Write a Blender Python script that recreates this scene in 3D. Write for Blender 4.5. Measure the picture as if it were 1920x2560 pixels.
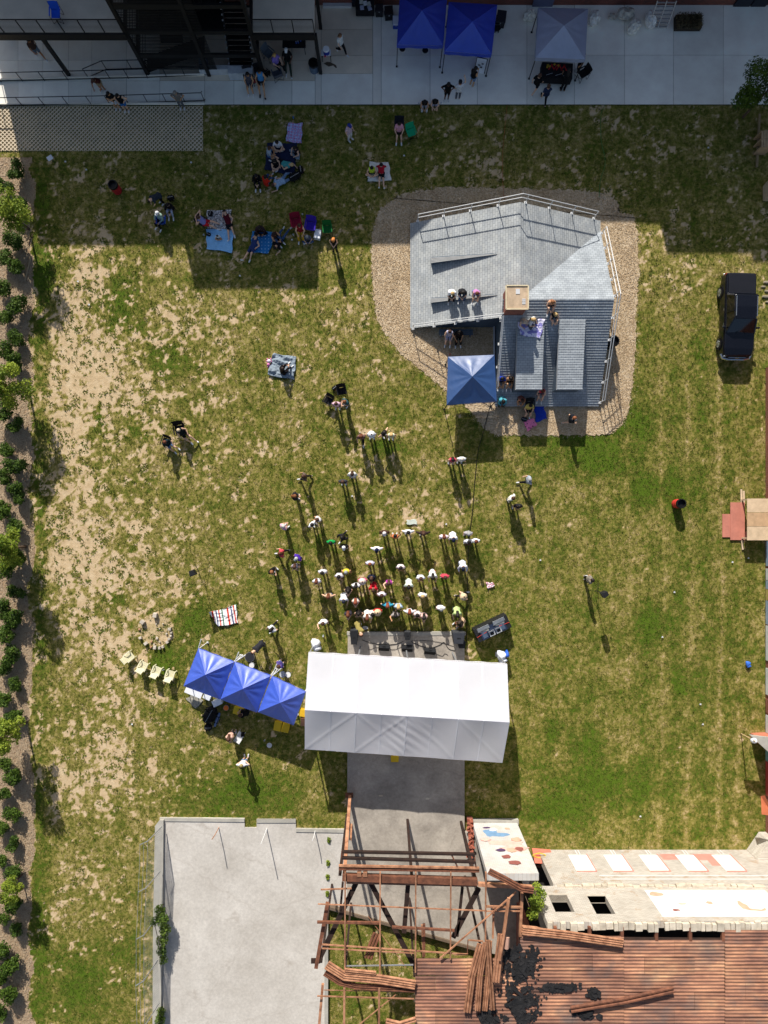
import bpy, bmesh, math, random
import numpy as np
from mathutils import Vector, Matrix, Quaternion

random.seed(7); RNG = np.random.default_rng(7)
PI = math.pi
scene = bpy.context.scene
for o in list(bpy.data.objects): bpy.data.objects.remove(o)
C = scene.collection

# ------------------------------------------------------------------ camera
CAMH = 45.0; PPM = 38.0                       # metres above ground, photo pixels per metre on the ground
cam_d = bpy.data.cameras.new('camera'); cam = bpy.data.objects.new('camera', cam_d); C.objects.link(cam)
cam.location = (0, 0, CAMH); cam.rotation_euler = (0, 0, 0)
cam_d.sensor_fit = 'VERTICAL'; cam_d.sensor_height = 36.0; cam_d.lens = 36.0*CAMH*PPM/2560.0
cam_d.clip_end = 2000; cam_d.clip_start = 0.5
scene.camera = cam
scene.render.resolution_x = 768; scene.render.resolution_y = 1024

# ------------------------------------------------------------------ sky, sun, exposure
SUN_EL = math.radians(30.5)
SUN_TO = Vector((-0.219*math.cos(SUN_EL), 0.976*math.cos(SUN_EL), math.sin(SUN_EL))).normalized()   # towards the sun
w = bpy.data.worlds.new('World'); scene.world = w; w.use_nodes = True
nt = w.node_tree; nt.nodes.clear()
sky = nt.nodes.new('ShaderNodeTexSky'); sky.sky_type = 'NISHITA'; sky.sun_disc = False
sky.sun_elevation = SUN_EL; sky.sun_rotation = math.atan2(SUN_TO.x, SUN_TO.y)
sky.air_density = 1.0; sky.dust_density = 2.0; sky.ozone_density = 1.0
bg = nt.nodes.new('ShaderNodeBackground'); bg.inputs['Strength'].default_value = 0.082
wo = nt.nodes.new('ShaderNodeOutputWorld')
nt.links.new(sky.outputs[0], bg.inputs[0]); nt.links.new(bg.outputs[0], wo.inputs[0])
sd = bpy.data.lights.new('sun', 'SUN'); sd.energy = 5.0; sd.angle = math.radians(0.53); sd.color = (1.0, 0.955, 0.885)
sun = bpy.data.objects.new('sun', sd); C.objects.link(sun)
sun.rotation_euler = SUN_TO.to_track_quat('Z', 'Y').to_euler(); sun.location = (0, 0, 60)
vs = scene.view_settings; vs.view_transform = 'Standard'; vs.look = 'None'; vs.exposure = 0.33; vs.gamma = 1.0
vs.use_curve_mapping = False

# ------------------------------------------------------------------ helpers
def G(px, py, z=0.0):
    """place point on the plan, from the photograph's pixel and the thing's real height"""
    k = (1 - z/CAMH)/PPM
    return Vector(((px-960)*k, (1280-py)*k, z))
def X(px, z=0.0): return (px-960)*(1-z/CAMH)/PPM
def Y(py, z=0.0): return (1280-py)*(1-z/CAMH)/PPM
def lin(v):
    v = v/255.0
    return v/12.92 if v <= 0.04045 else ((v+0.055)/1.055)**2.4
def rgb(r, g, b): return (lin(r), lin(g), lin(b), 1.0)
def hx(s): return rgb(int(s[0:2], 16), int(s[2:4], 16), int(s[4:6], 16))

MATS = {}
def nodes_of(m): 
    m.use_nodes = True; n = m.node_tree; n.nodes.clear(); return n
def mat(key, col, rough=0.8, metal=0.0, var=0.18, scale=2.5, bump=0.0, bscale=40.0, spec=0.3, sheen=0, trans=0.0, col2=None, detail=6.0, rnd=0.0, ior=None):
    """procedural principled material with noise-driven tone changes"""
    if key in MATS: return MATS[key]
    if isinstance(col, str): col = hx(col)
    m = bpy.data.materials.new(key); n = nodes_of(m)
    out = n.nodes.new('ShaderNodeOutputMaterial'); p = n.nodes.new('ShaderNodeBsdfPrincipled')
    tc = n.nodes.new('ShaderNodeTexCoord'); nz = n.nodes.new('ShaderNodeTexNoise')
    nz.inputs['Scale'].default_value = scale; nz.inputs['Detail'].default_value = detail; nz.inputs['Roughness'].default_value = 0.65
    n.links.new(tc.outputs['Object'], nz.inputs['Vector'])
    cr = n.nodes.new('ShaderNodeValToRGB')
    cr.color_ramp.elements[0].position = 0.3; cr.color_ramp.elements[1].position = 0.7
    a = col2 if col2 else tuple(max(0, c*(1-var)) for c in col[:3])+(1,)
    if isinstance(a, str): a = hx(a)
    b = col if col2 else tuple(min(1, c*(1+var*0.7)) for c in col[:3])+(1,)
    cr.color_ramp.elements[0].color = a; cr.color_ramp.elements[1].color = b
    n.links.new(nz.outputs['Fac'], cr.inputs['Fac']); csock = cr.outputs['Color']
    if rnd > 0:
        oi = n.nodes.new('ShaderNodeObjectInfo'); hv = n.nodes.new('ShaderNodeHueSaturation'); mr = n.nodes.new('ShaderNodeMapRange')
        mr.inputs['To Min'].default_value = 1-rnd; mr.inputs['To Max'].default_value = 1+rnd*.6
        n.links.new(oi.outputs['Random'], mr.inputs['Value']); n.links.new(mr.outputs[0], hv.inputs['Value']); n.links.new(csock, hv.inputs['Color']); csock = hv.outputs[0]
    n.links.new(csock, p.inputs['Base Color'])
    if ior: p.inputs['IOR'].default_value = ior
    p.inputs['Roughness'].default_value = rough; p.inputs['Metallic'].default_value = metal
    p.inputs['Specular IOR Level'].default_value = spec
    if bump > 0:
        n2 = n.nodes.new('ShaderNodeTexNoise'); n2.inputs['Scale'].default_value = bscale; n2.inputs['Detail'].default_value = 4
        bp = n.nodes.new('ShaderNodeBump'); bp.inputs['Strength'].default_value = bump; bp.inputs['Distance'].default_value = 0.02
        n.links.new(tc.outputs['Object'], n2.inputs['Vector']); n.links.new(n2.outputs['Fac'], bp.inputs['Height'])
        n.links.new(bp.outputs['Normal'], p.inputs['Normal'])
    sh = p.outputs[0]
    if trans > 0:
        tr = n.nodes.new('ShaderNodeBsdfTranslucent'); n.links.new(cr.outputs['Color'], tr.inputs['Color'])
        mx = n.nodes.new('ShaderNodeMixShader'); mx.inputs[0].default_value = trans
        n.links.new(sh, mx.inputs[1]); n.links.new(tr.outputs[0], mx.inputs[2]); sh = mx.outputs[0]
    n.links.new(sh, out.inputs[0]); MATS[key] = m
    return m

class MB:
    """collects shapes for ONE mesh"""
    def __init__(s): s.v = []; s.f = []
    def add(s, vs, fs):
        b = len(s.v); s.v += [Vector(v) for v in vs]; s.f += [[b+i for i in f] for f in fs]; return s
    def box(s, c, d, rz=0.0, m=None):
        x, y, z = d[0]/2, d[1]/2, d[2]/2
        vs = [Vector((a*x, b*y, e*z)) for e in (-1, 1) for a, b in ((-1,-1),(1,-1),(1,1),(-1,1))]
        R = m if m is not None else Matrix.Rotation(rz, 3, 'Z')
        return s.add([R @ v + Vector(c) for v in vs], [[3,2,1,0],[4,5,6,7],[0,1,5,4],[1,2,6,5],[2,3,7,6],[3,0,4,7]])
    def bar(s, a, b, w, h=None, up=(0,0,1), roll=0.0):
        """square bar from a to b"""
        a = Vector(a); b = Vector(b); h = h or w; d = (b-a); L = d.length
        if L < 1e-6: return s
        d.normalize(); up = Vector(up)
        if abs(d.dot(up)) > 0.98: up = Vector((0,1,0))
        sx = d.cross(up).normalized(); sz = sx.cross(d).normalized()
        if roll: 
            q = Quaternion(d, roll); sx = q @ sx; sz = q @ sz
        vs = []
        for p in (a, b):
            for i, j in ((-1,-1),(1,-1),(1,1),(-1,1)): vs.append(p + sx*(i*w/2) + sz*(j*h/2))
        return s.add(vs, [[3,2,1,0],[4,5,6,7],[0,1,5,4],[1,2,6,5],[2,3,7,6],[3,0,4,7]])
    def tube(s, pts, r, n=6, r2=None, cap=True):
        pts = [Vector(p) for p in pts]; k = len(pts); rings = []
        prev = None
        for i, p in enumerate(pts):
            d = (pts[min(i+1, k-1)] - pts[max(i-1, 0)])
            if d.length < 1e-9: d = Vector((0,0,1))
            d.normalize(); up = Vector((0,0,1)) if abs(d.z) < 0.95 else Vector((0,1,0))
            a = d.cross(up).normalized(); b = a.cross(d).normalized()
            rr = r if r2 is None else r + (r2-r)*i/max(1, k-1)
            rings.append([p + (a*math.cos(t) + b*math.sin(t))*rr for t in [2*PI*j/n for j in range(n)]])
        vs = [v for rg in rings for v in rg]; fs = []
        for i in range(k-1):
            for j in range(n):
                fs.append([i*n+j, i*n+(j+1) % n, (i+1)*n+(j+1) % n, (i+1)*n+j])
        if cap: fs.append(list(range(n))[::-1]); fs.append([(k-1)*n+j for j in range(n)])
        return s.add(vs, fs)
    def prism(s, poly, z0, z1):
        n = len(poly)
        A = sum(poly[i][0]*poly[(i+1) % n][1]-poly[(i+1) % n][0]*poly[i][1] for i in range(n))
        if A < 0: poly = poly[::-1]
        vs = [(p[0], p[1], z0) for p in poly] + [(p[0], p[1], z1) for p in poly]
        return s.add(vs, [list(range(n))[::-1], list(range(n, 2*n))] + [[i, (i+1) % n, n+(i+1) % n, n+i] for i in range(n)])
    def slab(s, pts, th):
        """polygon in space (ccw from above) given thickness downward"""
        n = len(pts); vs = [Vector(p) for p in pts] + [Vector(p)-Vector((0,0,th)) for p in pts]
        return s.add(vs, [list(range(n)), list(range(n, 2*n))[::-1]] + [[i, n+i, n+(i+1) % n, (i+1) % n] for i in range(n)])
    def lathe(s, c, prof, n=16, axis=None, sx=1.0, sy=1.0):
        c = Vector(c); vs = []; fs = []
        Q = Vector((0,0,1)).rotation_difference(Vector(axis).normalized()).to_matrix() if axis is not None else Matrix.Identity(3)
        for r, z in prof:
            for j in range(n):
                t = 2*PI*j/n; vs.append(c + Q @ Vector((r*sx*math.cos(t), r*sy*math.sin(t), z)))
        k = len(prof)
        for i in range(k-1):
            for j in range(n): fs.append([i*n+j, i*n+(j+1) % n, (i+1)*n+(j+1) % n, (i+1)*n+j])
        fs.append(list(range(n))[::-1]); fs.append([(k-1)*n+j for j in range(n)])
        return s.add(vs, fs)
    def sheet(s, fn, nu, nv, th=0.0):
        """grid surface fn(u,v) u,v in 0..1"""
        vs = [fn(i/nu, j/nv) for j in range(nv+1) for i in range(nu+1)]
        fs = [[j*(nu+1)+i, j*(nu+1)+i+1, (j+1)*(nu+1)+i+1, (j+1)*(nu+1)+i] for j in range(nv) for i in range(nu)]
        s.add(vs, fs)
        if th:
            m = nu+1; lo = [Vector(v)-Vector((0,0,th)) for v in vs]
            rim = [i for i in range(m)] + [j*m+nu for j in range(1, nv+1)] + [nv*m+i for i in range(nu-1, -1, -1)] + [j*m for j in range(nv-1, 0, -1)]
            b = len(s.v); s.v += lo; o0 = b-len(vs)
            s.f += [[b+i for i in f[::-1]] for f in fs]
            for i in range(len(rim)):
                a, c2 = rim[i], rim[(i+1) % len(rim)]; s.f.append([o0+a, b+a, b+c2, o0+c2])
        return s
    def loft(s, secs, cap=True):
        n = len(secs[0]); k = len(secs); vs = [v for q in secs for v in q]
        fs = [[i*n+j, i*n+(j+1) % n, (i+1)*n+(j+1) % n, (i+1)*n+j] for i in range(k-1) for j in range(n)]
        if cap: fs += [list(range(n))[::-1], [(k-1)*n+j for j in range(n)]]
        return s.add(vs, fs)
    def mesh(s, name, off=None):
        me = bpy.data.meshes.new(name)
        vv = s.v if off is None else [v-off for v in s.v]
        me.from_pydata([tuple(v) for v in vv], [], s.f); me.update(); return me
    def build(s, name, m, parent=None, world=False, smooth=False, bevel=0.0):
        off = None
        if parent is not None and world:
            off = parent.location.copy()
            if parent.parent is not None: off = off + parent.parent.location
        me = s.mesh(name, off)
        if isinstance(m, (list, tuple)):
            for q in m: me.materials.append(q)
        else: me.materials.append(m)
        if smooth: me.polygons.foreach_set('use_smooth', [True]*len(me.polygons))
        o = bpy.data.objects.new(name, me); C.objects.link(o)
        if bevel > 0:
            b = o.modifiers.new('bevel', 'BEVEL'); b.width = bevel; b.segments = 2; b.limit_method = 'ANGLE'
        if parent is not None: o.parent = parent
        return o

def tag(o, label=None, cat=None, group=None, kind=None):
    if label: o['label'] = label
    if cat: o['category'] = cat
    if group: o['group'] = group
    if kind: o['kind'] = kind
    return o
def thing(name, label, cat, loc=(0,0,0), rz=0.0, group=None):
    o = bpy.data.objects.new(name, None); o.empty_display_size = 0.2; C.objects.link(o)
    o.location = loc; o.rotation_euler = (0, 0, rz)
    return tag(o, label, cat, group)
def copy_tree(o, parent=None):
    c = o.copy(); C.objects.link(c); c.parent = parent
    for ch in list(o.children): copy_tree(ch, c)
    return c
def struct(o): o['kind'] = 'structure'; return o

# lattice noise for laying out patches of grass and soil
_perm = RNG.random((256, 256))
def vnoise(x, y):
    xi = np.floor(x).astype(int); yi = np.floor(y).astype(int); fx = x-xi; fy = y-yi
    fx = fx*fx*(3-2*fx); fy = fy*fy*(3-2*fy)
    a = _perm[xi % 256, yi % 256]; b = _perm[(xi+1) % 256, yi % 256]; c = _perm[xi % 256, (yi+1) % 256]; d = _perm[(xi+1) % 256, (yi+1) % 256]
    return (a*(1-fx)+b*fx)*(1-fy)+(c*(1-fx)+d*fx)*fy
def fbm(x, y, oct=5, g=0.55):
    s = 0; a = 1; t = 0
    for i in range(oct):
        th = 0.6+1.1*i; ct, st = math.cos(th), math.sin(th); s = s+a*vnoise((x*ct-y*st)*2**i+17.3*i, (x*st+y*ct)*2**i+9.1*i); t += a; a *= g
    return s/t
# ------------------------------------------------------------------ ground and lawn
def sstep(a, b, x):
    t = np.clip((x-a)/(b-a), 0, 1); return t*t*(3-2*t)
SOIL = [  # px, py, rx, ry, amount : where the turf is worn
 (190,760,90,170,.34),(170,900,90,120,.34),(250,960,90,110,.30),(150,1080,60,150,.34),(200,1230,80,160,.32),(190,1420,90,140,.36),(300,1300,90,60,.1),
 (330,1560,80,120,.24),(250,1640,90,60,.25),(200,1820,110,130,.18),(290,1880,60,80,.28),(170,1930,50,50,.2),(150,2250,70,100,.12),(170,2400,60,80,.1),(250,1450,60,80,.2),
 (300,2000,60,60,.1),(240,2130,70,70,.1),
 (400,850,90,110,.16),(350,1010,120,80,.12),(560,840,110,90,.14),(620,760,80,50,.14),(440,720,60,40,.12),(560,440,60,60,.14),(500,420,60,60,.15),(640,470,50,50,.1),(720,680,30,50,.16),
 (880,1060,110,70,.18),(980,1160,110,60,.16),(1060,1270,110,60,.26),(1010,1320,60,40,.2),(920,1100,70,60,.12),(860,800,60,60,.18),(900,900,40,60,.12),(900,870,60,40,.12),
 (1300,1150,90,60,.14),(1400,1230,110,60,.16),(1370,1330,110,60,.14),(1280,1400,80,60,.1),(1430,1420,80,50,.1),(1460,1130,60,50,.14),
 (1590,640,60,50,.14),(1640,720,80,50,.1),(1740,710,30,20,.15),(900,1400,80,60,.1),(700,1480,90,60,.06),(720,1180,120,60,.08),(560,1500,100,80,.06),
 (1180,430,90,40,.16),(1080,450,50,30,.18),(1340,440,60,30,.18),(1230,370,120,30,.12),(820,360,30,40,.2),(580,350,60,30,.14),(1380,500,40,30,.2),(1560,480,60,30,.12),
 (1640,430,90,30,.1),(1430,310,120,40,.06),(1720,320,120,60,.1),(480,1350,60,70,.1),(400,1250,60,60,.08),(440,1480,60,60,.08),
 (1890,1560,20,20,.3),(1855,1845,16,14,.4),(1900,700,20,80,.2),(1900,2050,30,40,.12),(1580,2050,90,14,.16),(1700,2060,60,12,.16),(880,1600,14,30,.35),(1175,1640,10,40,.2),(1160,1575,30,12,.2)]
LUSH = [(1710,1712,30,34),(1470,1860,26,40),(1460,1960,34,30),(1380,1830,22,40),(1500,1130,110,70),(1560,1060,90,50),(1640,1560,50,40),(1520,1960,120,60),(1400,2020,90,40),(1480,1900,60,70),(1620,1230,60,40),(330,1075,35,30),(250,1050,20,45),(290,1495,30,22),
 (215,2450,110,90),(420,1660,60,50),(480,1560,50,50),(1690,1240,60,50),(1130,870,10,10),(600,1980,120,50),(960,1120,60,20),(420,900,50,60),(300,760,60,80),(115,680,40,70)]
LX0, LX1, LY0, LY1 = -31.0, 31.0, -39.0, 37.0
CELL = 0.125
nx = int((LX1-LX0)/CELL)+1; ny = int((LY1-LY0)/CELL)+1
gx = np.linspace(LX0, LX1, nx); gy = np.linspace(LY0, LY1, ny)
WX, WY = np.meshgrid(gx, gy)
PXg = WX*PPM+960; PYg = 1280-WY*PPM
def cover_fields(wx, wy, px, py):
    n1 = fbm(wx*0.55+40, wy*0.55+11, 6, 0.62); n2 = fbm(wx*1.7+5, wy*1.7+71, 5, 0.62); n3 = fbm(wx*4.2+9, wy*4.2+33, 3, 0.6)
    d = 0.10+0*px
    for (a, b, rx, ry, am) in SOIL:
        d = d+am*np.where(px < 540, np.where(py < 1350, 0.66, 0.82), 0.68)*np.exp(-((px-a)/rx)**2-((py-b)/ry)**2)
    lush = 0*px
    for (a, b, rx, ry) in LUSH:
        lush = np.maximum(lush, np.exp(-((px-a)/rx)**2-((py-b)/ry)**2))
    d = d + 0.06*sstep(660, 250, px)*sstep(560, 680, py)*sstep(2120, 1900, py)
    d = d - 0.23*sstep(1100, 1450, px)*sstep(600, 900, py)-0.11*sstep(480, 700, px)*sstep(600, 800, py)-0.07*sstep(560, 480, py)
    d = d - 0.06*sstep(1500, 1800, py)*sstep(380, 480, px)*sstep(1000, 800, px)
    d = d - 0.2*lush
    worn = (n1-0.5)*0.6+(n2-0.5)*1.1+(n3-0.5)*1.15+d
    cov = 1-sstep(0.20, 0.52, worn)
    # narrow grassy seam beside the mulch bed
    dry = np.clip(0.50+0.09*sstep(1150, 1450, px)*sstep(600, 900, py)+(n1-0.5)*0.40+(fbm(wx*0.9+3, wy*0.9+8, 6, .8)-0.5)*0.75+(n3-.5)*.8+d*0.5+0.25*(1-cov)-lush*0.40-0.35*np.exp(-((px-100)/22)**2)*(py>420), 0, 1)
    cov = np.maximum(cov, np.exp(-((px-104)/24)**2)*0.95*sstep(.36, .5, fbm(wy*.5, wx*.9+5, 4)))
    wob = 6*np.sin(py/190.0)+3*np.sin(py/71.0); trk = 0*px          # mower and wheel tracks
    for xs, am in ((1570,.18),(1612,-.12),(1655,.22),(1690,-.16),(1722,.26),(1760,-.18),(1800,.24),(1846,.18),(1822,-.14),(1520,.10),(1480,-.08)):
        trk = trk+am*np.exp(-((px-xs-wob)/(6 if am > 0 else 14))**2)
    dry = np.clip(dry+trk*0.8*sstep(700, 1000, py)*(0.4+1.2*n1), 0, 1)
    edge = 78+14*(vnoise(wy*0.8, wx*0+3.3)-0.5)*2+8*(vnoise(wy*3.1, wx*0+1.3)-0.5)
    mulch = sstep(6, -6, px-edge)*sstep(385, 400, py)
    cov = np.where(mulch > 0.5, 0.0, np.maximum(cov, 0.01))
    # worn soil ring of the fire pit
    r = np.hypot((px-392)/44, (py-1575)/42)
    cov = np.where(r < 1, np.minimum(cov, 0.45), cov); dry = np.where(r < 1, np.maximum(dry, 0.75), dry)
    return cov, dry, mulch
COV, DRY, MUL = cover_fields(WX, WY, PXg, PYg)
hz = 0.05*(fbm(WX*0.3, WY*0.3, 3)-0.5)+0.018*(fbm(WX*2.3+3, WY*2.3, 3)-0.5)*(1+COV)-0.03
hz = np.where((PYg < 300) | (PYg > 1990) & (PXg > 330) & (PYg > 2020), hz*0.2-0.03, hz)
me = bpy.data.meshes.new('lawn')
co = np.stack([WX, WY, hz], -1).reshape(-1, 3).astype(np.float32)
me.vertices.add(len(co)); me.vertices.foreach_set('co', co.ravel())
ii = np.arange(nx*ny).reshape(ny, nx)
q = np.stack([ii[:-1, :-1], ii[:-1, 1:], ii[1:, 1:], ii[1:, :-1]], -1).reshape(-1, 4)
me.loops.add(q.size); me.loops.foreach_set('vertex_index', q.ravel().astype(np.int32))
me.polygons.add(len(q)); me.polygons.foreach_set('loop_start', (np.arange(len(q))*4).astype(np.int32))
me.update(calc_edges=True)
at = me.attributes.new('cover', 'FLOAT_COLOR', 'POINT')
at.data.foreach_set('color', np.stack([COV, DRY, MUL, np.ones_like(COV)], -1).ravel().astype(np.float32))
me.polygons.foreach_set('use_smooth', np.ones(len(q), bool))

def lawn_material():
    m = bpy.data.materials.new('lawn'); n = nodes_of(m); L = n.links.new
    def N(t, **k):
        d = n.nodes.new(t)
        for a, b in k.items(): setattr(d, a, b)
        return d
    out = N('ShaderNodeOutputMaterial'); p = N('ShaderNodeBsdfPrincipled'); p.inputs['Roughness'].default_value = 0.95; p.inputs['Specular IOR Level'].default_value = 0.08
    at = N('ShaderNodeAttribute', attribute_name='cover'); sp = N('ShaderNodeSeparateColor'); L(at.outputs['Color'], sp.inputs[0])
    geo = N('ShaderNodeNewGeometry')
    def noise(sc, det=4, rough=0.6):
        a = N('ShaderNodeTexNoise'); a.inputs['Scale'].default_value = sc; a.inputs['Detail'].default_value = det; a.inputs['Roughness'].default_value = rough
        L(geo.outputs['Position'], a.inputs['Vector']); return a.outputs['Fac']
    def math2(op, a, b):
        k = N('ShaderNodeMath', operation=op)
        for i, v in enumerate((a, b)):
            if isinstance(v, (int, float)): k.inputs[i].default_value = v
            else: L(v, k.inputs[i])
        return k.outputs[0]
    def ramp(f, stops):
        r = N('ShaderNodeValToRGB'); e = r.color_ramp.elements
        e[0].position, e[0].color = stops[0]; e[1].position, e[1].color = stops[-1]
        for pos, c in stops[1:-1]:
            x = e.new(pos); x.color = c
        L(f, r.inputs[0]); return r.outputs[0]
    def mix(f, a, b):
        k = N('ShaderNodeMix', data_type='RGBA'); L(f, k.inputs[0]); L(a, k.inputs[6]); L(b, k.inputs[7]); return k.outputs[2]
    fine = noise(5.5, 6, 0.8); fine2 = noise(24, 3, 0.6); mid = noise(2.2, 5, 0.6); big = noise(0.25, 3)
    g = math2('ADD', sp.outputs[1], math2('MULTIPLY', math2('SUBTRACT', fine, 0.5), 2.2))
    g = math2('ADD', g, math2('MULTIPLY', math2('SUBTRACT', mid, 0.5), 0.6))
    grass = ramp(g, [(0.0, rgb(82, 104, 28)), (0.2, rgb(88, 97, 36)), (0.42, rgb(113, 111, 48)), (0.64, rgb(142, 131, 71)), (0.9, rgb(164, 147, 98)), (1.0, rgb(188, 166, 124))])
    soil = ramp(math2('ADD', math2('MULTIPLY', mid, 0.6), math2('MULTIPLY', fine2, 0.4)), [(0.3, rgb(168, 143, 106)), (0.5, rgb(198, 173, 136)), (0.72, rgb(214, 195, 164))])
    mulch = ramp(math2('ADD', math2('MULTIPLY', fine2, 0.6), math2('MULTIPLY', mid, 0.4)), [(0.3, rgb(104, 84, 66)), (0.5, rgb(160, 134, 106)), (0.68, rgb(204, 182, 152))])
    c = math2('ADD', sp.outputs[0], math2('MULTIPLY', math2('SUBTRACT', fine, 0.5), 1.1))
    c = math2('MINIMUM', math2('MAXIMUM', math2('MULTIPLY', math2('SUBTRACT', c, 0.32), 3.0), 0.0), 1.0)
    col = mix(c, soil, grass)
    mm = math2('ADD', sp.outputs[2], math2('MULTIPLY', math2('SUBTRACT', fine, 0.5), 0.6))
    mm = math2('MINIMUM', math2('MAXIMUM', math2('MULTIPLY', math2('SUBTRACT', mm, 0.35), 4.0), 0.0), 1.0)
    col = mix(mm, col, mulch)
    L(col, p.inputs['Base Color'])
    bp = N('ShaderNodeBump'); bp.inputs['Strength'].default_value = 0.55; bp.inputs['Distance'].default_value = 0.05
    L(math2('ADD', fine, math2('MULTIPLY', fine2, 0.6)), bp.inputs['Height']); L(bp.outputs[0], p.inputs['Normal'])
    L(p.outputs[0], out.inputs[0]); return m
me.materials.append(lawn_material())
lawn = bpy.data.objects.new('lawn', me); C.objects.link(lawn); struct(lawn)
struct(MB().add([(-400,-400,-.25),(400,-400,-.25),(400,400,-.25),(-400,400,-.25)], [[0,1,2,3]]).build('ground', mat('far_ground', rgb(96,100,58), .95, col2=rgb(150,128,92), scale=.3)))

# real tufts: every blade a small triangle, denser where the turf is dense
def inside(px, py, poly):
    r = np.zeros(px.shape, bool); k = len(poly)
    for i in range(k):
        x0, y0 = poly[i]; x1, y1 = poly[(i+1) % k]
        if y0 == y1: continue
        hit = ((py >= min(y0, y1)) & (py < max(y0, y1)))
        r ^= hit & (px < (x1-x0)*(py-y0)/(y1-y0)+x0)
    return r
GRAVEL = [(1000,490),(1040,478),(1110,470),(1220,470),(1330,472),(1440,475),(1500,484),(1543,505),(1548,530),(1580,540),(1592,580),(1598,650),(1594,730),(1590,800),(1587,880),(1582,960),(1572,1020),(1556,1058),(1525,1082),(1460,1088),(1380,1088),(1290,1088),(1238,1086),(1200,1058),(1160,1010),(1110,972),(1060,930),(1010,890),(972,845),(945,800),(934,740),(930,680),(930,620),(934,575),(950,525),(975,505)]
COURT = [(400,2043),(612,2045),(612,2068),(642,2068),(642,2047),(740,2047),(740,2070),(872,2072),(872,2278),(815,2268),(812,2560),(812,2700),(380,2700),(388,2300)]
STAGE = [(870,1580),(1160,1580),(1160,2075),(1290,2100),(1300,2390),(1205,2372),(1000,2315),(822,2268),(868,2268)]
BUILD = [(1175,2050),(1330,2050),(1335,2122),(1960,2122),(1960,2720),(1290,2720),(1290,2300),(1175,2200)]
APRON = [(-200,264),(2100,260),(2100,-300),(-200,-300)]
NO_GRASS = [GRAVEL, COURT, STAGE, BUILD, APRON, [(-200,260),(508,260),(508,378),(-200,384)]]
def tufts(n, seed, size, keep):
    r = np.random.default_rng(seed)
    wx = r.uniform(-26.5, 26.5, n); wy = r.uniform(-35, 27.2, n); px = wx*PPM+960; py = 1280-wy*PPM
    ix = np.clip(((wx-LX0)/CELL).round().astype(int), 0, nx-1); iy = np.clip(((wy-LY0)/CELL).round().astype(int), 0, ny-1)
    cv = COV[iy, ix]; dr = DRY[iy, ix]; z = hz[iy, ix]
    ok = keep(cv, dr, r.random(n))
    jx, jy = r.normal(0, 7, n), r.normal(0, 7, n)
    for poly in NO_GRASS: ok &= ~(inside(px+jx, py+jy, poly) if poly is GRAVEL else inside(px, py, poly))
    return wx[ok], wy[ok], z[ok], dr[ok], r
def grass_mesh(name, batches, material):
    V = []; col = []
    for (wx, wy, z, dr, r, nb, hmin, hmax, spread, wid) in batches:
        k = len(wx)
        for b in range(nb):
            a = r.uniform(0, 2*PI, k); h = r.uniform(hmin, hmax, k); sp = r.uniform(0.2, 1.0, k)*spread; o = r.uniform(0, 0.5, k)*spread
            bx = wx+np.cos(a)*o; by = wy+np.sin(a)*o; t = a+PI/2; wd = wid*r.uniform(.7, 1.3, k)
            p0 = np.stack([bx+np.cos(t)*wd, by+np.sin(t)*wd, z-.01], -1); p1 = np.stack([bx-np.cos(t)*wd, by-np.sin(t)*wd, z-.01], -1)
            p2 = np.stack([bx+np.cos(a)*sp, by+np.sin(a)*sp, z+h], -1)
            V.append(np.stack([p0, p1, p2], 1).reshape(-1, 3)); c = np.clip(dr+r.normal(0, .16, k), 0, 1); col.append(np.repeat(c, 3))
    V = np.concatenate(V).astype(np.float32); col = np.concatenate(col).astype(np.float32); nt_ = len(V)//3
    me = bpy.data.meshes.new(name); me.vertices.add(len(V)); me.vertices.foreach_set('co', V.ravel())
    me.loops.add(len(V)); me.loops.foreach_set('vertex_index', np.arange(len(V), dtype=np.int32))
    me.polygons.add(nt_); me.polygons.foreach_set('loop_start', (np.arange(nt_)*3).astype(np.int32)); me.update(calc_edges=True)
    a = me.attributes.new('dry', 'FLOAT', 'POINT'); a.data.foreach_set('value', col)
    me.materials.append(material); o = bpy.data.objects.new(name, me); C.objects.link(o); return o
def blade_material():
    m = bpy.data.materials.new('grass_blade'); n = nodes_of(m); L = n.links.new
    out = n.nodes.new('ShaderNodeOutputMaterial'); p = n.nodes.new('ShaderNodeBsdfPrincipled'); p.inputs['Roughness'].default_value = .7; p.inputs['Specular IOR Level'].default_value = .15
    at = n.nodes.new('ShaderNodeAttribute'); at.attribute_name = 'dry'; r = n.nodes.new('ShaderNodeValToRGB'); e = r.color_ramp.elements
    e[0].position = .12; e[0].color = rgb(82, 102, 30); e[1].position = .9; e[1].color = rgb(188, 166, 108)
    x = e.new(.45); x.color = rgb(108, 112, 46); x = e.new(.68); x.color = rgb(138, 130, 68)
    L(at.outputs['Fac'], r.inputs[0]); L(r.outputs[0], p.inputs['Base Color'])
    tr = n.nodes.new('ShaderNodeBsdfTranslucent'); L(r.outputs[0], tr.inputs[0]); mx = n.nodes.new('ShaderNodeMixShader'); mx.inputs[0].default_value = .25
    L(p.outputs[0], mx.inputs[1]); L(tr.outputs[0], mx.inputs[2]); L(mx.outputs[0], out.inputs[0]); return m
MB_BLADE = blade_material()
a = tufts(230000, 3, 1, lambda c, d, u: u < c*c*0.95)
b = tufts(70000, 4, 1, lambda c, d, u: (u < 0.30*(1-abs(c-0.5)*1.2)) & (d < .97) & (c > 0))
e = tufts(70000, 5, 1, lambda c, d, u: (c < .8) & (c > .0) & (u < .30))
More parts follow.
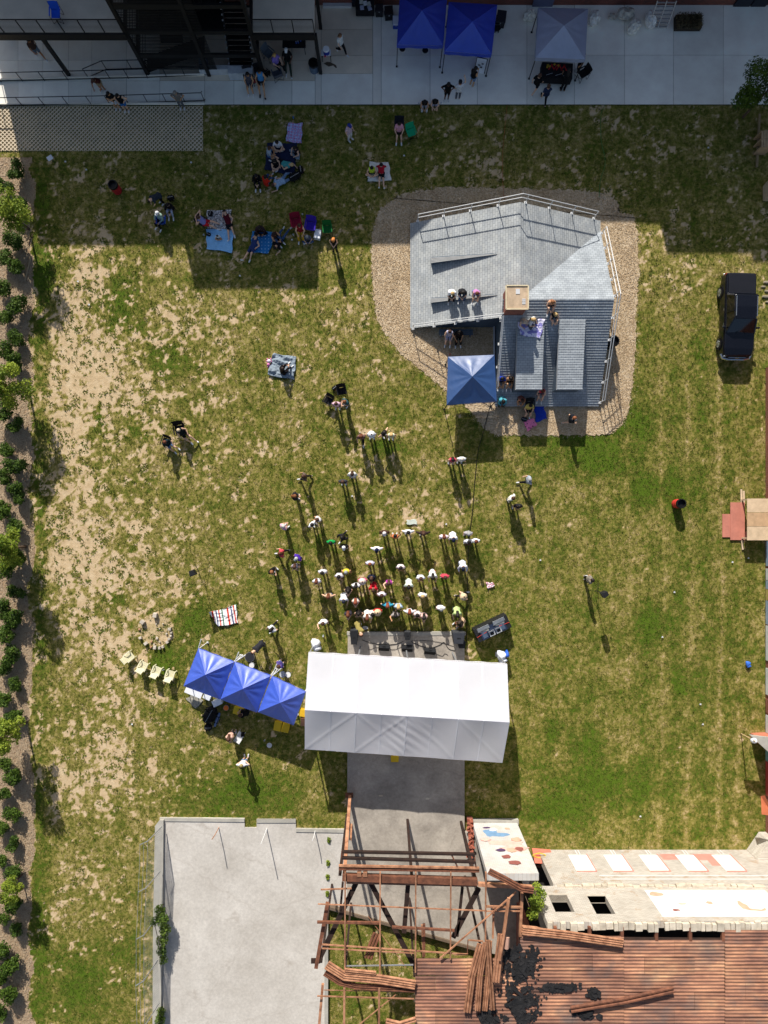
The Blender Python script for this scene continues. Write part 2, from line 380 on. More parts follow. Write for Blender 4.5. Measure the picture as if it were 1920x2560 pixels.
g1 = grass_mesh('grass', [(*a[:3], a[3], a[4], 4, .03, .09, .10, .016), (b[0], b[1], b[2], b[3]*.55, b[4], 6, .04, .11, .12, .026),
                          (e[0][::2], e[1][::2], e[2][::2], e[3][::2]*.35+.12, e[4], 14, .02, .07, .2, .055), (e[0][1::2], e[1][1::2], e[2][1::2], e[3][1::2]*.4+.15, e[4], 8, .02, .05, .10, .03)], MB_BLADE)
tag(g1, 'short patchy lawn grass, green and straw coloured, across the whole field', 'grass', kind='stuff')

r = np.random.default_rng(31); n_ = 26000
wx = r.uniform(X(-10), X(86), n_); wy = r.uniform(Y(2580), Y(395), n_); ix = np.clip(((wx-LX0)/CELL).round().astype(int), 0, nx-1); iy = np.clip(((wy-LY0)/CELL).round().astype(int), 0, ny-1)
ok = MUL[iy, ix] > r.uniform(.3, .9, n_); wx, wy = wx[ok], wy[ok]; k = len(wx); an = r.uniform(0, 2*PI, k); L_ = r.uniform(.03, .11, k); W_ = r.uniform(.01, .03, k); z0_ = hz[iy, ix][ok]+r.uniform(.005, .03, k); tl = r.uniform(-.25, .25, k)
ca, sa = np.cos(an), np.sin(an); V = []
for (a_, b_) in ((-1,-1),(1,-1),(1,1),(-1,1)): V.append(np.stack([wx+a_*L_*ca-b_*W_*sa, wy+a_*L_*sa+b_*W_*ca, z0_+a_*L_*tl], -1))
V = np.stack(V, 1).reshape(-1, 3); F = np.arange(len(V)).reshape(-1, 4)
me = bpy.data.meshes.new('mulch_chips'); me.from_pydata(V.tolist(), [], F.tolist()); me.materials.append(mat('wood_chip', rgb(206,184,152), .9, var=.4, scale=30, col2=rgb(120,98,78)))
o = bpy.data.objects.new('mulch_chips', me); C.objects.link(o); tag(o, 'pale wood chips strewn between the shrubs along the left edge', 'mulch', kind='stuff')
# ------------------------------------------------------------------ materials of the setting
CONC = mat('concrete_apron', rgb(250,243,230), .9, rnd=.12, var=.14, scale=.55, bump=.15, bscale=60, detail=9)
CONC_STRIP = mat('concrete_strip', rgb(236,230,216), .9, var=.1, scale=.8, bump=.1)
CONC_TAN = mat('concrete_tan', rgb(226,212,190), .9, rnd=.1, var=.12, scale=.7, bump=.1)
JOINT = mat('joint', rgb(70,70,66), .95)
def slab_mat(key, light, dark, stain, sc=.3, crack=.22):
    """weathered cast concrete: clouds, stains with an edge, hairline cracks"""
    m = bpy.data.materials.new(key); n = nodes_of(m); L = n.links.new
    out = n.nodes.new('ShaderNodeOutputMaterial'); p = n.nodes.new('ShaderNodeBsdfPrincipled'); p.inputs['Roughness'].default_value = .92; p.inputs['Specular IOR Level'].default_value = .15
    geo = n.nodes.new('ShaderNodeNewGeometry')
    def nz(s_, d, r=.65):
        a = n.nodes.new('ShaderNodeTexNoise'); a.inputs['Scale'].default_value = s_; a.inputs['Detail'].default_value = d; a.inputs['Roughness'].default_value = r; L(geo.outputs['Position'], a.inputs['Vector']); return a.outputs['Fac']
    def rp(f, a, b, c0, c1):
        r = n.nodes.new('ShaderNodeValToRGB'); e = r.color_ramp.elements; e[0].position = a; e[0].color = c0; e[1].position = b; e[1].color = c1; L(f, r.inputs[0]); return r.outputs[0]
    def mixc(f, a, b, mode='MIX'):
        k = n.nodes.new('ShaderNodeMix'); k.data_type = 'RGBA'; k.blend_type = mode; L(f, k.inputs[0]) if not isinstance(f, float) else setattr(k.inputs[0], 'default_value', f); L(a, k.inputs[6]); L(b, k.inputs[7]); return k.outputs[2]
    base = rp(nz(sc, 14, .72), .32, .66, dark, light)
    g = rp(nz(6, 8, .8), .3, .7, (.78,.78,.78,1), (1.1,1.1,1.1,1)); base = mixc(1.0, base, g, 'MULTIPLY')
    st = n.nodes.new('ShaderNodeRGB'); st.outputs[0].default_value = stain
    base = mixc(rp(nz(.55, 10, .7), .60, .72, (0,0,0,1), (.75,.75,.75,1)), base, st.outputs[0])
    v = n.nodes.new('ShaderNodeTexVoronoi'); v.feature = 'DISTANCE_TO_EDGE'; v.inputs['Scale'].default_value = crack
    wv = n.nodes.new('ShaderNodeVectorMath'); wv.operation = 'ADD'; nv_ = n.nodes.new('ShaderNodeTexNoise'); nv_.inputs['Scale'].default_value = 1.2; nv_.inputs['Detail'].default_value = 6; L(geo.outputs['Position'], nv_.inputs['Vector'])
    sv = n.nodes.new('ShaderNodeVectorMath'); sv.operation = 'SCALE'; sv.inputs['Scale'].default_value = .9; L(nv_.outputs['Color'], sv.inputs[0]); L(geo.outputs['Position'], wv.inputs[0]); L(sv.outputs[0], wv.inputs[1]); L(wv.outputs[0], v.inputs['Vector'])
    base = mixc(rp(v.outputs['Distance'], .0, .006, (.28,.28,.28,1), (0,0,0,1)), base, st.outputs[0])
    L(base, p.inputs['Base Color']); L(p.outputs[0], out.inputs[0]); MATS[key] = m; return m
COURTC = slab_mat('court_concrete', rgb(210,204,195), rgb(184,177,167), rgb(162,152,140), .28, .12)
STAGEC = slab_mat('stage_concrete', rgb(192,182,168), rgb(136,128,118), rgb(112,106,100), .4, .16)
KERBC = mat('kerb_concrete', rgb(170,166,156), .92, var=.2, scale=1.2, bump=.3)
LATT = mat('turf_grid', rgb(214,196,168), .9, var=.15, scale=.7)
STEEL_D = mat('dark_steel', rgb(34,33,33), .55, .3, var=.2)
STEEL_G = mat('galvanised', rgb(176,178,180), .45, .6, var=.1)
RAILW = mat('white_rail', rgb(214,214,212), .5, .1, var=.06)
def brick_mat(key, c1, c2, mortar, sx=1.0, axis='xz', scale=1.0, peel=None):
    if key in MATS: return MATS[key]
    m = bpy.data.materials.new(key); n = nodes_of(m); L = n.links.new
    out = n.nodes.new('ShaderNodeOutputMaterial'); p = n.nodes.new('ShaderNodeBsdfPrincipled'); p.inputs['Roughness'].default_value = .9
    geo = n.nodes.new('ShaderNodeNewGeometry'); sp = n.nodes.new('ShaderNodeSeparateXYZ'); cb = n.nodes.new('ShaderNodeCombineXYZ')
    L(geo.outputs['Position'], sp.inputs[0])
    k = {'xz': (0, 2), 'yz': (1, 2), 'xy': (0, 1), 'yx': (1, 0)}[axis]
    L(sp.outputs[k[0]], cb.inputs[0]); L(sp.outputs[k[1]], cb.inputs[1])
    b = n.nodes.new('ShaderNodeTexBrick'); b.inputs['Scale'].default_value = scale
    b.inputs['Color1'].default_value = c1; b.inputs['Color2'].default_value = c2; b.inputs['Mortar'].default_value = mortar
    b.inputs['Brick Width'].default_value = .24*sx; b.inputs['Row Height'].default_value = .085*sx; b.inputs['Mortar Size'].default_value = .009*sx
    L(cb.outputs[0], b.inputs['Vector'])
    nz = n.nodes.new('ShaderNodeTexNoise'); nz.inputs['Scale'].default_value = .9; nz.inputs['Detail'].default_value = 8
    mx = n.nodes.new('ShaderNodeMix'); mx.data_type = 'RGBA'; mx.blend_type = 'MULTIPLY'; mx.inputs[0].default_value = .45
    L(geo.outputs['Position'], nz.inputs['Vector']); L(b.outputs['Color'], mx.inputs[6]); L(nz.outputs['Fac'], mx.inputs[7])
    cs = mx.outputs[2]
    if peel:
        pn = n.nodes.new('ShaderNodeTexNoise'); pn.inputs['Scale'].default_value = 1.1; pn.inputs['Detail'].default_value = 13; pn.inputs['Roughness'].default_value = .75; L(geo.outputs['Position'], pn.inputs['Vector'])
        pr = n.nodes.new('ShaderNodeValToRGB'); pr.color_ramp.elements[0].position = .55; pr.color_ramp.elements[0].color = (0,0,0,1); pr.color_ramp.elements[1].position = .62; pr.color_ramp.elements[1].color = (.8,.8,.8,1); L(pn.outputs['Fac'], pr.inputs[0])
        pm = n.nodes.new('ShaderNodeMix'); pm.data_type = 'RGBA'; pm.inputs[7].default_value = peel; L(pr.outputs[0], pm.inputs[0]); L(cs, pm.inputs[6]); cs = pm.outputs[2]
    L(cs, p.inputs['Base Color'])
    bp = n.nodes.new('ShaderNodeBump'); bp.inputs['Strength'].default_value = .5; bp.inputs['Distance'].default_value = .01
    iv = n.nodes.new('ShaderNodeMath'); iv.operation = 'SUBTRACT'; iv.inputs[0].default_value = 1; L(b.outputs['Fac'], iv.inputs[1])
    L(iv.outputs[0], bp.inputs['Height']); L(bp.outputs[0], p.inputs['Normal']); L(p.outputs[0], out.inputs[0]); MATS[key] = m; return m
BRICK_RED = brick_mat('red_brick', rgb(150,74,56), rgb(118,58,46), rgb(120,108,98))
BRICK_REDY = brick_mat('red_brick_y', rgb(176,92,68), rgb(140,72,54), rgb(150,136,122), axis='yz')
BRICK_WHITE = brick_mat('white_brick', rgb(216,209,198), rgb(196,188,176), rgb(162,150,135), peel=rgb(160,138,114))
BRICK_WHITEY = brick_mat('white_brick_y', rgb(226,219,206), rgb(206,198,184), rgb(176,164,148), axis='yz', peel=rgb(180,158,134))

# ------------------------------------------------------------------ paved apron in front of the mill: bed with cast panels
apron = struct(MB().prism([(X(-300),Y(263)),(X(2200),Y(262)),(X(2200),Y(-300)),(X(-300),Y(-300))], -.24, .02).build('pavement', JOINT))
GAP = .011
def panel(x0, y0, x1, y1, m=CONC, parent=apron, z=.05, name='panel'):
    a, b, c, d = X(x0)+GAP, Y(y0)-GAP, X(x1)-GAP, Y(y1)+GAP
    o = MB().prism([(a,d),(c,d),(c,b),(a,b)], -.1, z+random.uniform(-.004,.004)).build(name, m, parent); return o
cols = [953,1075,1193,1317,1436,1561,1683,1808,1960]
for a, b in zip(cols[:-1], cols[1:]):
    panel(a, -60, b, 139); panel(a, 139, b, 262)
panel(932,-60,953,262, CONC_STRIP)
for a, b in ((-60,20),(20,75),(75,140),(140,185)): panel(803, a, 932, b, CONC_TAN)
panel(803,185,932,262); panel(788,185,803,262, CONC_STRIP)
lc = [-60,46,108,172,230,317,400,512,585,660,730,788]
for a, b in zip(lc[:-1], lc[1:]):
    panel(a, 203, b, 262 if a > 500 else 263)
for a, b in zip(lc[:-1], lc[1:]):
    for c, d in ((20,100),(100,152),(152,203)): panel(a, c, b, d, CONC if b < 500 else CONC_TAN)
for a, b in ((-60,20),(20,75),(75,140),(140,185)): panel(788, a, 803, b, CONC_TAN)
# ramp walls between the lanes
struct(MB().prism([(X(-60),Y(205)),(X(512),Y(190.5)),(X(512),Y(188)),(X(-60),Y(202))], .0, .22).build('ramp_kerb', CONC_STRIP))
struct(MB().prism([(X(503),Y(190)),(X(612),Y(187)),(X(612),Y(178)),(X(503),Y(178))], .0, .62).build('loading_step', mat('pale_steel', rgb(200,204,208), .5, .2)))
kb = struct(MB().prism([(X(-60),Y(264.5)),(X(512),Y(261)),(X(512),Y(258.5)),(X(-60),Y(261.5))], .0, .16).build('ramp_edge', CONC_STRIP))

# paving grid of diamond cells set in the turf
lat = MB(); x0, x1, y0, y1 = X(-40), X(507), Y(377), Y(266); st = .192*math.sqrt(2)
def clip_diag(c, sgn):
    pts = []
    for (xx) in (x0, x1):
        yy = (c-xx)*sgn if sgn > 0 else xx-c
        if y0 <= yy <= y1: pts.append((xx, yy))
    for yy in (y0, y1):
        xx = c-yy if sgn > 0 else yy+c
        if x0 < xx < x1: pts.append((xx, yy))
    return pts
c = x0+y0
while c < x1+y1:
    p = clip_diag(c, 1)
    if len(p) >= 2: lat.bar((p[0][0],p[0][1],.0), (p[1][0],p[1][1],.0), .062, .07)
    c += st
c = x0-y1
while c < x1-y0:
    p = clip_diag(c, -1)
    if len(p) >= 2: lat.bar((p[0][0],p[0][1],.004), (p[1][0],p[1][1],.004), .062, .07)
    c += st
struct(lat.build('paving_grid', LATT))

# gravel bed round the sunken house
def gravel_material():
    m = bpy.data.materials.new('gravel'); n = nodes_of(m); L = n.links.new
    out = n.nodes.new('ShaderNodeOutputMaterial'); p = n.nodes.new('ShaderNodeBsdfPrincipled'); p.inputs['Roughness'].default_value = .95; p.inputs['Specular IOR Level'].default_value = .1
    geo = n.nodes.new('ShaderNodeNewGeometry')
    v = n.nodes.new('ShaderNodeTexVoronoi'); v.inputs['Scale'].default_value = 17; L(geo.outputs['Position'], v.inputs['Vector'])
    z = n.nodes.new('ShaderNodeTexNoise'); z.inputs['Scale'].default_value = .8; z.inputs['Detail'].default_value = 7; L(geo.outputs['Position'], z.inputs['Vector'])
    sc = n.nodes.new('ShaderNodeSeparateColor'); L(v.outputs['Color'], sc.inputs[0])
    ad = n.nodes.new('ShaderNodeMath'); ad.operation = 'MULTIPLY_ADD'; ad.inputs[1].default_value = .5; L(sc.outputs[0], ad.inputs[0]); 
    m2 = n.nodes.new('ShaderNodeMath'); m2.operation = 'MULTIPLY'; m2.inputs[1].default_value = .6; L(z.outputs['Fac'], m2.inputs[0]); L(m2.outputs[0], ad.inputs[2])
    r = n.nodes.new('ShaderNodeValToRGB'); e = r.color_ramp.elements; e[0].position = .2; e[0].color = rgb(150,126,98); e[1].position = .85; e[1].color = rgb(216,198,170)
    x = e.new(.5); x.color = rgb(188,164,130)
    L(ad.outputs[0], r.inputs[0]); L(r.outputs[0], p.inputs['Base Color'])
    bp = n.nodes.new('ShaderNodeBump'); bp.inputs['Strength'].default_value = .5; bp.inputs['Distance'].default_value = .015; L(v.outputs['Distance'], bp.inputs['Height']); L(bp.outputs[0], p.inputs['Normal'])
    L(p.outputs[0], out.inputs[0]); return m
GRV = gravel_material()
def smooth_poly(poly, amp=3.0, sub=4):
    out = []; k = len(poly)
    for i in range(k):
        p0, p1, p2, p3 = [np.array(poly[(i+j-1) % k], float) for j in range(4)]
        for s_ in range(sub):
            t = s_/sub
            q = .5*((2*p1)+(-p0+p2)*t+(2*p0-5*p1+4*p2-p3)*t*t+(-p0+3*p1-3*p2+p3)*t**3)
            out.append((q[0]+random.uniform(-amp,amp), q[1]+random.uniform(-amp,amp)))
    return out
gp = smooth_poly(GRAVEL, 3.5, 14)
struct(MB().prism([(X(a), Y(b)) for a, b in gp], -.15, .004).build('gravel_bed', GRV))
# loose stones of the bed
r = np.random.default_rng(12); n_ = 110000
wx = r.uniform(X(925), X(1605), n_); wy = r.uniform(Y(1095), Y(465), n_); ok = inside(wx*PPM+960+r.normal(0,6,n_), 1280-wy*PPM+r.normal(0,6,n_), GRAVEL); wx = wx[ok]; wy = wy[ok]; k = len(wx)
s_ = r.uniform(.010, .030, k); an = r.uniform(0, 2*PI, k)
base = np.array([[1,0,0],[0,1,0],[-1,0,0],[0,-1,0],[0,0,.7]]); V = base[None]*s_[:, None, None]*r.uniform(.7, 1.3, (k,5,1))
ca, sa = np.cos(an)[:, None], np.sin(an)[:, None]
V = np.stack([V[..., 0]*ca-V[..., 1]*sa+wx[:, None], V[..., 0]*sa+V[..., 1]*ca+wy[:, None], V[..., 2]+.03], -1).reshape(-1, 3)
F = (np.array([[0,1,4],[1,2,4],[2,3,4],[3,0,4]])[None]+(np.arange(k)*5)[:, None, None]).reshape(-1, 3)
me = bpy.data.meshes.new('gravel_stones'); me.from_pydata(V.tolist(), [], F.tolist()); me.materials.append(GRV)
o = bpy.data.objects.new('gravel_stones', me); C.objects.link(o); tag(o, 'loose tan and grey gravel stones around the sunken house', 'gravel', kind='stuff')

# concrete court lower left, low wall along its west side
court = struct(MB().prism([(X(a), Y(b)) for a, b in COURT], -.3, .06).build('court', COURTC))
for a, b in (((400,2043),(612,2045)),((642,2047),(740,2047)),((740,2070),(872,2072))):
    MB().prism([(X(a[0])+.01,Y(a[1])),(X(b[0])-.01,Y(b[1])),(X(b[0])-.01,Y(b[1])-.22),(X(a[0])+.01,Y(a[1])-.22)], .0, .11).build('edge_strip', KERBC, court)
wallp = [(391,2060),(402,2046),(412,2046),(410,2300),(402,2700),(384,2700),(386,2300)]
struct(MB().prism([(X(a), Y(b)) for a, b in wallp], -.1, .28).build('low_wall', KERBC))
# stage pad
stage = struct(MB().prism([(X(a), Y(b)) for a, b in STAGE], -.3, .30).build('stage_slab', STAGEC))
MB().prism([(X(868),Y(1578)),(X(1163),Y(1578)),(X(1163),Y(1586)),(X(868),Y(1586))], .0, .34).build('edge_strip', KERBC, stage)
# timber kerb along the slanted slab edge under the steel frame, and ground kerb
struct(MB().bar(G(820,2266,.25), G(1215,2377,.25), .16, .36).build('slab_kerb', mat('kerb_dark', rgb(108,92,76), .9)))
struct(MB().prism([(X(812),Y(2262)),(X(821),Y(2262)),(X(821),Y(2700)),(X(812),Y(2700))], -.1, .26).build('court_kerb', KERBC))

# ------------------------------------------------------------------ the long brick mill north of the apron (only its foot is in the frame)
mill = thing('brick_mill', 'red brick mill wall along the top edge of the frame', 'building', (0, Y(14), 0))
segs = [(-26.2, X(1050), 9.35), (X(1050), X(1529), 8.45), (X(1529), X(1740), 9.65), (X(1740), 30.0, 10.0)]
yw = Y(14)
for a, b, h in segs:
    MB().prism([(a,yw),(b-.002,yw),(b-.002,yw+14),(a,yw+14)], -.1, h).build('wall', BRICK_RED, mill, world=True)
    MB().prism([(a,yw-.08),(b-.004,yw-.08),(b-.004,yw+.3),(a,yw+.3)], h, h+.12).build('coping', CONC_STRIP, mill, world=True)
DOORB = mat('dark_door', rgb(28,32,44), .4); TRIMW = mat('white_trim', rgb(205,205,205), .6, var=.08)
for a, b, m_, hh in ((812,884,BRICK_RED,0),(1000,1060,DOORB,2.4),(1832,1872,DOORB,2.4),(1875,1912,DOORB,2.4),(880,925,DOORB,2.4),(1330,1380,mat('blue_grey_door', rgb(92,96,124),.5),2.3)):
    if hh:
        d = MB().box(((X(a)+X(b))/2, yw-.06, hh/2+.05), (X(b)-X(a), .12, hh)).build('door', m_, mill, world=True)
        MB().box((X(b)-.18, yw-.16, 1.05), (.05,.08,.14)).build('handle', STEEL_G, mill, world=True)
MB().box(((X(808)+X(880))/2, yw-.12, .16), (X(880)-X(808), .22, .2)).build('sill', TRIMW, mill, world=True)

# ------------------------------------------------------------------ raised deck with cable railings and the stair tower
DECKC = mat('deck_concrete', rgb(206,196,178), .9, var=.12, scale=.9)
ZD = 4.2
def deck(px0, px1, label, cols_, bright):
    T = thing('raised_deck', label, 'deck', (X((px0+px1)/2, ZD), Y(60, ZD), 0))
    xa, xb, yf = X(px0, ZD), X(px1, ZD), Y(80, ZD)
    MB().prism([(xa,yf),(xb,yf),(xb,yw-.01),(xa,yw-.01)], ZD-.2, ZD).build('deck_slab', DECKC, T, world=True)
    MB().box(((xa+xb)/2, yf-.07, ZD-.28), (xb-xa, .14, .5)).build('edge_beam', STEEL_D, T, world=True)
    rl = MB(); rl.bar((xa,yf-.02,ZD+1.05),(xb,yf-.02,ZD+1.05),.06,.05).build('rail', STEEL_D, T, world=True)
    n = max(2, int(round((xb-xa)/1.25)))
    for i in range(n+1):
        xx = xa+(xb-xa)*i/n; MB().bar((xx,yf-.02,ZD),(xx,yf-.02,ZD+1.04),.05).build('post', STEEL_D, T, world=True)
    for j in range(9):
        MB().bar((xa,yf-.02,ZD+.1+j*.1),(xb,yf-.02,ZD+.1+j*.1),.014).build('cable', STEEL_D, T, world=True)
    for cx, cy in cols_:
        p = G(cx, cy); MB().bar((p.x,p.y,0.03),(p.x,p.y,ZD-.5),.2,.2).build('column', STEEL_D, T, world=True)
    return T
deck(-90, 312, 'grey concrete deck with cable railing left of the dark stair tower', [(174,190),(2,70),(236,30)], 1)
deck(632, 786, 'short grey deck with cable railing right of the dark stair tower', [(802,184),(802,72),(668,40)], 1)

tw = thing('stair_tower', 'dark steel stair tower with slatted screens rising at the top of the frame', 'stairs', G(515,120))
TX0, TX1, TYF, TYB = X(372), X(658), Y(189), yw-.6
for cx, cy in ((TX0,TYF),(TX1,TYF),(TX0,TYB),(TX1,TYB),((TX0*.47+TX1*.53),TYF)):
    MB().bar((cx,cy,0.03),(cx,cy,8.2),.22).build('column', STEEL_D, tw, world=True)
for z in (2.1, 4.2, 6.3):
    MB().prism([(TX0+.12,TYF+1.5),(TX1-2.1,TYF+1.5),(TX1-2.1,TYB),(TX0+.12,TYB)], z-.12, z).build('landing', mat('grate_dark', rgb(26,25,25), .8, .1), tw, world=True)
    for (a, b) in (((TX0,TYF),(TX1,TYF)),((TX0,TYF),(TX0,TYB)),((TX1,TYF),(TX1,TYB))):
        MB().bar((*a,z-.1),(*b,z-.1),.14,.3).build('floor_beam', STEEL_D, tw, world=True)
MB().prism([(TX0-.15,TYF-.1),(TX1+.5,TYF-.1),(TX1+.5,TYB+.5),(TX0-.15,TYB+.5)], 8.2, 8.4).build('roof', STEEL_D, tw, world=True)
for k in range(58):                                   # horizontal slats of the front screen and its sides
    z = .75+k*.128
    MB().bar((TX0,TYF-.05,z),(TX0+(TX1-TX0)*.62,TYF-.05,z),.03,.055).build('slat', STEEL_D, tw, world=True)
for k in range(16):
    z = .75+k*.45
    MB().bar((TX0+.02,TYF,z),(TX0+.02,TYB,z),.025).build('slat', STEEL_D, tw, world=True)
def flight(xc, wdt, ya, za, yb, zb, n, strip):
    fl = MB().bar((xc-wdt/2,ya,za),(xc-wdt/2,yb,zb),.06,.28).bar((xc+wdt/2,ya,za),(xc+wdt/2,yb,zb),.06,.28).build('stringer', STEEL_D, tw, world=True)
    for i in range(n):
        t = (i+.5)/n; yy = ya+(yb-ya)*t; zz = za+(zb-za)*t
        MB().box((xc,yy,zz),(wdt-.1,.28,.04)).build('tread', STEEL_D, tw, world=True)
        if strip:
            for s in (-1, 1): MB().box((xc+s*(wdt/2+.05),yy-.1,zz+.2),(.09,.1,.02)).build('nosing_mark', TRIMW, tw, world=True)
flight(TX1-1.35, 1.45, TYF+.4, .3, TYF+4.0, 4.1, 18, True)
flight(TX0+2.2, 1.3, TYF+.7, 2.1, TYF+.7+3.6, 4.2, 14, False)
MB().box((TX1-1.35, TYF-.1, .42),(1.6,.5,.7)).build('base_step', mat('pale_steel', rgb(200,204,208)), tw, world=True)
for a, b, z0, z1 in (((TX0,TYF+.1),(TX0+4.2,TYF+.1),.2,2.1),((TX0+.4,TYF+1.3),(TX0+4.6,TYF+1.3),2.1,4.2)):
    for dz in (0, .5, 1.0): MB().bar((*a,z0+dz),(*b,z1+dz),.05).build('handrail', STEEL_D, tw, world=True)
    for i in range(15):
        t = i/14; xx = a[0]+(b[0]-a[0])*t; zz = z0+(z1-z0)*t
        MB().bar((xx,a[1],zz),(xx,a[1],zz+1),.03).build('baluster', STEEL_D, tw, world=True)
    MB().bar((a[0],a[1]+.5,z0),(b[0],b[1]+.5,z1),1.0,.1).build('stair_pan', STEEL_D, tw, world=True)

def handrail(label, pts, posts, z=.95, zlow=.12, hook=True):
    p0 = G(*pts[0]); T = thing('handrail', label, 'railing', p0)
    for zz, nm in ((z,'rail'),(zlow,'lower_rail')):
        MB().tube([G(a,b)+Vector((0,0,zz)) for a, b in pts], .028, 6).build(nm, STEEL_D, T, world=True)
    for a, b in posts:
        p = G(a, b); MB().tube([p+Vector((0,0,.02)), p+Vector((0,0,z))], .026, 6).build('post', STEEL_D, T, world=True)
    return T
handrail('long black handrail along the lawn edge of the ramp', [(-30,267),(250,262),(512,254),(514,250)], [(4,267),(58,266),(113,265),(171,263),(229,262),(275,261),(322,260),(370,258),(417,257),(463,256),(512,254)])
handrail('black handrail along the upper side of the ramp by the stair tower', [(-30,206),(180,201),(376,196),(520,189)], [(4,206),(58,204),(113,203),(171,201),(276,198),(322,197),(370,196),(417,193),(463,191),(508,189)])
handrail('short looped handrail at the foot of the ramp stairs', [(222,196),(268,176),(376,173)], [(222,196),(268,176),(330,174),(372,173)])
# ------------------------------------------------------------------ the sunken house: a shingled roof standing on the ground
def shingle_mat(key, c1, c2, lineaxis):
    """lineaxis: course direction in plan, 'x' or 'y'"""
    m = bpy.data.materials.new(key); n = nodes_of(m); L = n.links.new
    out = n.nodes.new('ShaderNodeOutputMaterial'); p = n.nodes.new('ShaderNodeBsdfPrincipled'); p.inputs['Roughness'].default_value = .92; p.inputs['Specular IOR Level'].default_value = .15
    geo = n.nodes.new('ShaderNodeNewGeometry'); sp = n.nodes.new('ShaderNodeSeparateXYZ'); cb = n.nodes.new('ShaderNodeCombineXYZ'); L(geo.outputs['Position'], sp.inputs[0])
    a, b = (0, 1) if lineaxis == 'x' else (1, 0)
    L(sp.outputs[a], cb.inputs[0]); L(sp.outputs[b], cb.inputs[1])
    t = n.nodes.new('ShaderNodeTexBrick'); t.inputs['Scale'].default_value = 1; t.inputs['Brick Width'].default_value = .28; t.inputs['Row Height'].default_value = .15
    t.inputs['Mortar Size'].default_value = .008; t.inputs['Color1'].default_value = c1; t.inputs['Color2'].default_value = c2; t.inputs['Mortar'].default_value = tuple(x*.45 for x in c2[:3])+(1,)
    t.inputs['Bias'].default_value = -.1; L(cb.outputs[0], t.inputs['Vector'])
    nz = n.nodes.new('ShaderNodeTexNoise'); nz.inputs['Scale'].default_value = 1.4; nz.inputs['Detail'].default_value = 8; L(geo.outputs['Position'], nz.inputs['Vector'])
    mx = n.nodes.new('ShaderNodeMix'); mx.data_type = 'RGBA'; mx.blend_type = 'OVERLAY'; mx.inputs[0].default_value = .35
    L(t.outputs['Color'], mx.inputs[6]); L(nz.outputs['Fac'], mx.inputs[7]); L(mx.outputs[2], p.inputs['Base Color']); L(p.outputs[0], out.inputs[0]); MATS[key] = m; return m
SH_X = shingle_mat('shingle_rows_x', rgb(168,174,178), rgb(150,156,161), 'x')
SH_Y = shingle_mat('shingle_rows_y', rgb(174,176,174), rgb(156,160,162), 'y')
SIDING = mat('blue_grey_siding', rgb(84,98,112), .7, var=.1)
hXW, hXR, hXE, hYN, hYG, hYS, hYC, hXC = X(1030), X(1276), X(1490), Y(565), Y(786), Y(1012), Y(818), X(1238)
hs, ht, ZP = 3.0/(hXR-hXW), 3.0/(hYG-hYS), 3.2
def zW(x, y): return .2+hs*(x-hXW)
def zE(x, y): return ZP-hs*(x-hXR)
def zN(x, y): return ZP-ht*(y-hYG)
def zS(x, y): return ZP-ht*(hYG-y)
house = thing('sunken_house', 'grey shingled house roof standing on the ground with white pipe railings and brick chimney', 'house', ((hXW+hXE)/2, (hYN+hYS)/2, 0))
def clip(poly, f):
    out = []
    for i in range(len(poly)):
        a, b = poly[i], poly[(i+1) % len(poly)]; fa, fb = f(a), f(b)
        if fa >= 0: out.append(a)
        if (fa >= 0) != (fb >= 0):
            t = fa/(fa-fb); out.append((a[0]+(b[0]-a[0])*t, a[1]+(b[1]-a[1])*t))
    return out
def roof_plane(poly, zf, axis, sign, m, step=.15, lift=.02):
    """courses of shingles, each lapping the one below; axis = plan axis that runs up the slope, sign = +1 uphill"""
    mb = MB(); vals = [p[axis] for p in poly]; lo, hi = min(vals), max(vals); v = lo if sign > 0 else hi
    while (v < hi if sign > 0 else v > lo):
        v2 = v+sign*step
        q = clip(clip(poly, lambda p: (p[axis]-v)*sign), lambda p: (v2-p[axis])*sign)
        if len(q) >= 3:
            A = sum(q[i][0]*q[(i+1) % len(q)][1]-q[(i+1) % len(q)][0]*q[i][1] for i in range(len(q)))
            if A < 0: q = q[::-1]
            top = [(x, y, zf(x, y)+lift*(1-abs((x, y)[axis]-v)/step)+.001) for x, y in q]; bot = [(x, y, zf(x, y)-.06) for x, y in q]; k = len(q)
            mb.add(top+bot, [list(range(k)), list(range(k, 2*k))[::-1]]+[[i, k+i, k+(i+1) % k, (i+1) % k] for i in range(k)])
        v = v2
    return mb.build('roof_plane', m, house, world=True)
ov = .12
roof_plane([(hXW-ov,hYC-ov),(hXC,hYC-ov),(hXC,hYG),(hXR,hYG),(hXR,hYN+ov),(hXW-ov,hYN+ov)], zW, 0, 1, SH_Y)
ev = hYG+(hXE+ov-hXR)*hs/ht
roof_plane([(hXR,hYG),(hXE+ov,ev),(hXE+ov,hYN+ov),(hXR,hYN+ov)], zE, 0, -1, SH_Y)
roof_plane([(hXR,hYG),(hXE+ov,hYG),(hXE+ov,ev)], zN, 1, -1, SH_X)
roof_plane([(hXC-.05,hYS-ov),(hXE+ov,hYS-ov),(hXE+ov,hYG),(hXC-.05,hYG)], zS, 1, 1, SH_X, lift=.03)
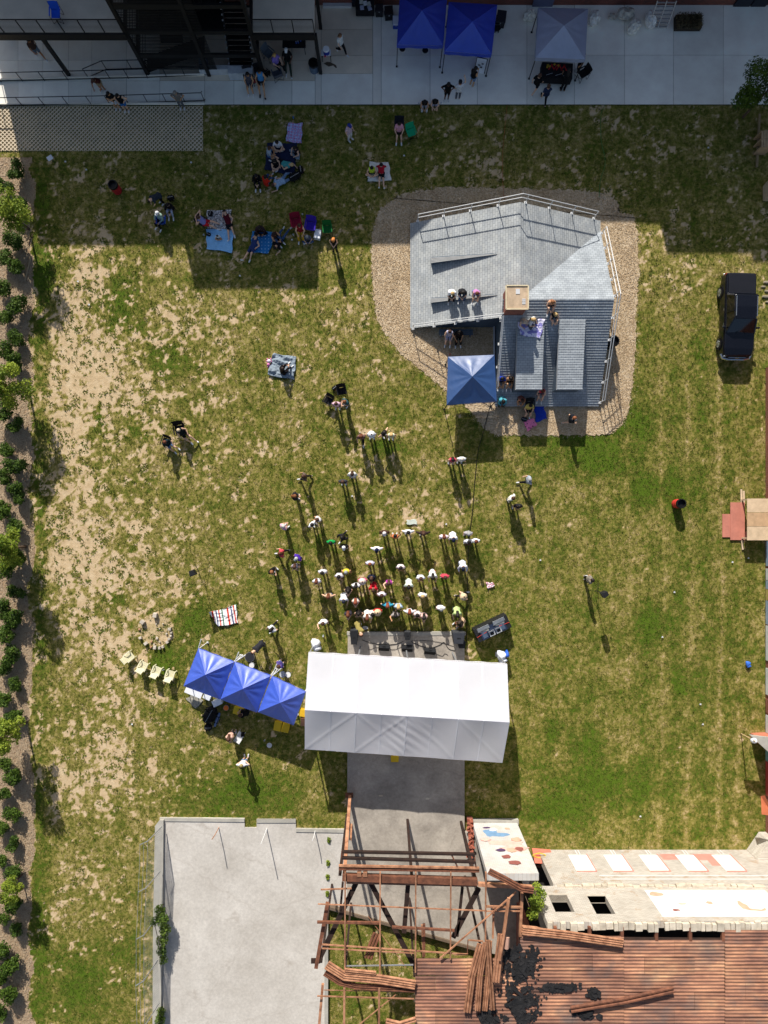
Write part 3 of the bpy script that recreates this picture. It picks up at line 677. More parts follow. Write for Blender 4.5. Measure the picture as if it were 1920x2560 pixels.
# gable walls under the roof
MB().add([(hXW,hYN,0),(hXE,hYN,0),(hXE,hYN,zE(hXE,0)-.07),(hXR,hYN,ZP-.07),(hXW,hYN,.13)], [[4,3,2,1,0]]).build('gable_wall', SIDING, house, world=True)
MB().add([(hXW,hYC,0),(hXC,hYC,0),(hXC,hYC,zW(hXC,0)-.07),(hXW,hYC,.13)], [[0,1,2,3]]).build('gable_wall', SIDING, house, world=True)
MB().add([(hXE,hYS,0),(hXE,hYN,0),(hXE,hYN,zE(hXE,0)-.07),(hXE,ev,zN(0,ev)-.07),(hXE,hYG,ZP-.07),(hXE,hYS,.13)], [[0,1,2,3,4,5]]).build('gable_wall', SIDING, house, world=True)
MB().add([(hXC,hYS,0),(hXC,hYC,0),(hXC,hYC,zS(0,hYC)-.07),(hXC,hYS,.13)], [[3,2,1,0]]).build('gable_wall', SIDING, house, world=True)
for k in range(11):                                      # lap boards in the court corner
    z = .15+k*.22
    xs = hXW+(z+.1)/hs
    if z < 2.4: MB().bar((xs,hYC-.015,z),(hXC,hYC-.015,z),.03,.05).build('lap_board', SIDING, house, world=True)
MB().box((hXC-.10, (hYS+hYC)/2+.5, .03), (.08, hYC-hYS-1.0, .5)).build('plinth', TRIMW, house, world=True)
# two flat-topped dormers on the south slope
for xa, xb in ((8.27,9.93),(10.86,12.47)):
    yn, ys, zn_, zs_ = 11.93, 7.72, 2.69, 2.02; d = MB()
    n = 28
    for i in range(n):
        y0_, y1_ = ys+(yn-ys)*i/n, ys+(yn-ys)*(i+1)/n; z0_, z1_ = zs_+(zn_-zs_)*i/n, zs_+(zn_-zs_)*(i+1)/n
        d.slab([(xa,y0_,z0_+.022),(xb,y0_,z0_+.022),(xb,y1_,z1_+.002),(xa,y1_,z1_+.002)], .05)
    dr = d.build('dormer', SH_X, house, world=True)
    MB().add([(xa+.04,ys+.05,.45),(xa+.04,yn-.1,2.55),(xa+.04,yn-.1,2.64),(xa+.04,ys+.05,1.97),(xb-.04,ys+.05,.45),(xb-.04,yn-.1,2.55),(xb-.04,yn-.1,2.64),(xb-.04,ys+.05,1.97)],
             [[0,3,2,1],[4,5,6,7],[0,4,7,3]]).build('dormer_side', SIDING, house, world=True)
    MB().box(((xa+xb)/2, ys-.015, zs_-.06),(xb-xa+.04,.03,.1)).build('fascia', TRIMW, house, world=True)
    MB().add([(xa-.02,ys,zs_-.12),(xa-.02,yn,zn_-.12),(xa-.02,yn,zn_+.012),(xa-.02,ys,zs_+.012)], [[0,3,2,1]]).build('fascia', TRIMW, house, world=True)
# brick chimney with boarded cap
cx0, cx1, cy0, cy1 = 7.28, 8.60, 12.1, 13.5
BRICK_CH = brick_mat('chimney_brick', rgb(164,84,62), rgb(140,70,54), rgb(160,140,124))
MB().prism([(cx0+.06,cy0+.06),(cx1-.06,cy0+.06),(cx1-.06,cy1-.06),(cx0+.06,cy1-.06)], 1.8, 4.12).build('chimney', BRICK_CH, house, world=True)
cap = MB().prism([(cx0,cy0),(cx1,cy0),(cx1,cy1),(cx0,cy1)], 4.12, 4.2).build('chimney_cap', mat('cap_board', rgb(190,166,138), .8, var=.25, scale=3), house, world=True)
for a, b in (((cx0,cy0),(cx1,cy0)),((cx1,cy0),(cx1,cy1)),((cx1,cy1),(cx0,cy1)),((cx0,cy1),(cx0,cy0))):
    MB().bar((*a,4.22),(*b,4.22),.07,.06).build('cap_edge', mat('cap_edge', rgb(214,198,164), .8), house, world=True)
MB().box((7.98,13.15,4.21),(.24,.3,.03)).build('cap_plate', TRIMW, house, world=True)
for k in range(4): MB().box((8.34,12.42+k*.09,4.21),(.2,.06,.02)).build('cap_label', TRIMW, house, world=True)
# slatted benches wedged on the west slope
SLATG = mat('grey_slat', rgb(168,168,166), .7, var=.12)
for ly0, ly1, ry in ((Y(644,1.2),Y(658,1.2),Y(636,2.5)),(Y(746,1.2),Y(757,1.2),Y(738,2.5))):
    xl, xr_ = X(1078,1.2), X(1242,2.5); zl, zr = zW(xl,0)+.46, zW(xr_,0)+.05
    for j in range(4):
        t0, t1 = j/4+.015, (j+1)/4-.05
        A = Vector((xl,ly0+(ly1-ly0)*t0,zl)); B = Vector((xl,ly0+(ly1-ly0)*t1,zl)); E = Vector((xr_,ry-.01*j,zr))
        MB().slab([B, E+Vector((0,-.01,0)), E, A], .035).build('bench_slat', SLATG, house, world=True)
    MB().add([(xl+.02,ly0+.05,zW(xl,0)),(xr_,ry+.05,zr-.05),(xl+.02,ly0+.05,zl-.03),(xl+.02,ly1+.04,zl-.04),(xl+.02,ly1+.04,zW(xl,0)),(xr_,ry-.02,zr-.05)],
             [[0,1,2],[3,5,4],[2,3,4,0],[2,1,5,3]]).build('bench_base', SIDING, house, world=True)
def pipe_rail(pts, n, name='railing', first=0):
    """pts: points on the roof edge"""
    rt = MB(); pts = [Vector(p) for p in pts]
    for dz in (.55, 1.05): rt.tube([p+Vector((0,0,dz)) for p in pts], .028, 6)
    R = rt.build(name, RAILW, house, world=True)
    segl = [(pts[i+1]-pts[i]).length for i in range(len(pts)-1)]; tot = sum(segl)
    for i in range(n+1):
        s = tot*i/n; k = 0
        while k < len(segl)-1 and s > segl[k]: s -= segl[k]; k += 1
        p = pts[k]+(pts[k+1]-pts[k])*min(1, s/segl[k])
        MB().tube([p+Vector((0,0,-.15)), p+Vector((0,0,1.05))], .026, 6).build('rail_post', RAILW, R, world=True)
        MB().box(p+Vector((0,0,.03)), (.16,.16,.02)).build('foot_plate', RAILW, R, world=True)
yo = hYN+.16
pipe_rail([(hXW+.35,yo,zW(hXW+.35,0)),(hXR,yo,ZP),(hXE-.4,yo,zE(hXE-.4,0))], 7)
xo = hXE+.16
pipe_rail([(xo,ev-.2,zN(0,ev-.2)),(xo,hYG,ZP),(xo,hYS+.1,zS(0,hYS+.1))], 9)
pipe_rail([(hXW+.05,hYC-.16,zW(hXW+.05,0)),(hXC-.1,hYC-.16,zW(hXC-.1,0))], 4)
pipe_rail([(hXC-.08,hYC-.3,zS(0,hYC-.3)),(hXC-.08,hYS+.9,zS(0,hYS+.9))], 3)
bench = thing('garden_bench', 'dark bench against the wall in the shaded corner of the sunken house', 'bench', (X(1140,.4), hYC-.45, 0))
for k in range(3): MB().box((0,-.12+k*.13,.44),(2.2,.11,.04)).build('slat', SIDING, bench)
for s in (-1, 1): MB().box((s*.95,0,.21),(.08,.4,.42)).build('leg', SIDING, bench)

# ------------------------------------------------------------------ pop-up canopies
def canopy(name, label, corners, peak, col, group=None, zv=.22, legs=True, legcol=None, wr=.03, legz0=.05):
    """corners: four world points (eave height) ccw; peak: world point"""
    cs = [Vector(c) for c in corners]; pk = Vector(peak); ctr = sum(cs, Vector())/4; base = Vector((ctr.x, ctr.y, legz0))
    T = thing(name, label, 'canopy', base, 0, group)
    fm = mat('canopy_'+col, col, .45, var=.10, scale=1.5, trans=.25, spec=.8, ior=1.75)
    mb = MB(); n = 10
    for i in range(4):
        a, b = cs[i], cs[(i+1) % 4]
        ph = random.uniform(0, 6)
        def fn(u, v, a=a, b=b, ph=ph):
            e = a+(b-a)*u; e = e+(ctr-e)*0.012*math.sin(u*PI)*0
            p = e+(pk-e)*v; sag = -.035*math.sin(v*PI)*math.sin(u*PI)
            w_ = wr*math.sin(u*21+ph)*(1-v)**2*v*3*math.sin(u*PI)
            cr = .05*(float(fbm(np.float64(u*7+i*11+pk.x), np.float64(v*2.2+pk.y), 3, .6))-.5)*math.sin(v*PI)**.5*math.sin(u*PI)
            pull = .02*math.sin(26*math.atan2(v+.02,u+.02)+ph)*math.exp(-3*math.hypot(u,v))+.02*math.sin(26*math.atan2(v+.02,1.02-u)+ph)*math.exp(-3*math.hypot(1-u,v))
            return p+Vector((0,0,sag+w_+cr+pull*min(1,v*8)))
        mb.sheet(fn, 22, 16)
    mb.build('canopy_top', fm, T, world=True, smooth=True)
    for i in range(4):
        a, b = cs[i], cs[(i+1) % 4]; out = ((a+b)/2-ctr); out.z = 0; out.normalize()
        v = MB(); v.sheet(lambda u, t, a=a, b=b, out=out: a+(b-a)*u+Vector((0,0,-zv*t))+out*(.01+.02*math.sin(u*17)*t), 10, 2); v.build('valance', fm, T, world=True)
    if legs:
        lm = legcol or STEEL_D
        for c in cs:
            p = c+(ctr-c)*.025; p.z = 0
            MB().bar((p.x,p.y,legz0),(p.x,p.y,c.z-.04),.045).build('leg', lm, T, world=True)
            MB().box((p.x,p.y,legz0+.01),(.12,.12,.02)).build('foot', lm, T, world=True)
    for i in range(4):
        a, b = cs[i]+(ctr-cs[i])*.025, cs[(i+1) % 4]+(ctr-cs[(i+1) % 4])*.025
        MB().bar(a+Vector((0,0,-.25)), b+Vector((0,0,-.08)), .025).build('truss_bar', lm if legs else STEEL_D, T, world=True)
    return T
def can_px(name, label, c4, zc, pk, zp, col, **k):
    zc = zc if isinstance(zc, (list, tuple)) else [zc]*4
    return canopy(name, label, [G(a,b,z) for (a,b),z in zip(c4, zc)], G(*pk, zp), col, **k)
can_px('pop_up_canopy', 'navy blue pop-up canopy with one pale panel beside the sunken house', [(1117,1012),(1242,1004),(1236,887),(1120,892)], 2.15, (1181,941), 3.0, '2a5490')
can_px('pop_up_canopy', 'royal blue pop-up canopy at the top edge, left of the pair on the apron', [(992,112),(1108,114),(1118,-8),(1000,-10)], 2.2, (1055,26), 3.2, '0f3fc0', zv=.28)
can_px('pop_up_canopy', 'royal blue pop-up canopy on the apron, right of the pair and lower', [(1111,128),(1229,137),(1243,12),(1122,5)], 2.2, (1181,54), 3.2, '1043c8', zv=.28)
can_px('pop_up_canopy', 'silver grey pop-up canopy on the apron over the merchandise table', [(1339,144),(1463,149),(1470,22),(1346,19)], 2.2, (1410,64), 3.2, 'a9b2cc', zv=.28)
W_LEG = mat('white_leg', rgb(225,225,225), .5, .1)
BL = '4466d8'
can_px('pop_up_canopy', 'bright blue pop-up canopy furthest left in the row of three beside the white tent', [(459,1715),(549,1748),(585,1655),(496,1621)], 2.2, (513,1687), 3.15, BL, legcol=W_LEG, zv=.12, wr=.05)
can_px('pop_up_canopy', 'bright blue pop-up canopy in the middle of the row of three', [(551,1748),(642,1781),(677,1690),(587,1655)], 2.2, (607,1722), 3.15, BL, legcol=W_LEG, zv=.12, wr=.05)
can_px('pop_up_canopy', 'bright blue pop-up canopy touching the white tent, last of the row of three', [(645,1780),(734,1813),(764,1730),(680,1690)], 2.2, (700,1757), 3.15, BL, legcol=W_LEG, zv=.12, wr=.05)
for a, b, c_, d_, lb in ((496,1621,503,1598,'white pole past the top corner of the leftmost bright blue canopy'),(587,1655,597,1630,'steep white pole between the left and middle bright blue canopies'),
        (680,1690,692,1660,'steep white pole between the middle and right bright blue canopies'),(587,1655,614,1637,'flat-lying white pole between the left and middle bright blue canopies'),(680,1690,703,1671,'flat-lying white pole between the middle and right bright blue canopies')):
    tag(MB().tube([G(a,b,2.1), G(c_,d_,2.3)], .028, 6).build('awning_pole', W_LEG), lb, 'pole')

# ------------------------------------------------------------------ the big white stage tent
def white_tent():
    T = thing('stage_tent', 'large white frame tent with a long ridge over the concrete stage', 'tent', G(1015,1770))
    fm = mat('tent_white', rgb(232,232,238), .6, var=.03, scale=.8, trans=.38, spec=.3)
    N0, N1 = G(771,1632,3.15), G(1268,1661,3.15); S0, S1 = G(762,1873,3.15), G(1256,1907,3.15); R0, R1 = G(762,1775,4.25), G(1274,1806,4.25)
    def slope(e0, e1, sg):
        def fn(u, v):
            e = e0+(e1-e0)*u; rr = R0+(R1-R0)*u; p = e+(rr-e)*v
            bay = abs(math.sin(u*PI*4)); z = -.10*math.sin(v*PI)*bay-.05*bay*(1-v)
            # taut diagonal creases of the bracing cables under the cloth
            for k in range(4):
                uu = (u*4-k)
                if -.02 <= uu <= 1.02 and sg < 0:
                    z += .022*math.exp(-((uu-v)/.03)**2)*(1 if k in (0, 1) else 0)+.022*math.exp(-((uu-(1-v))/.03)**2)*(1 if k in (1, 2, 3) else 0)
            if sg < 0: z += .012*math.sin(u*90+v*30)*math.sin(v*PI)*math.exp(-((u-.5)/.12)**2)*1.6
            return p+Vector((0,0,z))
        return MB().sheet(fn, 120, 30).build('tent_slope', fm, T, world=True, smooth=True)
    slope(N0, N1, 1); slope(S0, S1, -1)
    for e0, e1 in ((N0,N1),(S0,S1)):                      # welded seams over the frame bows
        for u in (.125,.25,.375,.5,.625,.75,.875):
            a, b = e0+(e1-e0)*u, R0+(R1-R0)*u; bay = abs(math.sin(u*PI*4))
            pts = [a+(b-a)*v+Vector((0,0,-.10*math.sin(v*PI)*bay-.05*bay*(1-v)+.012)) for v in [i/10 for i in range(11)]]
            for p_, q_ in zip(pts[:-1], pts[1:]): pass
            sm_ = MB(); [sm_.bar(p_, q_, .05, .008) for p_, q_ in zip(pts[:-1], pts[1:])]; sm_.build('seam', mat('tent_seam', rgb(222,222,226), .6, var=.05), T, world=True)
    for a, b, c_ in ((N0,R0,S0),(S1,R1,N1)):
        MB().add([a,b,c_], [[0,1,2]]).build('gable_panel', fm, T, world=True)
    for a, b in ((N0,N1),(S0,S1)):
        o_ = -1 if a is S0 else 1
        MB().sheet(lambda u, t, a=a, b=b: a+(b-a)*u+Vector((0,.015*math.sin(u*60)*t*o_+.012*o_,-.25*t-.05*abs(math.sin(u*PI*4)))), 40, 2).build('valance', fm, T, world=True)
    for a, b in ((N0,N1),(S0,S1)):
        for i in range(5):
            p = a+(b-a)*(i/4); q = p+(Vector(((R0.x+R1.x)/2,(R0.y+R1.y)/2,0))-p)*.01
            zb = .31 if X(870) < q.x < X(1160) else 0
            MB().tube([(q.x,q.y,zb),(q.x,q.y,p.z-.08)], .05, 8).build('leg', STEEL_G, T, world=True)
            if zb == 0: MB().box((q.x,q.y,.02),(.3,.3,.03)).build('base_plate', STEEL_G, T, world=True)
    MB().tube([R0+Vector((0.05,0,-.1)), R1+Vector((-.05,0,-.1))], .05, 8).build('ridge_pole', STEEL_G, T, world=True)
    for (px, py, nm) in ((880,1850,0),):
        # side curtain hanging from the back left bays
        q = G(812,1878,1.3)
        MB().sheet(lambda u, t: S0+(S1-S0)*(.02+.215*u)+Vector((0,.02+.05*math.sin(u*26),-.05-2.6*t)), 40, 6).build('side_curtain', fm, T, world=True)
white_tent()
def bundle(name, label, px, py, z, col, s=1.0, extra=None):
    """gathered cloth or bag: lumpy closed shape"""
    p = G(px, py, z); T = thing(name, label, 'bag', (p.x, p.y, 0))
    def blob(c_, rx, ry, rz, seed, nm, m):
        rr = random.Random(seed); prof = []
        mb = MB(); n, kk = 14, 9; vs = []; fs = []
        for i in range(kk+1):
            th = PI*i/kk
            for j in range(n):
                ph = 2*PI*j/n; w_ = 1+.16*math.sin(3*ph+seed)+.1*math.sin(5*ph+th*4+seed*2)
                vs.append(Vector(c_)+Vector((rx*math.sin(th)*math.cos(ph)*w_, ry*math.sin(th)*math.sin(ph)*w_, rz*math.cos(th))))
        for i in range(kk):
            for j in range(n): fs.append([i*n+j, (i+1)*n+j, (i+1)*n+(j+1) % n, i*n+(j+1) % n])
        mb.add(vs, fs); return mb.build(nm, m, T, smooth=True)
    m1 = mat('bag_'+col, col, .6, var=.12, scale=6, bump=.5, bscale=14)
    blob((0,0,z*.55), .3*s, .32*s, z*.55, 1, 'bag_body', m1); blob((.1*s,-.28*s,z*.5), .26*s, .22*s, z*.5, 2, 'bag_fold', m1)
    if extra: blob((.36*s,.1*s,z*.6), .14*s, .24*s, z*.4, 3, 'blue_fold', mat('bag_'+extra, extra, .6))
    return T
bundle('curtain_bundle', 'white bundled cloth at the tent corner nearest the striped blanket', 787, 1612, 1.0, 'e6e8ee')
bundle('curtain_bundle', 'white and blue bundled cloth at the tent corner beside the mixing desk', 1256, 1642, 1.0, 'dfe3ec', 1.0, '2f62c8')
bundle('plastic_bag', 'bright blue plastic bag lying on the grass near the right wall', 1872, 1660, .22, '3a6fd0', .55)
# ------------------------------------------------------------------ ruined mill at the bottom: painted walls, steel frame, rusted roof
RUST = mat('rust_steel', rgb(142,92,68), .8, .1, rnd=.2, var=.3, scale=3, col2=rgb(84,54,42), bump=.2)
RUST_L = mat('rust_light', rgb(198,146,112), .75, .1, rnd=.22, var=.3, scale=2.5, col2=rgb(120,78,56), bump=.2)
RUST_D = mat('rust_dark', rgb(62,44,36), .8, .1, var=.3, scale=2, col2=rgb(36,28,25))
def roof_mat():
    m = bpy.data.materials.new('rusted_roof'); n = nodes_of(m); L = n.links.new
    out = n.nodes.new('ShaderNodeOutputMaterial'); p = n.nodes.new('ShaderNodeBsdfPrincipled'); p.inputs['Roughness'].default_value = .8; p.inputs['Metallic'].default_value = .05
    geo = n.nodes.new('ShaderNodeNewGeometry'); mp = n.nodes.new('ShaderNodeMapping'); mp.inputs['Scale'].default_value = (.5, 3.2, 1); L(geo.outputs['Position'], mp.inputs['Vector'])
    a = n.nodes.new('ShaderNodeTexNoise'); a.inputs['Scale'].default_value = .8; a.inputs['Detail'].default_value = 9; a.inputs['Roughness'].default_value = .7; L(mp.outputs[0], a.inputs['Vector'])
    b = n.nodes.new('ShaderNodeTexNoise'); b.inputs['Scale'].default_value = .33; b.inputs['Detail'].default_value = 6; L(geo.outputs['Position'], b.inputs['Vector'])
    ad = n.nodes.new('ShaderNodeMath'); ad.operation = 'ADD'; L(a.outputs['Fac'], ad.inputs[0]); L(b.outputs['Fac'], ad.inputs[1])
    r = n.nodes.new('ShaderNodeValToRGB'); e = r.color_ramp.elements; e[0].position = .36; e[0].color = rgb(86,58,46); e[1].position = .66; e[1].color = rgb(206,156,106)
    x = e.new(.46); x.color = rgb(126,82,60); x = e.new(.54); x.color = rgb(160,108,74)
    hm = n.nodes.new('ShaderNodeMath'); hm.operation = 'MULTIPLY'; hm.inputs[1].default_value = .5; L(ad.outputs[0], hm.inputs[0]); L(hm.outputs[0], r.inputs[0])
    oi = n.nodes.new('ShaderNodeObjectInfo'); hv = n.nodes.new('ShaderNodeHueSaturation'); mr = n.nodes.new('ShaderNodeMapRange'); mr.inputs['To Min'].default_value = .95; mr.inputs['To Max'].default_value = 1.4; L(oi.outputs['Random'], mr.inputs['Value']); L(mr.outputs[0], hv.inputs['Value']); hv.inputs['Saturation'].default_value = .9; L(r.outputs[0], hv.inputs['Color'])
    gs = n.nodes.new('ShaderNodeTexNoise'); gs.inputs['Scale'].default_value = .7; gs.inputs['Detail'].default_value = 9; L(geo.outputs['Position'], gs.inputs['Vector']); gr = n.nodes.new('ShaderNodeValToRGB'); gr.color_ramp.elements[0].position = .5; gr.color_ramp.elements[0].color = (0,0,0,1); gr.color_ramp.elements[1].position = .7; gr.color_ramp.elements[1].color = (.7,.7,.7,1); L(gs.outputs['Fac'], gr.inputs[0])
    gm = n.nodes.new('ShaderNodeMix'); gm.data_type = 'RGBA'; gm.inputs[7].default_value = rgb(96,88,84); L(gr.outputs[0], gm.inputs[0]); L(hv.outputs[0], gm.inputs[6]); L(gm.outputs[2], p.inputs['Base Color']); L(p.outputs[0], out.inputs[0]); return m
ROOFM = roof_mat()
CHAR = mat('charred_felt', rgb(34,33,34), .9, var=.5, scale=2.5, bump=1.0, bscale=5, spec=.4)
ZR = 7.9
ruin = thing('ruined_mill', 'roofless brick mill ruin with white painted wall and rusted metal roof', 'building', G(1600,2400))
YL = Y(2125)                                            # plane of the long wall's north face
zt1, zt2 = 4.1, 7.7
xl_, xr2 = X(1345), 31.0
def wallbox(x0, x1, z0, z1, m, name='wall', th=.38, y=YL, parent=ruin): return MB().box(((x0+x1)/2, y-th/2, (z0+z1)/2), (x1-x0, th, z1-z0)).build(name, m, parent, world=True)
wallbox(xl_, xr2, -.1, zt1, BRICK_WHITE, th=.5)
# upper storey with two window openings, set back a hand's breadth
xu = 8.9; yu = YL-.12; W1, W2 = (9.59,10.66,5.1,6.75), (11.82,12.88,5.2,6.95)
wallbox(xu, W1[0], zt1, zt2, BRICK_WHITE, y=yu); wallbox(W1[1], W2[0], zt1, zt2, BRICK_WHITE, y=yu); wallbox(W2[1], xr2, zt1, zt2-.1, BRICK_WHITE, y=yu)
for w_ in (W1, W2):
    wallbox(w_[0], w_[1], zt1, w_[2], BRICK_WHITE, y=yu-.003, th=.37); wallbox(w_[0], w_[1], w_[3], zt2, BRICK_WHITE, y=yu-.003, th=.37)
    wallbox(w_[0]-.05, w_[1]+.05, w_[2]-.1, w_[2], mat('stone_sill', rgb(190,180,164), .9), 'window_sill', .45, yu+.04)
PAINT_W = mat('white_paint', rgb(226,224,220), .7, var=.12, scale=2); PAINT_P = mat('pink_paint', rgb(206,136,122), .8, var=.15, scale=2)
for a in (1420, 1508, 1596, 1687, 1778):               # bricked-up windows
    x0_, x1_ = (a-960)/38*.985, (a+46-960)/38*.985
    pw = wallbox(x0_, x1_, .68, 2.65, PAINT_W, 'blocked_window', .05, YL+.03)
    MB().box((x1_+.03, YL+.025, 1.66), (.06,.06,2.1)).build('window_edge', PAINT_P, ruin, world=True)
    MB().box(((x0_+x1_)/2, YL+.025, 2.70), (x1_-x0_,.05,.06)).build('window_edge', PAINT_P, ruin, world=True)
for a, b, z0_, z1_ in ((1640,1690,.55,1.25),(1715,1775,.55,1.3),(1745,1795,1.3,2.0)): wallbox(X(a), X(b), z0_, z1_, PAINT_P, 'paint_band', .012, YL+.012)
for a in (1437, 1525, 1612, 1704, 1792): 
    for d_ in (0, 7): MB().box((X(a+d_), YL+.01, .3), (.06,.02,.55)).build('paint_line', TRIMW, ruin, world=True)
for z in (3.15, 3.55): wallbox(X(1460), X(1890), z, z+.05, TRIMW, 'string_course', .03, YL+.02)
STONE = mat('ledge_stone', rgb(206,194,174), .9, var=.3, scale=3, bump=.4, rnd=.2)
rr = random.Random(4); x = xl_+.2
while x < 22:
    wd = rr.uniform(.32,.75); h = rr.uniform(.08,.3)
    MB().box((x+wd/2, YL-.16+rr.uniform(-.05,.05), zt1+h/2), (wd-.04, .36+rr.uniform(-.08,.05), h), rr.uniform(-.05,.05)).build('ledge_block', STONE, ruin, world=True, bevel=.02); x += wd
x = xu
while x < 22:
    wd = rr.uniform(.22,.42); h = rr.uniform(.1,.26)
    if rr.random() < .85:
        MB().box((x+wd/2, yu-.2+rr.uniform(-.04,.04), zt2+h/2-.02), (wd-.03, .4+rr.uniform(-.06,.06), h), rr.uniform(-.06,.06)).build('coping_block', STONE, ruin, world=True)
    x += wd
# painted figures on the upper wall and the mural wall: flat colour fields
def blob_patch(cx, cz, rx, rz, m, y, seed, name='paint_patch'):
    r_ = random.Random(seed); k = 14; pts = []
    for i in range(k):
        t = 2*PI*i/k; q = r_.uniform(.75,1.2); pts.append((cx+rx*q*math.cos(t), cz+rz*q*math.sin(t)))
    mb = MB(); n = len(pts)
    mb.add([(a,y,b) for a,b in pts]+[(a,y-.02,b) for a,b in pts], [list(range(n))[::-1], list(range(n,2*n))]+[[i,(i+1) % n,n+(i+1) % n,n+i] for i in range(n)])
    return mb.build(name, m, ruin, world=True)
P_BLUE = mat('mural_blue', rgb(116,150,182), .8); P_ROSE = mat('mural_rose', rgb(226,178,164), .8); P_BRN = mat('mural_brown', rgb(140,84,76), .8); P_PUR = mat('mural_purple', rgb(84,62,92), .8); P_TAN = mat('mural_tan', rgb(204,164,140), .8); P_GRY = mat('mural_grey', rgb(190,192,196), .8)
big = wallbox(15.4, 22.5, 4.55, 7.2, PAINT_W, 'painted_field', .012, yu+.008)
for i, (a, b, c_, d_, m_) in enumerate(((15.9,5.0,.4,.25,P_TAN),(17.5,5.3,.35,.2,P_GRY),(16.4,6.6,.2,.1,P_BRN),(18.6,5.9,.2,.15,P_TAN),(21.0,6.1,.75,.75,P_TAN),(21.05,5.95,.6,.55,PAINT_W),(19.8,5.1,.3,.12,P_GRY),(17.0,6.0,.25,.1,P_ROSE))):
    blob_patch(a, b, c_, d_, m_, yu+.012+i*.004, i)
YM = Y(2053); zm = 6.5; xm0, xm1 = X(1181), X(1291)
MB().box(((xm0+xm1)/2, YM-.2, zm/2), (xm1-xm0, .4, zm)).build('mural_wall', brick_mat('mural_brick', rgb(224,220,214), rgb(214,210,204), rgb(192,186,178), peel=rgb(196,180,164)), ruin, world=True)
for i, (a, b, c_, d_, m_) in enumerate(((6.75,1.6,.45,.5,P_BLUE),(7.3,1.9,.7,.22,P_BLUE),(7.0,1.2,.28,.22,PAINT_W),(6.6,.95,.25,.1,P_PUR),(7.9,1.1,.2,.12,P_TAN),(7.4,3.0,1.2,.35,P_ROSE),(7.9,3.6,.8,.4,P_ROSE),(7.0,3.9,.33,.18,P_PUR),(7.7,3.9,.32,.25,P_TAN),(8.15,3.8,.3,.24,P_BRN),(7.2,4.7,.28,.2,P_BRN),(7.6,5.4,.36,.22,P_BRN),(6.3,2.6,.3,.2,P_ROSE),(8.2,2.6,.3,.25,P_TAN))):
    blob_patch(a, b, c_, d_, m_, YM+.012+i*.004, 40+i)
MB().box(((xm0+xm1)/2, YM+.03, .12), (xm1-xm0+.2, .3, .3)).build('wall_foot', KERBC, ruin, world=True)
MB().prism([(X(1166),Y(2040)),(X(1180),Y(2040)),(X(1182),Y(2055)),(X(1182),Y(2130)),(X(1172),Y(2130))], 0, .5).build('brick_stub', BRICK_REDY, ruin, world=True)
for k in range(36):
    MB().box((X(1167+rr.uniform(0,14)), Y(rr.uniform(2042,2135)), .5+rr.uniform(0,.12)), (.2,.1,.08), rr.uniform(0,3)).build('brick', mat('loose_brick', rgb(176,104,82), .9, var=.3), ruin, world=True)
MB().box((X(1290)-.2, (YM+YL)/2, 2.1), (.38, YM-YL-.02, 4.2)).build('return_wall', BRICK_WHITEY, ruin, world=True)
for x_ in (24.75,): MB().prism([(x_-.9,YL+.02),(x_+1.4,YL+.02),(x_+1.4,YL+1.2),(x_-.1,YL+1.2)], 0, 1.3).build('corner_wall', BRICK_WHITEY, ruin, world=True)
# interior floor, back of the ruin
struct(MB().prism([(X(1290),YL-.5),(31,YL-.5),(31,-48),(X(1240),-48),(X(1240),-31)], -.2, .10).build('ruin_floor', mat('ruin_floor', rgb(58,54,50), .95, var=.3)))
MB().box((X(1295), -33, 3.9), (.35, 15, 7.7)).build('inner_wall', BRICK_REDY, ruin, world=True)
# corrugated roof
def corrugated(name, x0, x1, y0, y1, parent, m, z=ZR, pitch=.19, amp=.022, holes=None, sag=.05):
    mb = MB(); nyy = int(round((y1-y0)/pitch)); nxx = 4; vs = []; fs = []; rows = []
    for j in range(nyy*4+1):
        yy = y0+(y1-y0)*j/(nyy*4); ph = j % 4; rows.append((yy, amp if ph in (1, 2) else -amp*.2))
    for (yy, h) in rows:
        for i in range(nxx+1):
            xx = x0+(x1-x0)*i/nxx; vs.append((xx, yy, z+h+.006*math.sin(xx*2.1+y0*3)))
    for j in range(len(rows)-1):
        for i in range(nxx): fs.append([j*(nxx+1)+i, j*(nxx+1)+i+1, (j+1)*(nxx+1)+i+1, (j+1)*(nxx+1)+i])
    return mb.add(vs, fs).build(name, m, parent, world=True)
def sheeted_roof(px0, px1, ytop, zoff):
    """separate corrugated sheets, lapped, each with its own tone"""
    x0, x1 = X(px0,ZR), (X(px1,ZR) if px1 < 1900 else 31.0); n = max(1, round((x1-x0)/3.1)); y = ytop
    k = 0
    while y > -37.5:
        sh = (k % 2)*1.1
        xs = [x0]+[x0+sh+i*(x1-x0)/n for i in range(1 if sh == 0 else 0, n+1)]; xs = sorted(set([min(x1, q) for q in xs if q >= x0]))
        for a, b in zip(xs[:-1], xs[1:]):
            if b-a > .15: corrugated('roof_sheet', a+.004, b-.004, y-.95, y-.004, ruin, ROOFM, z=ZR+zoff+random.uniform(-.012,.012), sag=0.0)
        y -= .95; k += 1
    
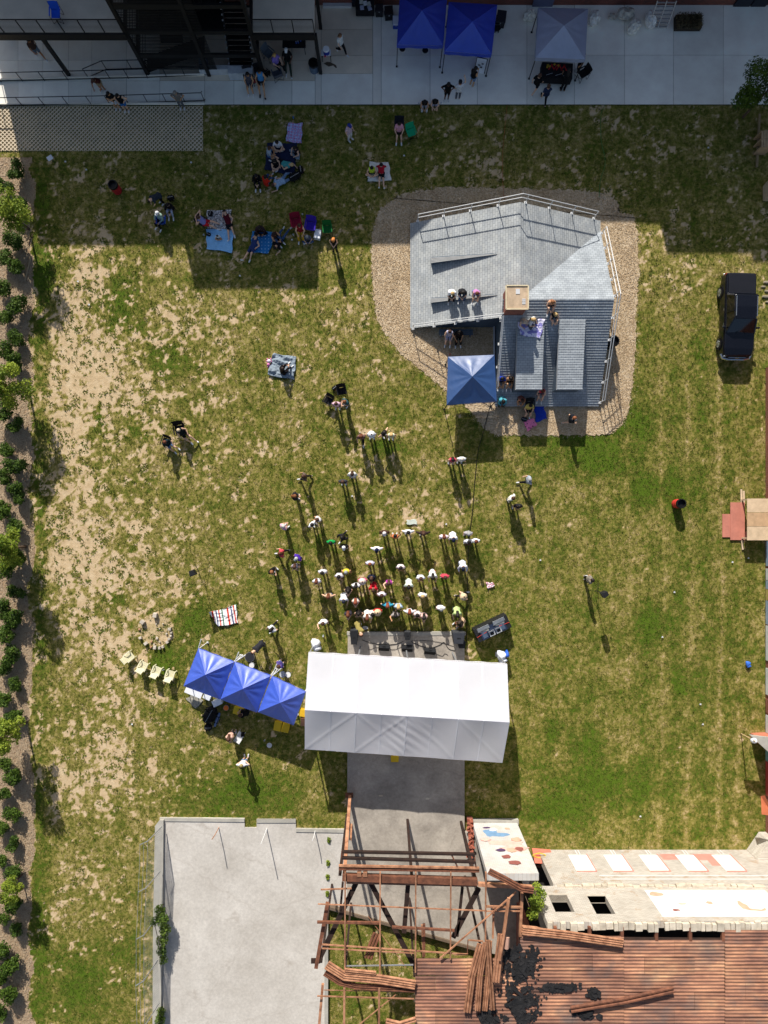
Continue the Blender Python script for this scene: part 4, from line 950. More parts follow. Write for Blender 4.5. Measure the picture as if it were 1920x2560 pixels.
sheeted_roof(1300, 1560, Y(2340,ZR), 0); sheeted_roof(1560, 1812, Y(2350,ZR), -.01); sheeted_roof(1812, 1960, Y(2325,ZR), .01); sheeted_roof(1038, 1300, Y(2396,ZR), -.02)
corrugated('roof_sheet', X(1038,ZR), 31, -48, -37.4, ruin, ROOFM, z=ZR-.08, sag=0)
for a in (1389,1475,1556,1642,1727,1809):
    MB().bar((X(a,ZR), yu-.2, ZR-.12), (X(a,ZR), Y(2356,ZR), ZR-.1), .16, .2).build('rafter', RUST, ruin, world=True)
MB().bar((X(1300,ZR), Y(2350,ZR), ZR-.14), (X(1812,ZR), Y(2354,ZR), ZR-.14), .14, .18).build('purlin', RUST_D, ruin, world=True)
# charred felt on the roof
def char_pile(px, py, rx, ry, label, seed, h=.3):
    """torn flakes of felt strewn over the sheets"""
    p = G(px, py, ZR+.03); r_ = random.Random(seed); T = thing('charred_felt', label, 'debris', p)
    n = int(640*rx*ry)+70; mb = MB(); ang = r_.uniform(-.4,.4)
    for i in range(n):
        q = math.sqrt(r_.random())*r_.choice((.6,.8,1.0,1.0,1.2,1.5)); t = r_.uniform(0,2*PI); x = rx*q*math.cos(t); y = ry*q*math.sin(t)
        if float(fbm(np.float64(x*1.9+seed*13), np.float64(y*1.9+seed*5), 4, .65)) < .36+.16*q: continue
        z = max(0, h*.3*(1-q))*r_.random()+.03; s = r_.uniform(.05,.22)*(1.15-.45*q); k = r_.choice((4,5,6))
        nx_, ny_ = r_.gauss(0,.16), r_.gauss(0,.16); ph = r_.uniform(0,6.3)
        pts = [(x+s*r_.uniform(.5,1.2)*math.cos(ph+2*PI*m_/k), y+s*r_.uniform(.5,1.2)*math.sin(ph+2*PI*m_/k)) for m_ in range(k)]
        top = [(a, b, z+(a-x)*nx_+(b-y)*ny_) for a, b in pts]
        mb.add(top+[(a, b, c_-.012) for a, b, c_ in top], [list(range(k)), list(range(k,2*k))[::-1]]+[[m_, k+m_, k+(m_+1) % k, (m_+1) % k] for m_ in range(k)])
    f_ = mb.build('felt_flakes', CHAR, T); f_['kind'] = 'stuff'
    for m_ in range(5):
        a = r_.uniform(0,6.3); d_ = r_.uniform(.2,.7); x, y = rx*d_*math.cos(a), ry*d_*math.sin(a)
        MB().bar((x,y,.1), (x+r_.uniform(-.5,.5)*min(1,rx), y+r_.uniform(-.5,.5)*min(1,ry), .12), .16, .02).build('felt_strip', CHAR, T)
char_pile(1300,2400,.9,1.1,'upper heap of black charred roofing on the rusted roof',1)
char_pile(1295,2510,1.1,1.2,'lower heap of black charred roofing on the rusted roof',2)
char_pile(1225,2545,.6,.4,'small black charred heap beside the upright rusted sheets',3,.25)
char_pile(1398,2468,1.0,.22,'long thin smear of black char on the rusted roof',4,.12)
char_pile(1484,2483,.36,.26,'small black char patch touching the lying rusted beam',5,.15)
char_pile(1470,2535,.9,.3,'black patch under the lying rusted beam',6,.12)  # thin scatter of black flakes just below the beam
for i, (a, b) in enumerate(((1429,2391),(1465,2379),(1577,2381),(1617,2413),(1699,2399),(1340,2451),(1435,2454),(1352,2496),(1615,2545))): pass

# steel frame
fr = thing('collapsed_steelwork', 'collapsed rusty steel roof frame over the grass left of the ruin', 'steel frame', G(1000,2300))
def fb(name, a, b, wd, m=RUST, h=None, za=ZR, zb=None): return MB().bar(G(*a, za), G(*b, zb if zb is not None else za), wd, h or wd*1.2).build(name, m, fr, world=True)
fb('beam',(855,2128.5),(1186,2135),.09,RUST_D,.2); fb('beam',(855,2131.5),(1186,2138),.05,RUST_L,.1)
fb('beam',(854,2144),(1189,2154),.09,RUST_D,.2); fb('beam',(854,2147),(1189,2157),.05,RUST_L,.1)
fb('tie',(855,2127),(854,2147),.06); fb('tie',(1185,2134),(1190,2168),.07); fb('tie',(1129,2137),(1143,2166),.07)
fb('beam',(847,2164),(1198,2170),.1,RUST_L); fb('beam',(847,2168),(1198,2175),.12,RUST_D,za=ZR-.1); fb('beam',(847,2172),(1198,2178),.1,RUST,za=ZR-.05)
fb('main_beam',(856,2192),(1193,2203),.34,RUST,.3,za=ZR-.1); fb('main_beam_flange',(866,2204),(1193,2212),.2,RUST_L,.08,za=ZR-.3); fb('main_beam',(1195,2210),(1330,2218),.18,RUST_L,.2)
for a in (898,913): MB().box(G(a,2185,ZR), (.22,.24,.18)).build('bracket', RUST_L, fr, world=True)
for a, y1_ in ((863,2440),(950.5,2440),(1039.5,2430),(1127,2398),(1214.5,2354)): fb('rafter',(a,2180),(a-1,y1_),.075,RUST_L,.12,za=ZR+.12)
for a, b in ((861,2640),(948,2640)): fb('rafter',(a,2468),(a-1,b),.11,RUST_L,.14,za=ZR+.12)
for a, b, wd in (((802,2224),(879,2221),.06),((795,2260),(1213,2277),.05),((793,2305),(950,2307),.11),((980,2317),(1136,2326),.1),((805,2361),(1170,2386),.06),((805,2371),(1035,2383),.05),((1136,2386),(1170,2386),.06),((1170,2350),(1208,2353),.06),((793,2490),(1035,2497),.05),((810,2475),(1035,2480),.03),((1214,2266),(1303,2268),.09),((1214,2278),(1300,2278),.05)):
    fb('purlin', a, b, wd, RUST_L if wd < .1 else RUST, za=ZR+.05)
fb('sag_rod',(865,2415),(1033,2412),.05,STEEL_G,za=ZR)
for a, b, wd in (((890,2208),(795,2404),.26),((927,2208),(1034,2412),.24),((1020,2212),(1010,2331),.24),((1197,2220),(1133,2343),.24),((1156,2218),(1143,2340),.14),((857,2206),(851,2275),.12)):
    fb('brace', a, b, wd, RUST_D, .16, za=ZR-.5)
fb('brace',(819,2256),(790,2420),.2,RUST,.14,za=ZR-.4); MB().box(G(789,2402,ZR-.4),(.5,.25,.1)).build('gusset', RUST_D, fr, world=True)
fb('brace',(1060+0,2310),(1060,2390),.14,RUST,za=ZR-.6); fb('brace',(1055,2312),(1058,2392),.1,RUST_L,za=ZR-.6)
fb('brace',(807,2460),(791,2640),.14,RUST_L,za=ZR-.3); fb('brace',(1170,2350),(1168,2386),.05,za=ZR)
fb('brace',(920,2290),(1016,2420),.03,RUST_L); fb('brace',(990,2486),(900,2560),.04,RUST_L); fb('brace',(1290,2230),(1100,2396),.06,RUST_L,za=ZR+.2)
fb('brace',(1272,2245),(1257,2350),.14,RUST_L,za=ZR+.3); fb('rafter',(1305,2232),(1300,2340),.14,RUST_L); fb('rafter',(1234,2270),(1232,2345),.1,RUST_L,za=ZR-.2)
for (a, b), (c_, d_), wd in (((875,1989),(861,2186),.19),((878,2062),(876,2098),.16)):
    MB().bar(G(a,b,.3), G(c_,d_,ZR-.2) if wd > .17 else G(c_,d_,1.9), wd, wd).build('column', RUST_L, fr, world=True)
MB().box(G(873,1988,.34), (.5,.3,.1)).build('base_plate', RUST, fr, world=True)
for a, b in ((1030,2200),(1190,2206),(850,2185)):        # legs that carry the main beam
    t = G(a, b, ZR-.3); MB().bar((t.x,t.y,.3),(t.x,t.y,ZR-.25),.16).build('column', RUST_D, fr, world=True)
for a, b in ((805,2390),(1035,2425),(862,2440),(1200,2360)):
    t = G(a, b, ZR-.6); MB().bar((t.x,t.y,0),(t.x,t.y,ZR-.1),.12).build('column', RUST_D, fr, world=True)

def strip(label, pts, wpx, ribs=3, z=ZR+.25, m=None, end=None):
    """long roofing strip with folded ribs along a bent line (plan pixels)"""
    P = [G(a, b, z+(q[0] if q else 0)) for a, b, *q in pts]; T = thing('roofing_strip', label, 'metal sheet', P[0])
    wd = wpx/38*(1-z/45); m = m or RUST_L
    for r_ in range(ribs):
        secs = []
        for i, p in enumerate(P):
            d = (P[min(i+1,len(P)-1)]-P[max(i-1,0)]); d.z = 0; d.normalize(); s = Vector((d.y,-d.x,0))
            c0 = p+s*(wd*((r_+.04)/ribs-.5)); c1 = p+s*(wd*((r_+.96)/ribs-.5)); mid = (c0+c1)/2
            secs.append([c0+Vector((0,0,.0)), c0+(c1-c0)*.3+Vector((0,0,.07)), c0+(c1-c0)*.7+Vector((0,0,.07)), c1, c1-Vector((0,0,.02)), c0-Vector((0,0,.02))])
        MB().loft(secs).build('rib', m, T, world=True)
    return T
strip('bent orange rusted strips across the frame, upper of the two bundles', [(817,2412),(861,2440),(950,2448),(1038,2462)], 24, 4)
strip('bent brown rusted strips under the orange bundle across the frame', [(812,2432),(850,2456),(890,2466),(1038,2473)], 16, 3, ZR+.1, RUST)
strip('short pale rusted strip wedged above the orange bundle', [(862,2424),(940,2432)], 9, 2, ZR+.3)
strip('upright rusted strip bundle on the roof, far left of the fan', [(1202,2360),(1180,2440),(1168,2530)], 19, 3)
strip('upright rusted strip bundle on the roof, second in the fan', [(1214,2356),(1200,2440),(1194,2526)], 15, 3, ZR+.3)
strip('upright rusted strip bundle on the roof, third in the fan', [(1224,2352),(1220,2440),(1212,2526)], 14, 3, ZR+.2)
strip('upright rusted strip bundle on the roof, right end of the fan', [(1220,2350),(1226,2440),(1232,2524)], 13, 2, ZR+.4)
strip('rusted strip bundle standing right of the fan by the char', [(1254,2335),(1246,2400),(1240,2455)], 20, 3, ZR+.5)
strip('long narrow rusted plank rising past the char heap', [(1273,2246),(1262,2330),(1250,2400)], 7, 1, ZR+.7)
strip('short rusted strips dangling over the grass inside the frame', [(943,2334),(930,2366),(921,2396)], 22, 3, ZR-.2, RUST)
strip('long pale rusted strip lying along the dark roof openings', [(1306,2326),(1420,2338),(1557,2358)], 22, 4)
strip('brown rusted ridge strip bent over the wall corner by the ivy', [(1222,2178),(1262,2198),(1304,2222),(1334,2226)], 17, 3, ZR+.5, RUST)
strip('heavy brown rusted beam lying askew on the big roof', [(1427,2524),(1560,2502),(1684,2474)], 19, 2, ZR+.2, RUST)
strip('tan rusted sheet ends at the bottom edge of the frame', [(965,2552),(1000,2560),(1040,2548)], 14, 2, ZR+.2)
strip('short brown strip bundle at the left end of the dark openings', [(1304,2322),(1340,2326),(1352,2330)], 20, 3, ZR+.1)
strip('small pink-brown sheet scrap above the char heap', [(1268,2343),(1266,2372)], 13, 1, ZR+.5, mat('scrap_pink', rgb(190,150,130), .8))

# red painted board and low plank leaning at the foot of the long wall
bd = thing('painted_board', 'red board with a yellow scribble leaning at the foot of the white wall', 'board', G(1355,2135))
MB().add([G(1330,2120,.1),G(1376,2124,.1),G(1390,2160,1.2),G(1337,2158,1.2)], [[3,2,1,0]]).build('board', mat('board_red', rgb(206,112,92), .8, var=.15), bd, world=True)
ar = [G(1348+13*math.cos(t)+3*math.cos(3*t), 2140+6*math.sin(t), .75) for t in [2*PI*i/24 for i in range(25)]]
MB().tube([a+Vector((0,.05,.03)) for a in ar], .035, 4).build('scribble', mat('scribble', rgb(206,176,60), .8), bd, world=True)
tag(MB().bar(G(1394,2142,.2), G(1434,2163,.4), .12, .06).build('timber_plank', RUST), 'brown plank lying below the first white blocked window', 'plank')
tag(MB().bar(G(1332,2165,.2), G(1392,2166,.2), .15, .08).build('timber_plank', RUST), 'brown plank under the red scribbled board', 'plank')

# ------------------------------------------------------------------ right-hand wall with paint
rw = thing('boundary_wall', 'brick wall with painted panels along the right edge of the frame', 'wall', G(1912,1500))
XW_ = X(1914)
MB().box((XW_+.25, (Y(920)+Y(2160))/2, 1.7), (.5, Y(920)-Y(2160), 3.4)).build('wall', BRICK_REDY, rw, world=True)
PB = mat('paint_sky', rgb(150,166,182), .7, var=.15, scale=3); PY = mat('paint_yellow', rgb(176,158,96), .7, var=.15); PTW = mat('paint_pale', rgb(206,208,206), .7, var=.15, scale=2)
for i, (a, b, m_) in enumerate(((1335,1352,PY),(1352,1415,PB),(1420,1450,PTW),(1450,1472,PB),(1472,1500,PY),(1500,1560,PB),(1562,1650,PTW),(1668,1735,PTW),(1745,1780,BRICK_REDY),(1785,1830,PTW),(1872,1900,mat('paint_teal', rgb(110,150,144), .7)),(1900,1985,mat('paint_crimson', rgb(160,62,58), .7, var=.2)))):
    MB().box((XW_-.02-.002*i, (Y(a)+Y(b))/2, .95), (.04, Y(a)-Y(b)-.03, 1.7)).build('painted_panel', m_, rw, world=True)
aw = MB().add([G(1902,1990,2.2),G(1912,1988,2.5),G(1934,2040,2.5),G(1904,2036,2.2)], [[0,3,2,1]]).build('awning', mat('awning_orange', rgb(196,110,74), .7), rw, world=True)
sw = thing('wall_stub', 'short wall stub with a concrete coping and orange side at the right edge', 'wall', G(1900,1850))
MB().prism([(X(1876),Y(1832)),(X(1960),Y(1828)),(X(1960),Y(1846)),(X(1876),Y(1846))], 0, 2.2).build('stub_wall', mat('stub_orange', rgb(180,112,88), .8, var=.15), sw, world=True)
MB().prism([(X(1876,2.2)-.1,Y(1832,2.2)-1.0+.9),(X(1960),Y(1828)+.1),(X(1960),Y(1846)-.1),(X(1876)-.1,Y(1846)-.1)], 2.2, 2.36).build('coping', KERBC, sw, world=True)
pl = thing('leaning_pole', 'tan pole with a white bag tied on, leaning by the wall stub', 'pole', G(1853,1834))
MB().tube([G(1853,1834,.02), G(1888,1853,2.7)], .035, 6).build('pole', mat('tan_pole', rgb(206,176,134), .7), pl, world=True)
MB().lathe(G(1885,1851,2.3), [(.02,-.3),(.18,-.15),(.2,.0),(.1,.2),(.03,.3)], 9).build('bag', mat('bag_e6e8ee','e6e8ee'), pl, world=True, smooth=True)
# timber platform and boards by the wall
PLY = mat('plywood', rgb(190,158,122), .8, var=.25, scale=2.5); PLY2 = mat('plywood_pale', rgb(206,182,150), .8, var=.2, scale=2.5); REDB = mat('red_board', rgb(190,122,104), .85, var=.16, scale=2)
pf = thing('timber_platform', 'raised plywood platform against the right wall', 'platform', G(1885,1297))
for i in range(3):
    a0, a1 = 1246+i*35, 1246+(i+1)*35
    MB().prism([(X(1868,.9),Y(a0,.9)-.01),(X(1922,.9),Y(a0,.9)-.01),(X(1922,.9),Y(a1,.9)+.01),(X(1868,.9),Y(a1,.9)+.01)], .86, .9+.004*i).build('deck_board', PLY if i % 2 else PLY2, pf, world=True)
for a, b in ((1870,1249),(1870,1346),(1918,1249),(1918,1346)):
    p = G(a, b, .8); MB().box((p.x,p.y,.43),(.1,.1,.86)).build('leg', PLY2, pf, world=True)
MB().bar(G(1868,1346,.8), G(1920,1346,.8), .06, .14).build('joist', PLY2, pf, world=True)
def board(label, c4, z, m, th=.03):
    p = G(*c4[0]); T = MB().slab([G(a,b,z) for a, b in c4], th).build('loose_board', m); return tag(T, label, 'board')
board('large red painted board on the grass beside the plywood platform', [(1826,1350),(1862,1350),(1862,1256),(1826,1256)], .09, REDB)
board('smaller red painted board half under the large one', [(1806,1343),(1829,1343),(1826,1285),(1806,1285)], .05, REDB)
board('red triangular offcut between the red board and the platform', [(1863,1350),(1874,1335),(1876,1325),(1863,1330)], .1, REDB)
for i, (a, b, c_, d_, lb) in enumerate(((1853,1223,1854,1258,'left of two pale planks poking from the top of the red board'),(1859,1227,1860,1258,'right of two pale planks poking from the top of the red board'),(1855,1348,1857,1374,'pale plank poking from the bottom of the red board'))):
    tag(MB().bar(G(a,b,.05), G(c_,d_,.05), .12, .05).build('timber_plank', PLY2), lb, 'plank')
tag(MB().bar(G(1899,285,.15), G(1892,418,.15), .12, .12).build('timber_plank', mat('old_timber', rgb(150,128,96), .85)), 'long weathered timber on the grass in the top right shade', 'plank')
pt = thing('timber_pallet', 'wooden pallet stack cut by the right edge in the shade', 'pallet', G(1915,355))
for i in range(4):
    for j in range(2): MB().box((X(1906+i*6,1.0), Y(337+j*22,1.0)+.02*i, 1.0), (.12,.5,.03)).build('slat', PLY, pt, world=True)
for j in range(3): MB().box((X(1916,.9), Y(330+j*19,.9), .5), (.75,.09,.96)).build('stringer', PLY, pt, world=True)
wb = thing('timber_box', 'pale wooden box cut by the right edge below the pallet', 'box', G(1915,480))
MB().prism([(X(1907),Y(503)),(X(1960),Y(503)),(X(1960),Y(462)),(X(1915),Y(456)),(X(1907),Y(466))], 0, .8).build('box_side', PLY2, wb, world=True); MB().prism([(X(1907)-.03,Y(503)-.03),(X(1960),Y(503)-.03),(X(1960),Y(460)),(X(1915),Y(454)),(X(1907)-.03,Y(466))], .8, .84).build('box_lid', PLY, wb, world=True)
rk = thing('stone_heap', 'pale stones heaped at the right edge beside the black pickup', 'stones', G(1915,725))
for i, (a, b, s) in enumerate(((1916,706,.28),(1908,717,.2),(1918,728,.24),(1913,742,.3),(1919,755,.2))):
    p = G(a, b); s *= .6; MB().lathe((p.x,p.y,.0), [(.06,0),(s,s*.2),(s*.8,s*.5),(s*.3,s*.6)], 7, sx=1.5, sy=.6).build('stone', mat('dull_stone', rgb(150,138,118), .95, var=.3), rk, world=True)

# ------------------------------------------------------------------ chain-link fence along the court
cf = thing('chain_link_fence', 'leaning chain-link fence with barbed arms along the left side of the court', 'fence', G(395,2300))
fp = [(405,2066),(401,2178),(396,2290),(395,2400),(398,2508)]
tops = []
for a, b in fp:
    p = G(a, b, .5); t = p+Vector((-.25,.0,2.0)); e = t+Vector((-.35,-.05,.35)); tops.append((p, t, e))
    MB().tube([p, t, e], .035, 6).build('post', STEEL_G, cf, world=True)
for i in range(len(fp)-1):
    (p, t, e), (p2, t2, e2) = tops[i], tops[i+1]
    mesh = MB(); n = 20
    for j in range(n+1):
        for sgn in (1, -1):
            u0 = j/n; L_ = .3
            for s in range(4):
                a0 = u0+sgn*s*.045; a1 = u0+sgn*(s+1)*.045
                if 0 <= a0 <= 1 and 0 <= a1 <= 1:
                    q0 = p+(p2-p)*a0; w0 = t+(t2-t)*a0; q1 = p+(p2-p)*a1; w1 = t+(t2-t)*a1
                    mesh.bar(q0+(w0-q0)*(s/4), q1+(w1-q1)*((s+1)/4), .008)
    mesh.build('chain_link_mesh', STEEL_G, cf, world=True)
    for (A, B) in ((t, t2), (e, e2), ((t+e)/2, (t2+e2)/2)): MB().tube([A, (A+B)/2+Vector((0,0,-.06)), B], .012, 5).build('wire', STEEL_G, cf, world=True)
for i, (a, b, c_, d_, m_, lb) in enumerate(((547,2069,528,2098,RUST_L,'rusty bent pipe post leaning on the pale court'),(667,2072,652,2110,W_LEG,'white pipe post on the court, the longer of the two'),(788,2077,779,2101,W_LEG,'white pipe post on the court near the stage pad'))):
    z = 45*(1-math.hypot(a-960,b-1280)/math.hypot(c_-960,d_-1280)); t = G(c_, d_, z); p = G(a, b, .06)
    tag(MB().tube([p, p+Vector((0,0,1.0)), Vector((p.x+(t.x-p.x)*.5,p.y,z))], .03, 6).build('pipe_post', m_), lb, 'post')
# ------------------------------------------------------------------ planting: shrubs, trees, ivy
LEAF = {}
def leaf_mat(key, a, b):
    m = bpy.data.materials.new(key); n = nodes_of(m); L = n.links.new
    out = n.nodes.new('ShaderNodeOutputMaterial'); p = n.nodes.new('ShaderNodeBsdfPrincipled'); p.inputs['Roughness'].default_value = .6; p.inputs['Specular IOR Level'].default_value = .2
    at = n.nodes.new('ShaderNodeAttribute'); at.attribute_name = 'tone'; r = n.nodes.new('ShaderNodeValToRGB'); r.color_ramp.elements[0].color = a; r.color_ramp.elements[1].color = b
    L(at.outputs['Fac'], r.inputs[0]); L(r.outputs[0], p.inputs['Base Color']); tr = n.nodes.new('ShaderNodeBsdfTranslucent'); L(r.outputs[0], tr.inputs[0])
    mx = n.nodes.new('ShaderNodeMixShader'); mx.inputs[0].default_value = .3; L(p.outputs[0], mx.inputs[1]); L(tr.outputs[0], mx.inputs[2]); L(mx.outputs[0], out.inputs[0]); return m
LF_D = leaf_mat('leaf_dark', rgb(44,68,22), rgb(92,116,38)); LF_L = leaf_mat('leaf_light', rgb(86,112,32), rgb(156,168,60)); LF_M = leaf_mat('leaf_mid', rgb(58,84,30), rgb(112,132,52))
BARK = mat('bark', rgb(96,78,62), .9, var=.3, scale=8)
def leaves(name, clumps, n, size, m, seed):
    r = np.random.default_rng(seed); cl = np.array(clumps); w_ = cl[:, 3]**3; pick = r.choice(len(cl), n, p=w_/w_.sum()); c = cl[pick]
    d = r.normal(size=(n,3)); d /= np.linalg.norm(d, axis=1)[:, None]; rad = c[:, 3]*r.random(n)**.4
    pos = c[:, :3]+d*rad[:, None]*np.array([1,1,.85]); pos[:, 2] = np.maximum(pos[:, 2], .03)
    nrm = d*.6+r.normal(size=(n,3))*.6+np.array([0,0,.5]); nrm /= np.linalg.norm(nrm, axis=1)[:, None]
    t = np.cross(nrm, r.normal(size=(n,3))); t /= np.linalg.norm(t, axis=1)[:, None]; b = np.cross(nrm, t); s = size*r.uniform(.6,1.4,n)[:, None]
    V = np.stack([pos-t*s, pos+b*s*.5, pos+t*s, pos-b*s*.5], 1).reshape(-1,3)
    me = bpy.data.meshes.new(name); me.vertices.add(n*4); me.vertices.foreach_set('co', V.astype(np.float32).ravel())
    me.loops.add(n*4); me.loops.foreach_set('vertex_index', np.arange(n*4, dtype=np.int32)); me.polygons.add(n); me.polygons.foreach_set('loop_start', (np.arange(n)*4).astype(np.int32)); me.update(calc_edges=True)
    a = me.attributes.new('tone','FLOAT','POINT'); tone = np.clip(r.normal(.5,.25,n)+(r.random(len(cl))[pick]-.5)*.5,0,1); a.data.foreach_set('value', np.repeat(tone,4).astype(np.float32)); me.materials.append(m); return me
def shrub_meshes(seed):
    r_ = random.Random(seed); cl = [(0,0,.42,.34)]
    for i in range(9):
        t = r_.uniform(0,6.3); q = r_.uniform(.18,.36); cl.append((q*math.cos(t), q*math.sin(t), r_.uniform(.25,.65), r_.uniform(.14,.24)))
    st = MB().tube([(0,0,-.05),(.02,0,.2),(0,.03,.5)], .035, 5, .015)
    for i in range(4):
        t = i*1.6+r_.random(); st.tube([(0,0,.15),(.2*math.cos(t),.2*math.sin(t),.45)], .015, 4, .006)
    return leaves('crown', cl, 1300, .05, LF_D, seed), st.mesh('stem')
def tree_meshes(seed, hgt=3.6, rad=.95, cr=1.0, nl=4200):
    r_ = random.Random(seed); cl = []; st = MB().tube([(0,0,-.1),(.05,.02,hgt*.4),(.0,.08,hgt*.92)], .08, 7, .02)
    for i in range(22):
        t = r_.uniform(0,6.3); z = hgt*r_.uniform(.4,1.0); q = rad*r_.uniform(.2,1.0)*(1.15-abs(z/hgt-.65)); e = (q*math.cos(t), q*math.sin(t), z); cl.append((*e, r_.uniform(.28,.46)*cr))
        st.tube([(0,.03,z*.75),(e[0]*.6,e[1]*.6,z*.92),e], .025, 4, .008)
    return leaves('crown', cl, nl, .07, LF_L, seed), st.mesh('trunk')
SHR = [shrub_meshes(i) for i in range(5)]; TRE = [tree_meshes(20+i) for i in range(4)]
for (c_, s_) in SHR+TRE: s_.materials.append(BARK)
def plant(name, meshes, loc, rz, sc, label, cat, group, pn=('crown','stem')):
    T = thing(name, label, cat, loc, rz, group)
    for me_, nm in zip(meshes, pn):
        o = bpy.data.objects.new(nm, me_); C.objects.link(o); o.parent = T; o.scale = (sc,sc,sc)
    return T
ORD = ['first','second','third','fourth','fifth','sixth','seventh','eighth','ninth','tenth','eleventh','twelfth','thirteenth','fourteenth','fifteenth','sixteenth','seventeenth','eighteenth','nineteenth','twentieth','twenty-first','twenty-second','twenty-third','twenty-fourth','twenty-fifth','twenty-sixth','twenty-seventh','twenty-eighth','twenty-ninth','thirtieth']
INNER = [(46,434),(46,513),(41,593),(42,670),(46,756),(41,841),(41,914),(41,1064),(39,1160),(42,1236),(39,1314),(43,1397),(38,1478),(37,1553),(37,1632),(37,1719),(35,1787),(37,1947),(37,2031),(35,2114),(35,2188),(35,2254),(35,2332),(27,2416),(28,2490)]
OUTER = [(15,471),(15,640),(13,719),(13,797),(13,882),(15,1035),(12,1122),(12,1200),(11,1276),(12,1428),(11,1520),(11,1591),(12,1672),(6,1756),(12,1906),(8,1990),(6,2073),(6,2149),(4,2301),(4,2373),(3,2453),(6,2540)]
TREES = [(23,533,1.15),(24,966,1.15),(14,1371,1.2),(16,1836,1.15),(4,2238,.8)]
rr = random.Random(9)
for row, nm in ((INNER,'right-hand row of the mulch bed'),(OUTER,'left-hand row at the frame edge')):
    for i, (a, b) in enumerate(row):
        sc = rr.uniform(1.15,1.7)*(1 if b < 1700 else .88); a += rr.uniform(-4,4); b += rr.uniform(-7,7)
        plant('evergreen_shrub', SHR[rr.randrange(5)], G(a,b,.5)*Vector((1,1,0)) if False else Vector((X(a,.5),Y(b,.5),0)), rr.uniform(0,6.3), sc, 'round dark green shrub, %s from the top in the %s' % (ORD[i], nm), 'shrub', 'shrubs in the mulch bed')
for i, (a, b, sc) in enumerate(TREES):
    plant('young_tree', TRE[i % 4], Vector((X(a,2.4),Y(b,2.4),0)), rr.uniform(0,6.3), sc, 'light green young tree, %s from the top along the left edge' % ORD[i], 'tree', 'young trees along the left edge', ('crown','trunk'))
bt = tree_meshes(77, 5.0, 1.7, 1.6, 9000)
bt[1].materials.append(BARK); bt[0].materials[0] = LF_D
plant('dark_tree', bt, Vector((X(1922,3),Y(222,3),0)), 0, 1.1, 'dark leafy tree cut by the right edge at the end of the apron', 'tree', None, ('crown','trunk'))
def ivy(label, pts, n, seed, m=LF_M, size=.06):
    cl = [(*G(a,b,z), r_) for a, b, z, r_ in pts]; c0 = Vector(cl[0][:3]); c0.z = 0; T = thing('climbing_weed', label, 'plant', c0)
    me_ = leaves('foliage', [(a-c0.x,b-c0.y,z,r_) for a,b,z,r_ in cl], n, size, m, seed); o = bpy.data.objects.new('foliage', me_); C.objects.link(o); o.parent = T
    MB().tube([(0,0,0)]+[(a-c0.x,b-c0.y,z) for a,b,z,r_ in cl], .02, 5).build('stem', BARK, T)
ivy('green ivy climbing the wall corner beside the rusted ridge strip', [(1330,2285,7.4,.35),(1345,2262,7.2,.4),(1350,2238,7.0,.4),(1342,2218,6.8,.3),(1335,2250,7.6,.3)], 1500, 5, LF_L)
ivy('green weeds on the low wall beside the chain-link fence', [(400,2278,.9,.4),(405,2300,1.1,.45),(412,2325,.9,.4),(405,2352,.8,.4),(404,2378,.7,.35),(408,2400,.6,.3),(385,2305,1.4,.3)], 2600, 6, LF_M)
ivy('small weed clump at the bottom of the low wall', [(402,2530,.5,.3),(400,2550,.6,.35)], 700, 7, LF_M)
for i, (a, b) in enumerate(((822,2098),(820,2155),(819,2190),(818,2232))):
    ivy('small yellow weed in the court joint, %s from the top' % ORD[i], [(a,b,.12,.13),(a,b+6,.1,.12)], 160, 30+i, LF_L, .05)

